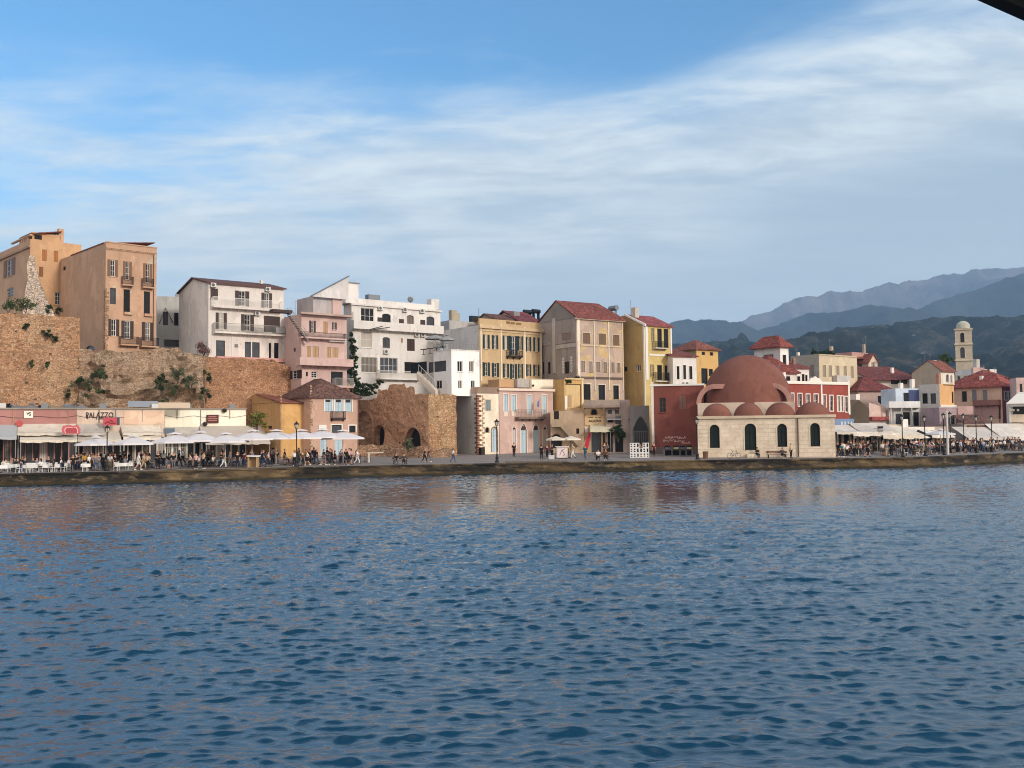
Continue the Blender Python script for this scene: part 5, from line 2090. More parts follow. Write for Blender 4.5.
for k in range(8):
    q0, q1 = k / 8, (k + 1) / 8
    mb.slab([(u0 + .7 - .75 * q0, -.6 - .3 * q0, z1 + (z0 - z1) * q0), (u1 + .0 - .5 * q0, -.6 - .3 * q0, z1 + (z0 - z1) * q0),
             (u1 + .0 - .5 * q1, -.6 - .3 * q1, z1 + (z0 - z1) * q1), (u0 + .7 - .75 * q1, -.6 - .3 * q1, z1 + (z0 - z1) * q1)], .04, (0, 1, 0))
mb.build('banner', plain((190, 44, 66), .8), b.root)
b.barpx('poster', 343, 398, 368, 442, .1, .16, plain((220, 206, 200)))

b = Bld('grey_pink_house', 'grey-pink house with a small stone balcony and dark plants at its doorway', 'house', 'D6', 506, 692, 138, -5, 192, depth=6)
b.win([(520, 440, 560, 592)], 'k', name='shop_opening')
b.win([(575, 440, 640, 592)], 'k', name='shop_opening')
b.win([(520, 270, 552, 300), (574, 270, 606, 300)], 'k')
b.win([(578, 318, 622, 375)], 'k', fr=DKGREEN)
b.win([(516, 340, 560, 364)], 'k')
b.walls(plaster((178, 152, 142), .45, .45))
b.balcony(512, 300, 625, 345, .9, mat=plaster((150, 146, 142)), rail=plain((110, 108, 106)))
b.balcony(336, 192, 612, 250, 1.2, mat=plaster((150, 128, 110)), solid=plaster((160, 140, 122), .5, .5), slab=.3)
b.barpx('cable_box', 680, 335, 692, 348, 0, .15, DARK)
for i, (x, y, r) in enumerate(((575, 430, .9), (600, 455, 1.0), (635, 445, .7), (620, 420, .8))):
    u, z = b.uv(x, y, 'f', 1.0)
    w = b.root.matrix_basis @ Vector((u, -1.0, 0))
    shrub('potted_vine', ['bushy dark vine beside the cream awning of the shop', 'dark vine hanging over the doorway of the grey-pink house', 'small dark vine right of the doorway of the grey-pink house', 'dark vine top under the balcony of the grey-pink house'][i],
          'plant', Vector((w.x, w.y, b.z0 + z - r)), (r, .5, r), 320, .15, LEAFD, 'plants at the shop doorways')
b = Bld('arched_gatehouse', 'grey gatehouse with a tall dark pointed arch beside the dark red house', 'house', 'D6', 690, 842, 137, -6, 236, depth=6)
b.win([(716, 318, 830, 590)], 'Pk', trim=plaster((112, 108, 106)), name='gateway', fr=IRON)
b.walls(plaster((132, 126, 122), .4, .4))
u0, z0, u1, z1 = b.rect((720, 440, 826, 590))
mb = MB()
for k in range(6):
    u = u0 + (u1 - u0) * (k + .2) / 6
    b.pl['f'].box(mb, u, u + .12, z0, z1, -.12, -.04)
b.pl['f'].box(mb, u0, u1, z1, z1 + .2, -.12, -.02)
mb.build('gate', plain((84, 82, 80)), b.root)

# ---------------------------------------------------------------- dark red house beside the mosque
b = Bld('dark_red_house', 'dark red house with white edges and faded pale lettering left of the domed mosque', 'house', 'C6', 52, 300, 134, -9, 308, depth=8)
DR = plaster((136, 66, 54), .4, .3)
b.win([(90, 362, 121, 430)], 'w', fr=plain((90, 60, 50)))
b.win([(182, 350, 216, 415)], 'c', plain((130, 92, 80)))
b.walls(DR)
b.bar('cornice', b.H - .02, b.H + .22, .15, WHITE)
b.barpx('pilaster', 50, 288, 68, 592, .003, .12, plaster((226, 214, 200), .3, .4))
b.barpx('plinth', 66, 592, 300, 640, .003, .1, plaster((110, 92, 84)))
mb = MB()
for (yy, x0, x1, sd) in ((548, 118, 215, 1), (562, 108, 210, 2), (572, 190, 236, 3)):
    pts_ = []
    n = int((x1 - x0) / 1.6)
    rr = random.Random(sd)
    for k in range(n):
        u, z = b.uv(x0 + (x1 - x0) * k / n, yy + rr.uniform(-7, 7), 'f', .03)
        pts_.append((u, -.03, z))
    mb.tube(pts_, .045, 4)
mb.build('faded_lettering', plain((206, 170, 160)), b.root)
b = Bld('white_house', 'white house with a red roof between the yellow house and the dark red house', 'house', 'C6', 155, 265, 150, 18, 165, depth=7, yb=420)
b.win([(170, 215, 184, 275), (200, 210, 215, 275), (228, 215, 244, 275)], 'k', fr=WHITE, trim=WHITE)
b.walls(plaster((222, 216, 206), .3, .3))
b.roof('shed', 1.6, REDT, .3)
b.ac([(205, 288, 238, 304)])
b = Bld('amber_house', 'amber yellow house with a red hip roof and tiny attic windows behind the white house', 'house', 'C6', 265, 366, 158, 34, 134, side=150, yb=420)
b.win([(287, 148, 303, 163), (325, 150, 341, 166)], 'k')
b.win([(285, 225, 316, 300), (320, 228, 340, 262)], 'k', fr=DKGREEN)
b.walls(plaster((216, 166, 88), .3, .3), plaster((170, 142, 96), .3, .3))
b.roof('hip', 1.7, RUSTT, .4)

# ================================================================== the mosque
o = Bld('mosque', 'domed stone mosque with one large and four small rose-brown domes on the quay', 'mosque', 'F', 50, 930, 125, -10, 116, depth=17, yref=440)
ASH = ashlar((222, 206, 184), 1.15, .5)
DGR = plain((26, 36, 33), .85)
RING = plaster((214, 194, 162), .3, .4)
o.win([(125, 158, 191, 306)], 'Ad', DGR, trim=RING, name='window')
o.win([(348, 150, 426, 320)], 'Ad', DGR, trim=RING)
o.win([(557, 152, 623, 299), (768, 147, 834, 296)], 'Ad', DGR, trim=RING, name='window')
o.walls(ASH)
o.bar('cornice', o.H - .12, o.H + .22, .22, plaster((206, 182, 150), .4, .5))
o.bar('plinth', 0, .95, .08, ASH, u0=-.08, u1=2.2)
mb = MB()
u = o.uv(690, 200)[0]
mb.tube([o.pl['f'].p(u, o.H - .1, .12), o.pl['f'].p(u, .5, .12)], .08, 6)
mb.build('drainpipe', plain((92, 74, 62)), o.root)
DOME = plaster((138, 80, 64), .45, .5)


def dome(nm, c, r, h, parent, n=36, drum=0):
    mb = MB()
    prof = [(r * math.cos(q), drum + h * math.sin(q)) for q in [i * math.pi / 2 / 14 for i in range(15)]]
    if drum:
        prof = [(r, 0)] + prof
    mb.lathe(prof, c, n)
    return mb.build(nm, DOME, parent, True)


for (x0, x1, yt) in ((290, 426, 388), (436, 573, 385), (583, 722, 383), (724, 882, 382)):
    ua, ub = o.uv(x0, 447, 'f', -2.3, 'C6')[0], o.uv(x1, 447, 'f', -2.3, 'C6')[0]
    zt = o.uv((x0 + x1) / 2, yt, 'f', -2.3, 'C6')[1]
    dome('small_dome', ((ua + ub) / 2, 2.3, o.H + .1), (ub - ua) / 2, zt - o.H - .1, o.root)
# prayer hall block with big dome
DB = 10.5
ua, zb_ = o.uv(268, 385, 'f', -4.8, 'C6')
ub, zt_ = o.uv(720, 380, 'f', -4.8, 'C6')
mb = MB()
mb.box(ua, ub, 4.8, 16.5, 0, (zb_ + zt_) / 2 - .02)
hall = mb.build('prayer_hall', plaster((206, 184, 160), .45, .5), o.root)
uc = (o.uv(296, 384, 'f', -DB, 'C6')[0] + o.uv(704, 380, 'f', -DB, 'C6')[0]) / 2
rb = (o.uv(704, 380, 'f', -DB, 'C6')[0] - o.uv(296, 384, 'f', -DB, 'C6')[0]) / 2
zt = o.uv(498, 164, 'f', -DB, 'C6')[1]
zd = (zb_ + zt_) / 2
dome('great_dome', (uc, DB, zd - .3), rb, zt - zd - .4, o.root, 56, .7)
for sgn, xa, ya, xb, yb_ in ((1, 262, 395, 345, 298), (-1, 712, 395, 618, 294)):
    a = o.uv(xa, ya, 'f', -6.0, 'C6')
    e = o.uv(xb, yb_, 'f', -6.0, 'C6')
    mb = MB()
    pts_ = []
    for k in range(11):
        q = math.pi / 2 * k / 10
        pts_.append((a[0] + (e[0] - a[0]) * (1 - math.cos(q)), a[1] + (e[1] - a[1]) * math.sin(q)))
    w = .62
    for (p0, p1) in zip(pts_, pts_[1:]):
        q0 = Vector((p0[0], 6.0, p0[1]))
        q1 = Vector((p1[0], 6.0 , p1[1]))
        t_ = (q1 - q0).normalized()
        nrm = Vector((-t_.z * sgn, 0, t_.x * sgn))
        mb.add([q0, q1, q1 - nrm * w, q0 - nrm * w, q0 + Vector((0, 1.0, 0)), q1 + Vector((0, 1.0, 0)), q1 - nrm * w + Vector((0, 1.0, 0)), q0 - nrm * w + Vector((0, 1.0, 0))],
               [(0, 1, 2, 3), (4, 7, 6, 5), (0, 4, 5, 1), (2, 6, 7, 3)])
    # link back into the dome
    mb.box(min(e[0], e[0] + sgn * 1.6), max(e[0], e[0] + sgn * 1.6), 6.02, 7.3, e[1] - .62, e[1] - .01)
    mb.build('flying_buttress', plaster((184, 128, 112), .35, .4), o.root)
mq = o

# ================================================================== RIGHT of the mosque
WFR = plain((232, 222, 210))
b = Bld('red_house', 'bright red two-storey house with white framed windows and a white pediment behind the mosque', 'house', 'C6', 682, 976, 152, 30, 296, yb=480, depth=8)
b.win([(698, 342, 716, 400), (735, 343, 754, 402), (773, 346, 791, 402), (810, 346, 829, 404), (850, 350, 866, 404)], 'w', trim=WFR, bars=(1, 1))
b.win([(882, 352, 899, 424), (918, 354, 931, 426), (936, 355, 946, 426), (953, 357, 968, 428)], 'w', trim=WFR, bars=(1, 2))
b.walls(plaster((168, 70, 56), .3, .25))
b.bar('cornice', b.H - .02, b.H + .3, .2, WFR)
b.bar('parapet', b.H + .3, b.H + .42, .1, WFR)
u0, u1 = b.uv(786, 300)[0], b.uv(846, 300)[0]
zt = b.uv(816, 262)[1]
mb = MB()
c = (u0 + u1) / 2
mb.slab([(u0, -.1, b.H + .42), (u1, -.1, b.H + .42), (u1 - .5, -.1, b.H + 1.0), (c + .5, -.1, zt - .3), (c, -.1, zt), (c - .5, -.1, zt - .3), (u0 + .5, -.1, b.H + 1.0)], .3, (0, 1, 0))
mb.build('pediment', WFR, b.root)
for r in ((840, 300, 850, 440), (966, 284, 978, 440)):
    b.barpx('pilaster', *r, .003, .1, WFR)
b = Bld('tower_house', 'white tower house with a red pyramid roof rising right of the great dome', 'house', 'C6', 655, 694, 168, 36, 122, side=534, yb=330)
b.win([(664, 162, 682, 208)], 'k')
b.win([(574, 160, 622, 208)], 'w', pl='l', fr=plain((190, 186, 178)), bars=(3, 1))
b.walls(plaster((232, 224, 212), .2, .25), plaster((208, 204, 200), .25, .3))
b.roof('hip', 2.0, tiles((152, 66, 48)), .7)
b = Bld('red_roof_lodge', 'low white house with a long red hip roof at the foot of the tower house', 'house', 'C6', 560, 735, 163, 12, 245, yb=330, depth=8)
b.win([(680, 262, 700, 300)], 'k')
b.walls(plaster((220, 212, 200), .3, .3))
b.roof('hip', 3.2, tiles((140, 62, 46)), .5)
b = Bld('white_stepped_house', 'white house with a small red roof between the tower house and the beige block', 'house', 'C6', 690, 790, 166, 14, 220, yb=330, depth=7)
b.win([(700, 262, 715, 290), (728, 262, 746, 290), (752, 252, 766, 292), (768, 256, 780, 292)], 'k', trim=WFR)
b.walls(plaster((228, 220, 210), .25, .3))
b.roof('shed', 1.6, tiles((146, 64, 50)), .4)
b = Bld('beige_block', 'large plain beige block with a row of shuttered windows and a roof garden', 'house', 'C6', 836, 1013, 176, 36, 158, side=705, yb=350)
b.win([(850, 210, 866, 263), (878, 212, 893, 263), (912, 213, 928, 264), (948, 215, 962, 266), (981, 216, 994, 268)], 'c', plain((150, 138, 118)), trim=plain((206, 190, 160)))
b.win([(792, 210, 812, 262)], 'c', plain((140, 130, 116)), pl='l')
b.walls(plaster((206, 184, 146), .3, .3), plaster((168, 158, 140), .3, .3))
b.bar('cornice', b.H - .25, b.H - .1, .12, plaster((190, 168, 132)))
b.barpx('balcony_box', 898, 260, 962, 292, .1, 1.0, plaster((190, 184, 176)))
mb = MB()
for k in range(6):
    clump(mb, (b.uv(812 + k * 18, 145, 'l' if k < 1 else 'f', -1)[0] if k >= 1 else .5, 1.5, b.H + .45), (.9, .7, .55), 120, .18, 5)
mb.build('roof_plant', LEAFD, b.root)
b.boxpx('chimney', 736, 150, 744, 165, 1, 1.4, WFR)

b = Bld('pink_twin_house', 'pink house with two small gables on the skyline right of the beige block', 'house', 'C7', 236, 281, 205, 36, 246, side=150, yb=330)
b.win([(247, 250, 263, 288)], 'w')
b.win([(182, 252, 202, 292)], 'k', pl='l', fr=TANSH)
b.walls(plaster((206, 176, 146), .3, .3), plaster((196, 156, 148), .3, .3), 'y', 1.6)
b.roof('y', 1.7, tiles((150, 78, 64)), .3)
b.boxpx('attic', 152, 204, 232, 236, 2, 6, plaster((190, 138, 128)))
b.boxpx('attic_roof', 150, 224, 236, 234, 1.4, 6.4, REDT)
b = Bld('long_red_roof_house', 'white house under a long dark red roof below the pink twin gables', 'house', 'C7', 262, 444, 190, 10, 325, yb=420, depth=8)
b.win([(340, 336, 382, 356), (388, 334, 420, 356), (426, 334, 440, 354)], 'k')
b.walls(plaster((222, 208, 194), .3, .3))
b.roof('shed', 2.4, tiles((128, 56, 46)), 1.2)
b = Bld('hip_roof_house', 'pinkish grey house with a dark red hip roof behind the taverna awnings', 'house', 'C7', 186, 352, 178, 12, 386, yb=540, depth=9)
b.win([(276, 412, 298, 470)], 'k', trim=plaster((190, 160, 150)))
b.win([(340, 410, 351, 440)], 'k')
b.walls(plaster((190, 160, 146), .35, .35))
b.roof('hip', 2.7, tiles((126, 54, 48)), .5)
b = Bld('low_gable_house', 'low beige house with a blank pink gable behind the taverna by the mosque', 'house', 'C7', 240, 322, 166, 34, 470, side=142, yb=540)
b.walls(plaster((212, 178, 162), .3, .3), plaster((166, 144, 112), .35, .35), 'x', 1.4)
W, D, H = b.W, b.D, b.H
mb = MB()
mb.quad((0, -.003, H), (W, -.003, H - 1.0), (W, -.003, H), (0, -.003, H + .9))
mb.build('gable', plaster((212, 178, 162), .3, .3), b.root)
b.barpx('roof_strip', 236, 512, 330, 530, 0, .6, tiles((170, 66, 54)))
b.barpx('balcony_box', 145, 405, 192, 432, 1.0, 2.0, WFR, pl='l')
b.win_ = None
b = Bld('blue_house', 'pale blue house with a deep columned balcony and three dark doorways', 'house', 'C7', 336, 480, 168, 6, 462, yb=600, depth=7)
b.win([(362, 497, 391, 552), (398, 490, 433, 552), (447, 490, 476, 556)], 'k', fr=plain((120, 122, 120)))
b.walls(plaster((206, 206, 200), .3, .4))
PB = plaster((188, 204, 220), .2, .25)
u0, z0, u1, z1 = b.rect((362, 376, 478, 440), 'f', -1.2)
mb = MB()
mb.box(u0, u1, 1.2, 6.5, b.H, z1)
up = mb.build('upper_storey', PB, b.root)
mb = MB()
mb.box(u1 - 1.9, u1 - .1, 1.14, 1.198, b.H + .6, z1 - .3)
mb.build('blue_panel', plain((58, 72, 112)), up)
u0, z0, u1, z1 = b.rect((402, 397, 426, 442), 'f', -1.15)
mb = MB()
mb.box(u0, u1, 1.1, 1.198, b.H + .1, z1)
wv = mb.build('window', GLASS, up)
b.balcony(332, 438, 482, 470, 1.3, mat=plaster((206, 204, 200)), solid=plaster((214, 214, 212), .2, .3))
for x in (340, 392, 440, 478):
    mb = MB()
    u = b.uv(x, 500, 'f', 1.1)[0]
    mb.tube([(u, -1.1, 0), (u, -1.1, b.H - .3)], .12, 8)
    mb.build('column', plaster((190, 188, 182)), b.root)
b.boxpx('chimney', 440, 332, 456, 380, 2, 2.8, WFR)
b.boxpx('chimney', 385, 350, 400, 380, 2, 2.8, WFR)

b = Bld('gable_house', 'beige gabled house with a red roof and white arched-window front above the grey house', 'house', 'C7', 583, 648, 184, 36, 290, side=444, yb=420)
b.win([(603, 308, 621, 346), (625, 312, 636, 350)], 'Aw', bars=(1, 0))
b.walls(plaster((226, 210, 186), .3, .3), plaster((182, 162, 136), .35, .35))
W, D, H = b.W, b.D, b.H
mb = MB()
mb.quad((0, 0, H), (0, D * .42, H + 1.9), (0, D, H - .1))
mb.build('gable', plaster((182, 162, 136), .35, .35), b.root)
mb = MB()
mb.slab([(-.1, -.4, H - .1), (W + .4, -.4, H - .1), (W + .4, D * .42, H + 2.05), (-.1, D * .42, H + 2.05)], .15)
mb.slab([(-.1, D + .2, H - .1), (W + .4, D + .2, H - .1), (W + .4, D * .42, H + 2.06), (-.1, D * .42, H + 2.06)], .15)
mb.build('roof', RUSTT, b.root)
b = Bld('grey_orange_house', 'house with a pale grey windowed face and a plain orange face by the blue house', 'house', 'C7', 577, 646, 167, 36, 354, side=480, yb=600)
b.win([(490, 400, 518, 449), (530, 400, 558, 449), (497, 492, 524, 545), (530, 490, 563, 547)], 'k', pl='l', fr=plain((110, 110, 104)), trim=plaster((196, 194, 186)))
b.win([(632, 392, 642, 448)], 'k')
b.walls(plaster((222, 164, 96), .35, .35), plaster((196, 192, 184), .35, .4))
b.barpx('coping', 575, 456, 650, 466, 0, .2, WFR)
b.barpx('patch', 590, 358, 640, 362, 0, .05, DKBROWN)
b = Bld('mauve_house', 'low mauve house with one dark window below the orange face', 'house', 'C7', 577, 660, 161, 12, 468, yb=600, depth=5)
b.win([(627, 506, 647, 548)], 'k', trim=WFR)
b.walls(plaster((168, 142, 146), .4, .35))
b.boxpx('side_block', 660, 462, 738, 540, .3, 5, plaster((186, 146, 138), .35, .35))
b.bar('coping', b.H - .02, b.H + .14, .12, plaster((206, 196, 188)))

b = Bld('peach_house', 'peach house with a broad red hip roof, two grey shutters and a maroon end wall', 'house', 'C7', 877, 948, 172, 36, 364, side=642, yb=600)
b.win([(680, 390, 706, 440)], 'k', pl='l', fr=BROWN, trim=plaster((206, 170, 140)))
b.win([(728, 383, 753, 440), (780, 383, 804, 440)], 'c', GREYSH, pl='l')
b.win([(884, 392, 900, 432), (904, 392, 920, 432), (924, 392, 940, 432)], 'w', fr=plain((150, 156, 160)), trim=plain((150, 150, 156)), bars=(1, 1))
b.win([(905, 470, 918, 538)], 'k', fr=BROWN)
b.walls(plaster((112, 52, 60), .35, .3), plaster((212, 168, 140), .35, .35))
b.roof('hip', 2.5, tiles((160, 68, 52)), .5)
b.balcony(733, 432, 857, 458, .8, pl='l', mat=plaster((150, 100, 90)), solid=plaster((156, 100, 88)))
b.barpx('lower_face', 736, 458, 868, 520, .003, .04, plaster((190, 142, 132), .35, .35), pl='l')
b.barpx('sign_pole', 858, 440, 864, 540, .05, .12, plain((120, 110, 106)), pl='l')
mb = MB()
for k in range(5):
    u, z = b.uv(862, 448 + k * 15, 'l', .14)
    b.pl['l'].box(mb, u - .14, u + .16, z - .5, z, .12, .16)
mb.build('vertical_lettering', plain((60, 44, 44)), b.root)
b = Bld('second_red_roof_house', 'cream house with a red roof behind the peach house', 'house', 'C7', 790, 960, 186, 20, 345, yb=420, depth=8)
b.win([(884, 322, 900, 340), (908, 322, 930, 340)], 'k')
b.walls(plaster((206, 190, 168), .35, .3))
b.roof('hip', 2.6, tiles((152, 66, 50)), .5)
b = Bld('right_pink_house', 'pink house with a dark window at the right edge of the town', 'house', 'C7', 946, 1100, 168, -12, 325, yb=600, depth=4)
b.win([(958, 355, 972, 398), (1000, 355, 1016, 398)], 'w', fr=BROWN)
b.walls(plaster((208, 172, 160), .3, .3))
b = Bld('white_roof_house', 'white flat-roofed house with a short white chimney right of the bell tower', 'house', 'C7', 735, 852, 215, 10, 284, yb=350, depth=6)
b.win([(800, 283, 815, 292)], 'k')
b.walls(plaster((228, 218, 206), .3, .3))
b.boxpx('chimney', 750, 236, 768, 285, 1, 2.2, plaster((186, 176, 164)))
b.boxpx('side_room', 735, 276, 790, 310, -.6, 0, plaster((206, 164, 150)))
b = Bld('shaded_house', 'grey-green house behind the dark red roofs left of the bell tower', 'house', 'C7', 640, 735, 205, 10, 312, yb=380, depth=6)
b.win([(660, 318, 672, 340), (690, 318, 704, 340)], 'k')
b.walls(plaster((130, 130, 120), .3, .3))  # one dull grey-green plaster on all walls
shrub('tree_crown', 'dark green tree crown showing left of the bell tower above the roofs', 'tree', P(945, 366, 225), (2.0, 1.5, 1.4), 420, .26, LEAF)

# bell tower
b = Bld('bell_tower', 'tall square stone bell tower with two tiers of arches and a pale dome', 'bell tower', 'C7', 651, 733, 232, -24, 92, yb=420, depth=3.9)
SPT = ashlar((196, 184, 164), 1.1, .5)
b.win([(672, 108, 694, 155)], 'Ak', trim=plaster((214, 196, 168)), name='belfry_opening')
b.win([(672, 178, 696, 230)], 'Ak', trim=plaster((214, 196, 168)), name='belfry_opening')
b.ops['l'] += [(1.2, b.ops['f'][0][1], 2.7, b.ops['f'][0][3], 1), (1.2, b.ops['f'][1][1], 2.7, b.ops['f'][1][3], 1)]
b.walls(SPT)
for yy in (92, 163, 240):
    z = b.uv(690, yy)[1]
    mb = MB()
    mb.box(-.2, b.W + .2, -.2, b.D + .2, z - .2, z + .18)
    mb.build('cornice', plaster((196, 178, 150), .4, .4), b.root)
mb = MB()
r = b.W * .42
zt = b.uv(690, 48)[1]
hh = zt - b.H - .2
mb.lathe([(r, 0), (r, .5)] + [(r * math.cos(q), .5 + (hh - .5) * math.sin(q)) for q in [i * math.pi / 2 / 10 for i in range(11)]], (b.W / 2, b.D / 2, b.H + .18), 20)
mb.build('dome', plaster((176, 176, 156), .4, .4), b.root, True)
mb = MB()
mb.ball((b.W / 2, b.D / 2, b.uv(690, 205)[1]), (.5, .5, .6), 10, 6)
mb.build('bell', plain((70, 62, 48), .4, .5, .5), b.root)

# tavernas on the right-hand quay
b = Bld('mosque_taverna', 'open-fronted taverna with layered cream canopies right of the mosque', 'restaurant', 'D7', 112, 640, 137, 12, 345, depth=5)
for i in range(9):
    x = 120 + i * 57
    b.win([(x + 6, 420, x + 50, 575)], 'k', fr=random.Random(i).choice([BROWN, GREYSH, TANSH]), name='door')
b.walls(plaster((186, 166, 140), .35, .3))
awning(b, 116, 330, 345, 400, 3.6, plaster((206, 196, 182), .35, .45), C='D7', sag=.12)
awning(b, 300, 500, 330, 395, 3.0, plaster((196, 186, 172), .35, .45), C='D7', sag=.1)
awning(b, 470, 640, 350, 425, 4.6, CREAMFAB, 'lower_awning', C='D7', val=.5)
awning(b, 240, 480, 372, 412, 4.2, plaster((216, 206, 190), .35, .45), 'lower_awning', C='D7', val=.35, sag=.1)
b.boxpx('tarpaulin', 116, 298, 262, 348, .2, 3, plain((118, 140, 170), .8))
mb = MB()
for k in range(4):
    u0, z0, u1, z1 = b.rect((165 + k * 24, 308, 175 + k * 24, 348), 'f', -.1)
    mb.box(u0, u1, .15, .198, z0, z1 - .2)
mb.build('tarpaulin_stripe', plain((206, 214, 222)), b.root)
b.barpx('menu_board', 440, 355, 482, 372, 2.0, 2.1, DARK)
b.barpx('menu_board', 440, 380, 482, 396, 3.0, 3.1, plain((120, 116, 110)))
mb = MB()
for x in (270, 318, 345, 445):
    u, z = b.uv(x, 436, 'f', 2.5)
    mb.ball((u, -2.5, z), .22, 8, 6)
mb.build('globe_lamp', plain((236, 226, 200)), b.root)
mb = MB()
u0, z0, u1, z1 = b.rect((632, 300, 674, 362), 'f', .6)
mb.box(u0, u1, -.7, -.55, z0, z1)
mb.build('screen', WHITE, b.root)

b = Bld('corner_taverna', 'taverna with a white sloped canopy and a dark slanted flap', 'restaurant', 'D7', 640, 990, 146, 22, 360, depth=5)
for i in range(6):
    x = 650 + i * 56
    b.win([(x + 6, 430, x + 50, 575)], 'k', fr=random.Random(i + 4).choice([BROWN, GREYSH, TANSH]), name='door')
b.walls(plaster((176, 150, 132), .35, .3))
awning(b, 645, 800, 365, 430, 3.4, plaster((226, 214, 196), .35, .45), C='D7')
awning(b, 800, 930, 385, 430, 2.6, plaster((206, 196, 184), .35, .45), C='D7')
mb = MB()
u0, z0 = b.uv(742, 395, 'f', 3)
u1, z1 = b.uv(862, 445, 'f', 3.6)
mb.slab([(u0, -3, z0), (u1, -3.6, z1), (u1, -3.6, z1 + .35), (u0 + .3, -3, z0 + .25)], .08, (0, 1, 0))
mb.build('canopy_flap', DARK, b.root)
b.barpx('fascia', 640, 362, 870, 388, .05, .3, plain((226, 216, 200)))

b = Bld('right_taverna', 'long taverna with a broad grey-cream awning at the right end of the quay', 'restaurant', 'C7', 690, 1110, 156, 17, 548, depth=6)
for i in range(9):
    x = 700 + i * 44
    b.win([(x + 4, 600, x + 40, 700)], 'k', fr=BROWN, name='door')
b.walls(plaster((150, 134, 120), .35, .3))
awning(b, 705, 866, 560, 615, 3.6, plaster((196, 188, 176), .35, .45), C='C7', val=.35)
awning(b, 868, 1100, 545, 615, 3.6, plaster((208, 200, 188), .35, .45), C='C7', val=.35)
b.barpx('light_panel', 828, 556, 868, 565, .3, .5, plain((244, 226, 170)))
mb = MB()
u0, z0, u1, z1 = b.rect((692, 518, 842, 556), 'f', -.5)
mb.slab([(u0, -.2, z0), (u1, -.2, z0), (u1 - .3, 4, z1 + .6), (u0 + .8, 4, z1 + .6)], .18)
mb.build('roof', BROWNT, b.root)
# upstairs veranda restaurant at the right edge
b = Bld('veranda_restaurant', 'white veranda restaurant with a slatted canopy upstairs at the far right edge', 'restaurant', 'C7', 908, 1110, 160, -22, 440, depth=4, yb=640)
b.win([(924, 462, 1000, 505), (1010, 462, 1100, 505)], 'k', fr=BROWN)
b.walls(plaster((226, 214, 196), .3, .3))
mb = MB()
u0, z1 = b.uv(905, 420, 'f', 1.2)
mb.slab([(u0 + 1.2, -.6, b.H + 1.2), (b.W, -.6, b.H + 1.2), (b.W, -2.2, b.H - .3), (u0 - .4, -2.2, b.H - .3)], .12)
mb.slab([(u0 + 1.6, .4, b.H + 1.5), (b.W, .4, b.H + 1.5), (b.W, -.58, b.H + 1.28), (u0 + 1.3, -.58, b.H + 1.28)], .1)
mb.build('canopy', plain((226, 222, 214), .8), b.root)
b.barpx('canopy', 908, 452, 1100, 462, .3, 1.9, plain((206, 202, 196), .8))
b.barpx('balustrade', 912, 500, 1100, 538, .05, .4, plaster((232, 208, 176), .3, .3))
b.barpx('pilaster', 906, 478, 918, 540, .05, .5, WHITE)
mb = MB()
for x in (915, 928, 950):
    u, z = b.uv(x, 480, 'f', .6)
    mb.ball((u, -.6, z), .2, 8, 6)
mb.build('globe_lamp', plain((240, 232, 214)), b.root)

# roof kit on the right-hand houses
for b_, kit in [(o_, i_) for i_, o_ in enumerate([x for x in list(bpy.data.objects) if x.type == 'EMPTY' and x.name in ('hip_roof_house', 'long_red_roof_house', 'peach_house', 'beige_block', 'gable_house', 'second_red_roof_house', 'pink_twin_house', 'red_house', 'grey_orange_house', 'white_stepped_house')])]:
    ws = [c for c in b_.children if c.name.startswith('wall')]
    if not ws:
        continue
    vs = [v.co for v in ws[0].data.vertices]
    X1, Y1, Z1 = max(v.x for v in vs), max(v.y for v in vs), max(v.z for v in vs)
    rk = random.Random(kit)
    for k in range(2):
        mb = MB()
        x, y = rk.uniform(.15, .85) * X1, rk.uniform(.3, .7) * Y1
        h_ = rk.uniform(2.6, 4.2)
        mb.tube([(x, y, Z1 - .3), (x, y, Z1 + h_)], .035, 4)
        for q in range(4):
            mb.tube([(x - .5 + q * .1, y, Z1 + h_ - .15 * q), (x + .5 - q * .1, y, Z1 + h_ - .15 * q)], .02, 3)
        mb.build('antenna', GREYMET, b_)
    mb = MB()
    x = rk.uniform(.2, .8) * X1
    mb.box(x, x + .5, Y1 * .45, Y1 * .45 + .5, Z1 - .3, Z1 + rk.uniform(1.7, 2.3))
    mb.box(x - .06, x + .56, Y1 * .45 - .06, Y1 * .45 + .56, Z1 + 1.35, Z1 + 1.45)
    mb.build('chimney', rk.choice([WFR, plaster((186, 160, 140)), plaster((170, 120, 100))]), b_)

# ================================================================== street lamps
def make_lamp(name, label, p, h, group, mat=None):
    mat = mat or IRON
    o = empty(name, p, 0, label, 'street lamp', group)
    mb = MB()
    mb.lathe([(.0, 0), (.26, 0), (.26, .12), (.19, .2), (.17, .55), (.2, .6), (.12, .7), (.09, .95), (.06, 1.1), (.055, h - .95), (.09, h - .9), (.05, h - .82), (.05, h - .7), (0, h - .7)], n=10)
    mb.build('post', mat, o, True)
    mb = MB()
    for k in range(6):
        q = k * math.pi / 3
        mb.tube([(.12 * math.cos(q), .12 * math.sin(q), h - .72), (.24 * math.cos(q), .24 * math.sin(q), h - .22)], .018, 4)
    mb.lathe([(.1, h - .74), (.14, h - .7), (.14, h - .68), (0, h - .68)], n=6)
    mb.build('lantern_frame', mat, o)
    mb = MB()
    mb.lathe([(.0, h - .69), (.11, h - .69), (.22, h - .24), (0, h - .24)], n=6)
    mb.build('lantern_glass', plain((206, 200, 184), .3), o)
    mb = MB()
    mb.lathe([(.3, h - .24), (.3, h - .2), (.14, h - .05), (.06, h), (.05, h + .1), (0, h + .12)], n=6)
    mb.build('lantern_cap', mat, o)
    return o


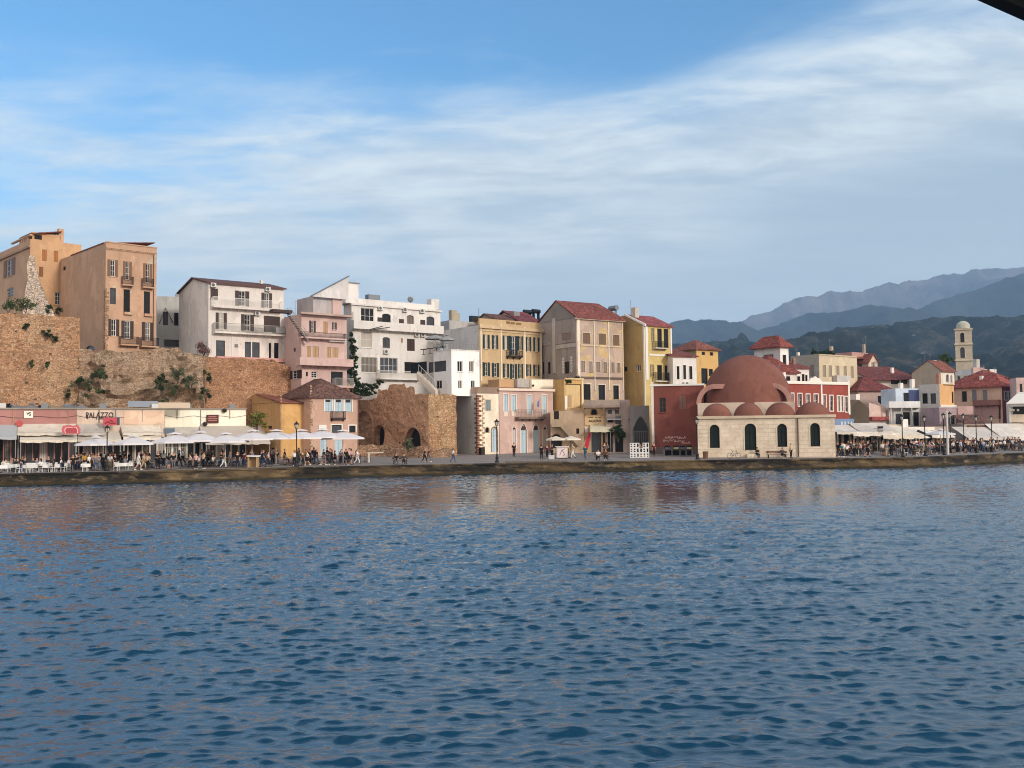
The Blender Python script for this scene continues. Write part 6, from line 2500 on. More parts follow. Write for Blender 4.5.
for (px, d, h, lab) in ((107, .9, 4.65, 'black iron street lamp in front of the beige restaurant on the left quay'),
                        (296.5, .9, 4.9, 'black iron street lamp in front of the orange house'),
                        (497, .9, 5.0, 'black iron street lamp in front of the pink palazzo'),
                        (697.5, .8, 5.0, 'black iron street lamp at the left corner of the mosque'),
                        (903, .9, 5.1, 'black iron street lamp on the quay corner, first right of the mosque'),
                        (925.5, 1.2, 5.0, 'black iron street lamp second right of the mosque'),
                        (944.5, 1.4, 5.3, 'black iron street lamp just left of the white flagpole'),
                        (951, 5, 5.4, 'black iron street lamp just right of the white flagpole'),
                        (964.5, 6, 5.2, 'black iron street lamp left of the broad grey-cream awning'),
                        (977, 3, 5.0, 'black iron street lamp before the left end of the broad awning'),
                        (992.5, 3, 5.0, 'black iron street lamp nearest the right edge')):
    make_lamp('street_lamp', lab, spot(px, d), h, 'iron street lamps along the quay')
mb = MB()
mb.tube([(0, 0, 0), (0, 0, 5.4)], [.16, .11], 10)
mb.ball((0, 0, 5.45), .14)
o = mb.build('flagpole', plain((206, 202, 196), .5))
o.location = spot(948, 2)
tag(o, 'thick white pole standing between two black street lamps on the right quay', 'pole')

# ================================================================== white parasols of the left terrace
for (px, d, r, h, rim, lab, mt) in (
        (96, 4.5, 2.0, 3.35, .7, 'white parasol farthest left, in front of the beige restaurant', WFAB),
        (133, 3.6, 2.1, 3.45, .75, 'white parasol second from the left on the terrace', WFAB),
        (175, 4.2, 2.45, 3.65, .85, 'white parasol third from the left on the terrace', WFAB),
        (200, 5.0, 2.4, 3.75, .85, 'white parasol fourth from the left on the terrace', WFAB),
        (225.5, 3.8, 2.3, 3.6, .8, 'bright white parasol below the dark red sign', WFAB),
        (252, 4.6, 2.6, 3.85, .85, 'white parasol in front of the bright green bush', WFAB),
        (276, 5.0, 2.6, 3.85, .8, 'white parasol in front of the orange house, left of the street lamp', WFAB),
        (301, 5.0, 2.6, 3.85, .8, 'white parasol just right of the street lamp by the orange house', WFAB),
        (322, 5.6, 2.5, 3.9, .8, 'white parasol second from the right end of the terrace', WFAB),
        (343, 5.2, 2.4, 3.75, .8, 'white parasol at the right end of the terrace by the shuttered house', WFAB)):
    parasol('parasol', lab, spot(px, d), r, h, mt, 'white parasols along the restaurant terrace', rim, 8, WHITE, rnd.uniform(0, .8))
parasol('parasol', 'small white parasol among the crowd by the white flagpole', spot(941, 7), 1.7, 3.0, WFAB, 'parasols on the right quay', .5, 8)
for px, lab in ((556, 'left'), (571, 'right')):
    parasol('kiosk_parasol', '%s one of two cream parasols over the small stall below the stone stair' % lab, spot(px, 8.5), 1.35, 2.75, CREAMFAB, 'cream parasols over the stall', .38, 8, DKBROWN, .4, False)

# ================================================================== people
def skin(name, verts, edges, radii, root=0, sub=1):
    me = bpy.data.meshes.new(name)
    me.from_pydata(verts, edges, [])
    o = bpy.data.objects.new(name, me)
    COL.objects.link(o)
    o.modifiers.new('Skin', 'SKIN').use_smooth_shade = True
    sv = me.skin_vertices[0].data
    for i, r in enumerate(radii):
        sv[i].radius = (r, r) if not isinstance(r, tuple) else r
        sv[i].use_root = (i == root)
    if sub:
        s_ = o.modifiers.new('Sub', 'SUBSURF')
        s_.levels = sub
        s_.render_levels = sub
    dg = bpy.context.evaluated_depsgraph_get()
    m_ = bpy.data.meshes.new_from_object(o.evaluated_get(dg))
    m_.name = name
    bpy.data.objects.remove(o)
    bpy.data.meshes.remove(me)
    m_.polygons.foreach_set('use_smooth', [True] * len(m_.polygons))
    return m_


def join_mesh(m_, mb):
    bm = bmesh.new()
    bm.from_mesh(m_)
    t_ = mb.mesh('tmp')
    bm.from_mesh(t_)
    bm.to_mesh(m_)
    bm.free()
    bpy.data.meshes.remove(t_)
    m_.polygons.foreach_set('use_smooth', [True] * len(m_.polygons))
    return m_


def make_pose(kind):
    sit = kind.startswith('sit')
    pz = .52 if sit else .94
    lean = {'walk': -.04, 'sit': .02, 'sitfwd': -.10}.get(kind, 0)
    J = {}
    J['pel'] = (0, 0, pz)
    J['spi'] = (0, lean * .4, pz + .2)
    J['che'] = (0, lean, pz + .42)
    J['nec'] = (0, lean, pz + .55)
    J['hb'] = (0, lean - .015, pz + .62)
    J['hm'] = (0, lean - .02, pz + .70)
    J['ht'] = (0, lean - .01, pz + .775)
    for s_, n_ in ((1, 'l'), (-1, 'r')):
        J['sh' + n_] = (.175 * s_, lean + .01, pz + .47)
        J['hip' + n_] = (.09 * s_, 0, pz - .04)
        if kind == 'stand':
            J['el' + n_] = (.235 * s_, .04, pz + .19)
            J['wr' + n_] = (.225 * s_, -.06, pz - .05)
            J['ha' + n_] = (.215 * s_, -.085, pz - .12)
            J['kn' + n_] = (.10 * s_, -.02, .50)
            J['an' + n_] = (.11 * s_, .03, .09)
            J['to' + n_] = (.13 * s_, -.13, .04)
        elif kind == 'talk':      # arms bent in front
            J['el' + n_] = (.24 * s_, .0, pz + .20)
            J['wr' + n_] = (.12 * s_, -.22, pz + (.22 if s_ > 0 else .14))
            J['ha' + n_] = (.07 * s_, -.27, pz + (.27 if s_ > 0 else .17))
            J['kn' + n_] = (.10 * s_, -.02 - .03 * s_, .50)
            J['an' + n_] = (.13 * s_, .03, .09)
            J['to' + n_] = (.16 * s_, -.12, .04)
        elif kind == 'walk':
            J['el' + n_] = (.23 * s_, .02 + .14 * s_, pz + .20)
            J['wr' + n_] = (.21 * s_, -.05 + .22 * s_, pz - .02)
            J['ha' + n_] = (.20 * s_, -.09 + .23 * s_, pz - .08)
            J['kn' + n_] = (.09 * s_, -.07 - .15 * s_, .50)
            J['an' + n_] = (.09 * s_, .06 - .30 * s_, .10 if s_ > 0 else .15)
            J['to' + n_] = (.10 * s_, -.09 - .30 * s_, .05 if s_ > 0 else .06)
        else:
            J['el' + n_] = (.24 * s_, -.04 + lean, pz + .21)
            J['wr' + n_] = (.16 * s_, -.26 + lean, pz + .17)
            J['ha' + n_] = (.12 * s_, -.33 + lean, pz + .18)
            J['kn' + n_] = (.11 * s_, -.43, .50)
            J['an' + n_] = (.12 * s_, -.40 + (.08 * s_ if kind == 'sitfwd' else 0), .09)
            J['to' + n_] = (.13 * s_, -.55 + (.08 * s_ if kind == 'sitfwd' else 0), .045)
    RB = {'pel': .125, 'spi': .115, 'che': .13, 'nec': .055, 'hb': .07, 'hm': .095, 'ht': .07, 'sh': .07, 'el': .043, 'wr': .03, 'ha': .034, 'hip': .095, 'kn': .062, 'an': .042, 'to': .038}
    E = [('pel', 'spi'), ('spi', 'che'), ('che', 'nec'), ('nec', 'hb'), ('hb', 'hm'), ('hm', 'ht')]
    for n_ in 'lr':
        E += [('che', 'sh' + n_), ('sh' + n_, 'el' + n_), ('el' + n_, 'wr' + n_), ('wr' + n_, 'ha' + n_), ('pel', 'hip' + n_), ('hip' + n_, 'kn' + n_), ('kn' + n_, 'an' + n_), ('an' + n_, 'to' + n_)]

    def grow(name, keep, edges, scale, root):
        ks = list(keep)
        rad = lambda k: RB.get(k, RB.get(k[:-1], .05))
        return skin(name, [J[k] for k in ks], [(ks.index(a), ks.index(b)) for a, b in edges if a in ks and b in ks], [(rad(k) * scale(k), rad(k) * scale(k)) for k in ks], ks.index(root))
    body = grow('body', J.keys(), E, lambda k: 1, 'pel')
    mb = MB()
    hx, hy, hz = J['hm']
    mb.ball((hx, hy - .098, hz - .02), (.016, .024, .022), 6, 4)          # nose
    for s_ in (1, -1):
        mb.ball((hx + s_ * .095, hy + .01, hz - .015), (.014, .026, .034), 6, 4)   # ears
        mb.ball((hx + s_ * .036, hy - .085, hz + .015), (.016, .012, .01), 6, 4)   # eyes
    mb.box(hx - .028, hx + .028, hy - .092, hy - .082, hz - .062, hz - .05)       # mouth
    for n_, s_ in (('l', 1), ('r', -1)):
        w, h_ = Vector(J['wr' + n_]), Vector(J['ha' + n_])
        d = (h_ - w).normalized()
        sd_ = d.cross(Vector((0, 1, .3))).normalized()
        pn = sd_.cross(d).normalized()
        for k, L in enumerate((.068, .078, .073, .058)):
            a = h_ + d * .015 + sd_ * (k - 1.5) * .018
            mb.tube([a, a + d * L * .5, a + d * L * .85 - pn * .02], [.0095, .009, .007], 5)
        a = w.lerp(h_, .6) - sd_ * .026
        mb.tube([a, a - sd_ * .025 + d * .03, a - sd_ * .028 + d * .062], [.011, .0105, .008], 5)
    join_mesh(body, mb)
    sh_keys = ['spi', 'che', 'pel', 'shl', 'ell', 'shr', 'elr']
    shirt = grow('shirt', sh_keys, E, lambda k: 1.32 if k[:2] != 'el' else 1.6, 'spi')
    tr_keys = ['pel', 'hipl', 'knl', 'anl', 'hipr', 'knr', 'anr']
    trou = grow('trousers', tr_keys, E, lambda k: 1.34 if k != 'pel' else 1.2, 'pel')
    so = grow('shorts', ['pel', 'hipl', 'knl', 'hipr', 'knr'], E, lambda k: 1.4, 'pel')
    mb = MB()
    mb.ball((hx, hy + .022, hz + .03), (.108, .108, .105), 10, 8)
    hair = mb.mesh('hair', None, True)
    bm = bmesh.new()
    bm.from_mesh(hair)
    bmesh.ops.delete(bm, geom=[v for v in bm.verts if v.co.y < hy - .02 and v.co.z < hz + .05], context='VERTS')
    bm.to_mesh(hair)
    bm.free()
    mb = MB()
    mb.ball((hx, hy + .022, hz + .03), (.108, .105, .105), 10, 8)
    mb.ball((hx, hy + .085, hz - .08), (.085, .05, .16), 8, 6)
    lh = mb.mesh('long_hair', None, True)
    bm = bmesh.new()
    bm.from_mesh(lh)
    bmesh.ops.delete(bm, geom=[v for v in bm.verts if v.co.y < hy - .02 and v.co.z < hz + .05], context='VERTS')
    bm.to_mesh(lh)
    bm.free()
    shoes = []
    for n_ in 'lr':
        mb = MB()
        a, t_ = Vector(J['an' + n_]), Vector(J['to' + n_])
        mb.tube([(a.x, a.y + .05, t_.z + .01), (a.x, a.y - .02, t_.z + .01), (t_.x, t_.y - .02, t_.z)], [.045, .05, .04], 8)
        shoes.append(mb.mesh('shoe', None, True))
    return dict(body=body, shirt=shirt, trousers=trou, shorts=so, hair=hair, long_hair=lh, shoe_l=shoes[0], shoe_r=shoes[1])


POSES = {k: make_pose(k) for k in ('stand', 'talk', 'walk', 'sit', 'sitfwd')}
for d_ in POSES.values():
    for m_ in d_.values():
        m_.materials.clear()
        m_.materials.append(WHITE)
SKINS = [plain(c, .6) for c in ((206, 158, 130), (188, 138, 110), (150, 106, 82))]
HAIRS = [plain(c, .7) for c in ((38, 28, 24), (70, 48, 34), (120, 92, 60), (150, 146, 140), (24, 22, 22))]
CL = {'white': (228, 226, 222), 'black': (26, 26, 28), 'navy': (34, 42, 66), 'grey': (120, 120, 122), 'dark grey': (62, 62, 66), 'pale blue': (150, 176, 200), 'red': (150, 46, 44),
      'beige': (196, 174, 144), 'olive': (84, 86, 60), 'pink': (206, 160, 158), 'teal': (44, 98, 104), 'brown': (92, 66, 50), 'mustard': (186, 144, 62), 'maroon': (92, 38, 44)}
CLM = {k: plain(v, .85) for k, v in CL.items()}
BTM = {'black': (28, 28, 30), 'denim': (66, 84, 112), 'beige': (180, 162, 134), 'grey': (104, 104, 106), 'navy': (36, 42, 60), 'white': (216, 212, 206), 'brown': (84, 64, 50), 'indigo': (44, 54, 76)}
BTMM = {k: plain(v, .85) for k, v in BTM.items()}
ANCH = [(14, 'at the far left edge'), (30, 'below the white square sign'), (50, 'left of the logo sign'), (72, 'below the red logo sign'), (92, 'under the leftmost white parasol'),
        (112, 'near the leftmost street lamp'), (140, 'under the second white parasol'), (160, 'left of the third white parasol pole'), (182, 'under the third white parasol'), (210, 'under the fourth parasol'),
        (236, 'below the dark red sign'), (262, 'before the bright green bush'), (286, 'before the orange house'), (310, 'by the orange house lamp'),
        (335, 'before the shuttered pink house'), (362, 'at the right end of the terrace'), (415, 'before the bastion arches'), (440, 'before the bastion corner'), (470, 'walking past the grey side wall'),
        (520, 'before the pink palazzo'), (548, 'right of the pink palazzo'), (580, 'at the cream parasol stall'), (596, 'by the red cloth banner'), (618, 'before the cream shop awning'), (655, 'by the white lattice frames'),
        (700, 'beside the dark red house'), (770, 'by the mosque wall'), (800, 'before the mosque'), (856, 'just right of the mosque'), (875, 'before the layered canopies'), (895, 'left of the quay corner lamp'), (914, 'between the two corner lamps'),
        (934, 'below the dark canopy flap'), (956, 'near the white flagpole'), (976, 'left end of the broad awning'), (996, 'under the broad awning middle'), (1100, 'at the far right edge')]
prnd = random.Random(23)


def anchor(px):
    for lim, t_ in ANCH:
        if px <= lim:
            return t_
    return ANCH[-1][1]


def person(p, rz, pose, px, shirt=None, bot=None, hair=None, extra='', scale=None, group=None):
    for _ in range(60):
        s_ = shirt or prnd.choices(list(CL), [9, 30, 12, 8, 14, 4, 3, 4, 5, 3, 3, 5, 2, 4])[0]
        b_ = bot or prnd.choices(list(BTM), [12, 6, 3, 4, 5, 1, 3, 6])[0]
        word = {'stand': 'standing', 'talk': 'gesturing', 'walk': 'walking', 'sit': 'sitting', 'sitfwd': 'leaning'}[pose]
        shortl = prnd.random() < .22 and pose in ('stand', 'walk')
        an = extra or anchor(px)
        if word == 'walking' and an.startswith('walking '):
            an = an[8:]
        lab = '%s in %s top and %s %s %s' % (word, s_, b_, 'shorts' if shortl else 'trousers', an)
        lab = 'person ' + lab if len(lab.split()) < 16 else lab
        if lab not in LABELS:
            break
    M = POSES[pose]
    o = bpy.data.objects.new('person', M['body'])
    COL.objects.link(o)
    o.location = p
    o.rotation_euler = (0, 0, rz)
    sc_ = scale or prnd.uniform(.93, 1.06)
    o.scale = (sc_,) * 3
    tag(o, lab, 'person', group or 'people along the waterfront')
    lh = prnd.random() < .4 if hair is None else False
    shm = prnd.choice([DARK, WHITE, DKBROWN])
    for nm, ml in (('body', prnd.choices(SKINS, [6, 4, 1])[0]), ('shirt', CLM[s_]), ('shorts' if shortl else 'trousers', BTMM[b_]), ('long_hair' if lh else 'hair', prnd.choice(HAIRS)), ('shoe_l', shm), ('shoe_r', shm)):
        if nm == 'body':
            c = o
        else:
            c = bpy.data.objects.new('hair' if nm == 'long_hair' else nm.split('_')[0], M[nm])
            COL.objects.link(c)
            c.parent = o
        c.material_slots[0].link = 'OBJECT'
        c.material_slots[0].material = ml
    return o, lab


# ---- furniture meshes shared by the terraces
def chair_mesh():
    mb = MB()
    mb.box(-.22, .22, -.22, .22, .43, .47)
    for x in (-.2, .2):
        mb.tube([(x, -.2, 0), (x, -.19, .43)], .02, 5)
        mb.tube([(x, .24, 0), (x, .2, .45), (x, .27, .9)], .02, 5)
    for z in (.6, .72, .84):
        mb.box(-.2, .2, .225 + (z - .6) * .1, .25 + (z - .6) * .1, z, z + .07)
    return mb


CHM = chair_mesh().mesh('cafe_chair', None)
CHM.materials.append(WHITE)


def chair(p, rz, mat, label, group):
    o = bpy.data.objects.new('cafe_chair', CHM)
    COL.objects.link(o)
    o.location = p
    o.rotation_euler = (0, 0, rz)
    o.material_slots[0].link = 'OBJECT'
    o.material_slots[0].material = mat
    return tag(o, label, 'chair', group)


TBM = MB()
TBM.box(-.42, .42, -.42, .42, .72, .75)
TOPM = TBM.mesh('tabletop', WHITE)
TBM = MB()
TBM.slab([(-.44, -.44, .756), (.44, -.44, .756), (.44, .44, .756), (-.44, .44, .756)], .004)
for a, b_ in (((-.44, -.44), (.44, -.44)), ((.44, -.44), (.44, .44)), ((.44, .44), (-.44, .44)), ((-.44, .44), (-.44, -.44))):
    TBM.quad((*a, .756), (*b_, .756), (b_[0] * 1.04, b_[1] * 1.04, .42), (a[0] * 1.04, a[1] * 1.04, .42))
CLOTHM = TBM.mesh('tablecloth', plain((232, 230, 224), .85))
TBM = MB()
TBM.tube([(0, 0, 0), (0, 0, .72)], .04, 6)
TBM.box(-.28, .28, -.05, .05, 0, .04)
TBM.box(-.05, .05, -.28, .28, .002, .042)
TLEG = TBM.mesh('pedestal', GREYMET)


def table(p, rz, label, cloth=True, mat=None):
    o = empty('cafe_table', p, rz, label, 'table', 'cafe tables along the quay')
    for nm, m_ in (('tabletop', TOPM), ('pedestal', TLEG)) + ((('cloth_cover', CLOTHM),) if cloth else ()):
        c = bpy.data.objects.new(nm, m_)
        COL.objects.link(c)
        c.parent = o
        if mat and nm == 'tabletop':
            c.material_slots[0].link = 'OBJECT'
            c.material_slots[0].material = mat
    return o


WICK = plain((84, 66, 50), .8)
REDCH = plain((132, 44, 40), .7)
LGREEN = plain((150, 160, 140), .6)
nth = {}


def ordn(k):
    nth[k] = nth.get(k, 0) + 1
    return ['first', 'second', 'third', 'fourth', 'fifth', 'sixth', 'seventh', 'eighth', 'ninth', 'tenth', 'eleventh', 'twelfth'][nth[k] - 1]


def setting(px, d, cloth, cm, cname, seats=2, fill=.8, zone=''):
    """a table with chairs about it, most of them taken"""
    p = spot(px, d)
    rz = prnd.uniform(-.3, .3)
    lab = '%s table %s' % ('white-clothed cafe' if cloth else 'dark cafe', anchor(px))
    if True:
        lab = '%s %s' % (ordn(lab), lab)
    table(p, rz, lab, cloth, None if cloth else DKBROWN)
    for k in range(seats):
        a = rz + k * 2 * math.pi / seats + prnd.choice([0, math.pi / 2]) * (seats == 2)
        q = Vector((p.x + math.cos(a) * .78, p.y + math.sin(a) * .78, 0))
        q.z = gz(q.x, q.y)
        face = math.atan2(p.y - q.y, p.x - q.x) + math.pi / 2
        if prnd.random() < fill:
            o, pl_ = person(q, face, prnd.choice(['sit', 'sitfwd']), px)
            cl = '%s cafe chair under the %s' % (cname, pl_.replace('person ', 'person ').split(' trousers')[0].replace(' forward', ''))
            k_ = 16 - len(cl.split())
            an = ' '.join(anchor(px).split()[:k_]) if k_ >= len(anchor(px).split()) else ''
            chair(q, face, cm, (cl + ' ' + an).strip(), cname + ' cafe chairs')
        else:
            lab = 'empty %s cafe chair %s' % (cname, anchor(px))
            chair(q, face, cm, lab, cname + ' cafe chairs')


# left terrace: white tables by the water
for (px, d) in ((4, 1.6), (13, 2.6), (24, 1.5), (35, 1.6), (46, 1.5), (57, 1.6), (66, 2.3)):
    setting(px, d, True, WHITE, 'white', 2, .55)
for (px, d) in ((8, 5), (20, 5.5), (32, 5), (44, 5.4), (56, 5), (69, 5.5), (80, 5.2), (92, 6.2)):
    setting(px, d, px < 50, WHITE if px < 40 else WICK, 'white' if px < 40 else 'dark wicker', 2, .9)
for (px, d) in ((86, 1.6), (121, 1.7), (129, 2.0)):
    setting(px, d, True, WHITE, 'white', 2, .3)
for (px, d) in ((118, 6), (132, 5), (146, 6), (156, 4.5), (168, 6), (180, 4.8), (192, 6), (206, 4.8), (216, 6.2), (230, 5.2), (240, 6.3), (262, 7), (272, 7.5), (284, 6.5), (292, 8), (306, 7.5), (318, 6.8), (328, 8), (340, 7.2), (352, 7.8), (362, 6.8)):
    setting(px, d, False, REDCH if 258 < px < 296 else WICK, 'dark red' if 258 < px < 296 else 'dark wicker', 2, .85)
# standing and walking on the left quay
for (px, d, pose, s_, b_, rz) in (
        (73, 1.2, 'stand', 'black', 'black', .3), (76.5, 1.7, 'talk', 'black', 'navy', -.6), (89, 2.2, 'walk', 'white', 'black', 1.3), (96, 1.6, 'stand', 'grey', 'denim', .4), (98.5, 1.5, 'talk', 'grey', 'grey', -.3),
        (104, 1.8, 'stand', 'black', 'black', 2.9), (110, 2.6, 'stand', 'white', 'beige', .5), (115, 1.6, 'stand', 'black', 'black', 1.2), (138.5, 1.5, 'walk', 'white', 'white', 1.9), (143.5, 2.0, 'walk', 'beige', 'beige', 1.7),
        (147.5, 2.0, 'stand', 'beige', 'black', 2.9), (158, 3, 'talk', 'black', 'black', .6), (169, 1.4, 'stand', 'black', 'grey', 3.0), (173.5, 1.2, 'stand', 'black', 'grey', .4), (190.5, 1.1, 'walk', 'beige', 'black', -1.2), (196, 1.3, 'stand', 'pink', 'black', .2),
        (203.5, 1.3, 'stand', 'beige', 'black', 2.5), (208, 1.1, 'sitfwd', 'grey', 'white', .2), (223.5, 1.6, 'walk', 'olive', 'white', 1.6), (229.5, 2.5, 'walk', 'grey', 'grey', 1.7), (237.5, 1.3, 'stand', 'black', 'navy', .1), (244, 1.6, 'stand', 'maroon', 'indigo', 2.8),
        (263, 2.0, 'walk', 'navy', 'indigo', 1.5), (268, 2.1, 'walk', 'pink', 'indigo', 1.5), (277, 6, 'stand', 'black', 'grey', .3), (294.5, 2.2, 'stand', 'white', 'black', .3), (299.5, 2.6, 'stand', 'olive', 'grey', 2.8), (302.5, 1.6, 'stand', 'brown', 'black', .8),
        (307.5, 2.6, 'walk', 'white', 'black', -1.3), (323.5, 2.2, 'walk', 'black', 'grey', 1.4), (332, 2.4, 'walk', 'black', 'black', -1.5), (346, 2.4, 'walk', 'black', 'black', .5), (349, 2.6, 'walk', 'pink', 'black', 1.2), (357, 3.0, 'walk', 'white', 'white', 1.5),
        (424.5, 4.0, 'walk', 'black', 'black', 1.4), (428.5, 4.2, 'walk', 'maroon', 'grey', 1.4), (453, 3.0, 'walk', 'white', 'denim', 1.6), (514, 12, 'stand', 'black', 'black', .4), (541.5, 6, 'stand', 'black', 'black', 2.9),
        (547, 8, 'stand', 'maroon', 'navy', .6), (552, 7, 'talk', 'navy', 'black', 1.2), (565.5, 7.4, 'stand', 'pink', 'navy', .4), (568.5, 8, 'stand', 'mustard', 'beige', .8), (573, 7.2, 'walk', 'beige', 'white', -1.2), (585.3, 4.5, 'walk', 'teal', 'denim', -.6),
        (604.5, 9, 'stand', 'brown', 'black', .4), (607, 10, 'talk', 'grey', 'black', 2.2), (640.5, 6.5, 'stand', 'black', 'black', .2), (645, 7.2, 'stand', 'black', 'navy', 1.5), (654, 9, 'stand', 'maroon', 'black', .2), (791, 2.0, 'stand', 'beige', 'black', .7),
        (841.5, 2.4, 'walk', 'pale blue', 'navy', 1.3), (842, 1.8, 'stand', 'teal', 'navy', .4), (847, 2.0, 'stand', 'white', 'black', -.4), (854, 4, 'stand', 'grey', 'black', .4), (861, 3.2, 'stand', 'pink', 'indigo', 1.2), (867.5, 2.0, 'walk', 'navy', 'black', 1.2),
        (882.5, 3.0, 'stand', 'white', 'grey', .3), (887, 2.2, 'stand', 'grey', 'beige', .3), (891.5, 2.0, 'stand', 'black', 'black', 2.8), (898, 1.7, 'stand', 'black', 'grey', 3.0), (906, 2.6, 'talk', 'black', 'black', .4), (914, 4, 'stand', 'navy', 'black', .3), (921, 4.6, 'walk', 'pale blue', 'grey', 1.4),
        (930, 3, 'walk', 'pink', 'grey', -1.3), (934, 3.6, 'walk', 'maroon', 'black', -1.4), (939, 4.5, 'stand', 'black', 'black', .6), (953.5, 4.2, 'stand', 'white', 'navy', .2), (957.5, 3.4, 'stand', 'black', 'black', 2.6), (961, 3.2, 'stand', 'pale blue', 'grey', .5),
        (965.5, 4.2, 'stand', 'black', 'black', .5), (971, 4.6, 'stand', 'grey', 'grey', 1.2), (990, 4, 'walk', 'beige', 'black', 1.4), (994, 4.4, 'walk', 'white', 'brown', 1.2), (1005, 5, 'stand', 'white', 'black', .6), (1013.5, 4.4, 'stand', 'white', 'grey', 2.7)):
    person(spot(px, d), rz, pose, px, s_, b_) if pose not in ('sit', 'sitfwd') else None
# more of the crowd in depth, right and left
for k in range(60):
    px = prnd.uniform(76, 362)
    person(spot(px, prnd.uniform(4, 9)), prnd.uniform(-3, 3), prnd.choice(['stand', 'talk', 'walk', 'stand']), px)
for k in range(62):
    px = prnd.uniform(838, 1022)
    person(spot(px, prnd.uniform(3.5, 10)), prnd.uniform(-3, 3), prnd.choice(['stand', 'talk', 'walk', 'stand']), px)
for k in range(18):
    px = 846 + k * 6.0 + prnd.uniform(-2, 2)
    setting(px, prnd.uniform(6, 10), False, WICK, 'dark wicker', 2, .85)
for k in range(13):
    px = 958 + k * 5.2 + prnd.uniform(-1, 1)
    setting(px, prnd.uniform(3.5, 9), False, WICK, 'dark wicker', 2, .8)
setting(911, 1.5, False, WHITE, 'white', 2, .3)


# ---- benches and those on them
def bench(p, rz, label, L=1.9):
    o = empty('bench', p, rz, label, 'bench', None)
    mb = MB()
    for y in (-.2, -.06, .08):
        mb.box(-L / 2, L / 2, y, y + .12, .43, .47)
    mb.build('seat', plain((110, 78, 54), .7), o)
    mb = MB()
    for z in (.6, .76):
        mb.box(-L / 2, L / 2, .24, .28, z, z + .12)
    mb.build('backrest', plain((110, 78, 54), .7), o)
    for x in (-L / 2 + .25, L / 2 - .25):
        mb = MB()
        mb.box(x - .04, x + .04, -.2, .24, .38, .428)
        mb.box(x - .04, x + .04, -.2, -.13, 0, .38)
        mb.box(x - .04, x + .04, .17, .235, 0, .38)
        mb.box(x - .03, x + .03, .18, .235, .43, .86)
        mb.build('leg', IRON, o)
    return o


for (px, d, lab, ss) in ((400, 1.1, 'bench with two seated people on the quay before the bastion', (('black', 'grey'), ('dark grey', 'black'))),
                         (602, 2.2, 'bench with two seated people on the quay before the cream shop awning', (('white', 'black'), ('brown', 'black')))):
    p = spot(px, d)
    bench(p, 0, lab)
    for k, (a, b_) in enumerate(ss):
        q = p + Vector((-.45 + .9 * k, 0, -.02))
        person(q, rnd.uniform(-.3, .3), 'sitfwd', px, a, b_, extra='on the bench before the ' + ('bastion' if px < 500 else 'cream shop awning'))
p = spot(777, 1.3)
bench(p, 0, 'long wooden bench on the quay by the mosque wall', 2.6)
person(p + Vector((.65, 0, -.02)), .2, 'sit', 781, 'dark grey', 'black', extra='on the long bench by the mosque wall')
w = mq.root.matrix_basis @ Vector((mq.uv(410, 320)[0], -.35, 0))
mb = MB()
mb.box(-.9, .9, -.2, .5, -.1, .42)
so = mb.build('doorstep', ASH)
so.location = (w.x, w.y, gz(w.x, w.y))
tag(so, 'stone doorstep below the second arched door of the mosque', 'step')
person(Vector((w.x + .3, w.y - .05, gz(w.x, w.y) - .06)), .3, 'sitfwd', 754, 'black', 'navy', extra='on the doorstep of the mosque')

# bicycle leaning near the mosque
p = spot(734, 1.9)
o = empty('bicycle', p, .12, 'dark bicycle parked against the mosque wall', 'bicycle')
for x in (-.52, .52):
    mb = MB()
    mb.tube([(x + .33 * math.cos(q), 0, .34 + .33 * math.sin(q)) for q in [k * math.pi / 10 for k in range(21)]], .022, 5, False)
    wl = mb.build('wheel', DARK, o)
    mb = MB()
    for k in range(8):
        q = k * math.pi / 4
        mb.tube([(x, 0, .34), (x + .32 * math.cos(q), 0, .34 + .32 * math.sin(q))], .006, 3)
    mb.build('spokes', GREYMET, wl)
mb = MB()
for a, b_ in (((-.52, 0, .34), (-.18, 0, .78)), ((-.52, 0, .34), (-.05, 0, .32)), ((-.05, 0, .32), (-.18, 0, .9)), ((-.05, 0, .32), (.38, 0, .8)), ((-.18, 0, .78), (.38, 0, .85)), ((.52, 0, .34), (.36, 0, 1.0))):
    mb.tube([a, b_], .02, 5)
mb.build('frame', plain((60, 62, 70), .4), o)
mb = MB()
mb.box(-.30, -.06, -.07, .07, .9, .95)
mb.build('saddle', DARK, o)
mb = MB()
mb.tube([(.3, -.28, 1.02), (.38, 0, 1.0), (.3, .28, 1.02)], .015, 5)
mb.build('handlebar', IRON, o)

p = spot(705.5, 2.4)
o = empty('litter_bin', p, 0, 'small brown litter bin by the left end of the mosque wall', 'bin')
mb = MB()
mb.lathe([(0, 0), (.28, 0), (.34, .8), (.3, .8), (.25, .1), (0, .1)], n=8)
mb.build('barrel', plain((110, 78, 58), .8), o)
mb = MB()
mb.lathe([(.35, .8), (.36, .86), (.31, .86), (.3, .8)], n=8)
mb.build('rim', IRON, o)

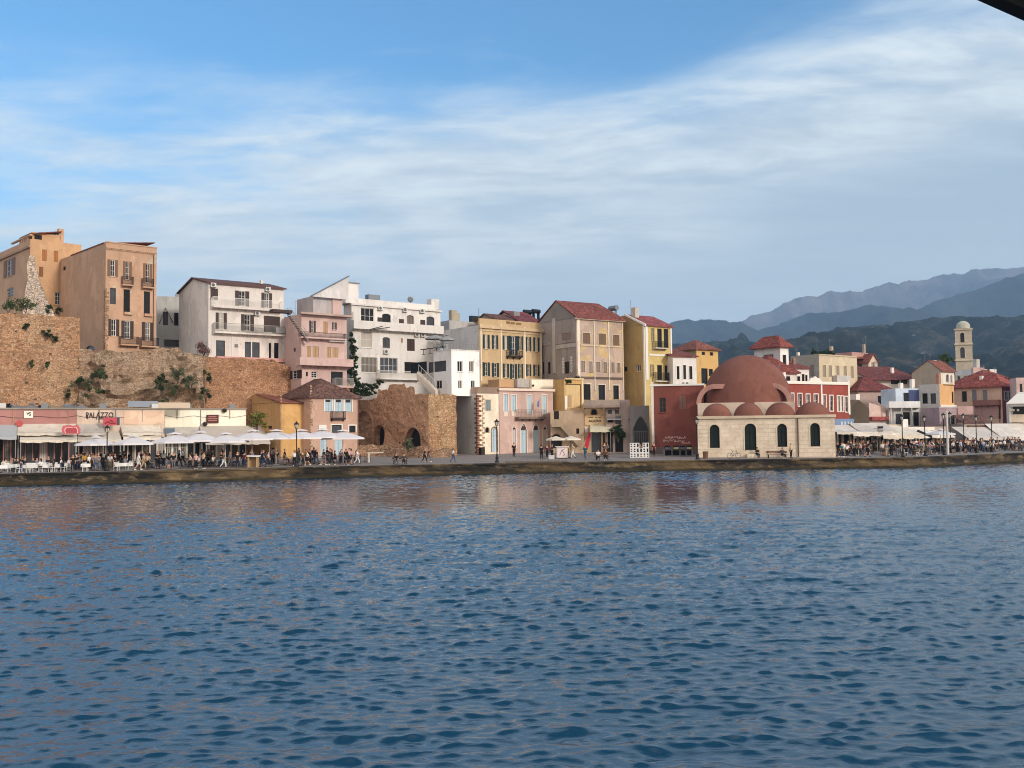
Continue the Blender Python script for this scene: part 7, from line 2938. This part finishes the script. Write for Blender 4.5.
# stall under the cream parasols
p = spot(562, 7.2)
o = empty('stall', p, 0, 'pale poster-covered vending stall under the two cream parasols', 'stall')
mb = MB()
mb.box(-.7, .7, -.45, .45, .08, 1.45)
mb.build('cabinet', plain((206, 196, 190), .6), o)
mb = MB()
mb.box(-.6, .6, -.47, -.455, .2, 1.35)
bd = mb.build('poster', plain((222, 208, 204), .6), o)
mb = MB()
for (a, b_) in (((-.3, .4), (0, 1.1)), ((0, 1.1), (.3, .5)), ((.3, .5), (.05, .3)), ((-.15, .9), (.3, 1.2))):
    mb.tube([(a[0], -.478, a[1]), (b_[0], -.478, b_[1])], .035, 4)
mb.build('poster_figure', plain((150, 110, 120)), bd)
mb = MB()
mb.box(-.85, .85, -.6, .55, 1.45, 1.52)
mb.build('counter', plain((226, 222, 214)), o)
mb = MB()
for x in (-.6, .6):
    mb.box(x - .05, x + .05, -.3, .3, 0, .08)
mb.build('foot', IRON, o)
p = spot(551.5, 6.5)
o = empty('cool_box', p, 0, 'small white cool box on the paving left of the vending stall', 'box')
mb = MB()
mb.box(-.35, .35, -.22, .22, 0, .36)
mb.build('tub', plain((196, 196, 196)), o)
mb = MB()
mb.box(-.37, .37, -.24, .24, .364, .44)
mb.build('lid', WHITE, o)

# white lattice frames
p = spot(639.5, 5.6)
o = empty('lattice_frame', p, 0, 'white open lattice of stacked square frames standing before the gatehouse', 'lattice')
rr = random.Random(4)
for k in range(6):
    for j in range(3):
        if j == 2 and k == 3:
            continue
        mb = MB()
        x, z = -1.2 + k * .4, .04 + j * .62
        w_ = .07
        mb.box(x + .01, x + .39, -.12, .12, z, z + w_)
        mb.box(x + .01, x + .39, -.12, .12, z + .6 - w_, z + .6)
        mb.box(x + .01, x + .08, -.12, .12, z + w_ + .001, z + .6 - w_ - .001)
        mb.box(x + .32, x + .39, -.12, .12, z + w_ + .001, z + .6 - w_ - .001)
        if rr.random() < .5:
            mb.box(x + .08, x + .32, -.1, .1, z + .26, z + .33)
        mb.build('frame', plain((232, 230, 226)), o)

# long stall tables beside the dark red house
for (px, L, lab) in ((672, 2.2, 'left'), (686, 1.7, 'right')):
    p = spot(px, 8.5 if px < 680 else 8.0)
    o = empty('market_table', p, -.12, '%s long dark stall table before the faded lettering of the dark red house' % lab, 'table', 'stall tables by the dark red house')
    mb = MB()
    mb.box(-L / 2, L / 2, -.4, .4, .78, .86)
    mb.build('tabletop', plain((96, 88, 80), .8), o)
    for x in (-L / 2 + .1, 0, L / 2 - .1):
        mb = MB()
        mb.box(x - .05, x + .05, -.35, .35, 0, .78)
        mb.build('leg', plain((120, 116, 112)), o)
    mb = MB()
    mb.box(-L / 2 + .05, L / 2 - .05, .3, .34, .1, .75)
    mb.build('back_panel', DARK, o)
    for q in range(2):
        x = -L / 4 + q * L / 2
        t_ = empty('display_case', p + Vector((x, .05, .86)), -.12, '%s display case of trinkets on the %s stall table' % ('first' if q == 0 else 'second', lab), 'case', 'display cases on the stall tables')
        mb = MB()
        mb.box(-.36, .36, -.25, .25, 0, .1)
        mb.box(-.36, .36, .2, .25, .1, .5)
        mb.build('tray', DARK, t_)
        mb = MB()
        mb.box(-.3, .3, -.2, .15, .1, .26)
        mb.build('goods', plain((206, 190, 140) if q else (96, 104, 140)), t_)
# tan booth with a white top among the walkers
p = spot(253, 1.6)
o = empty('booth', p, 0, 'tan open booth with a white top on the quay below the bright green bush', 'booth')
for x in (-.5, .44):
    mb = MB()
    mb.box(x, x + .1, -.35, .35, 0, 1.2)
    mb.build('side_panel', plain((186, 156, 112)), o)
mb = MB()
mb.box(-.4, .44, .28, .34, 0, 1.2)
mb.build('back_panel', plain((160, 132, 96)), o)
mb = MB()
mb.slab([(-.6, -.45, 1.28), (.75, -.45, 1.22), (.75, .45, 1.3), (-.6, .45, 1.36)], .1)
mb.build('top', plain((228, 222, 214)), o)
# white sign post by the bastion
p = spot(369, 6)
o = empty('sign_post', p, 0, 'white T-shaped post at the right end of the terrace before the bastion', 'post')
mb = MB()
mb.box(-.06, .06, -.06, .06, 0, 1.15)
mb.build('post', WHITE, o)
mb = MB()
mb.box(-.2, 1.7, -.05, .05, 1.08, 1.2)
mb.build('crossbar', plain((206, 196, 180)), o)
for k, px in enumerate((508, 515, 522, 529, 536, 543, 550, 557, 564)):
    p = spot(px, .35)
    o = MB()
    o.box(-.35, .35, -.12, .12, -.02, .16)
    q = o.build('kerb_block', plain((104, 94, 84), .9))
    q.location = p
    q.rotation_euler = (0, 0, .12)
    tag(q, 'dark stone kerb block at the quay edge before the pink palazzo', 'kerb block', 'kerb blocks at the quay edge')

# dark canopy of the boat we stand on, top right corner
A_, B_ = P(978, -7, 3.0), P(1066, 32, 3.0)
o = empty('boat_canopy', A_, 0, 'dark canopy edge overhead in the top right corner', 'canopy')
u_ = (B_ - A_)
mb = MB()
e0, e1 = -u_ * 1.2, u_ * 3.0
up_ = Vector((0, -.35, .55))
mb.slab([e0, e1, e1 + Vector((0, -1.3, .45)), e0 + Vector((0, -1.3, .45))], .05, (0, 0, 1))
mb.build('roof_sheet', plain((46, 50, 48), .7), o)
mb = MB()
mb.tube([e0 + Vector((0, 0, .02)), e1 + Vector((0, 0, .02))], .035, 10)
mb.build('edge_tube', plain((30, 32, 34), .5), o)
mb = MB()
q_ = e1 + Vector((0, -.1, 0))
mb.tube([q_, Vector((q_.x, q_.y, -4.4))], .03, 8)
mb.build('stanchion', plain((30, 32, 34), .5), o)
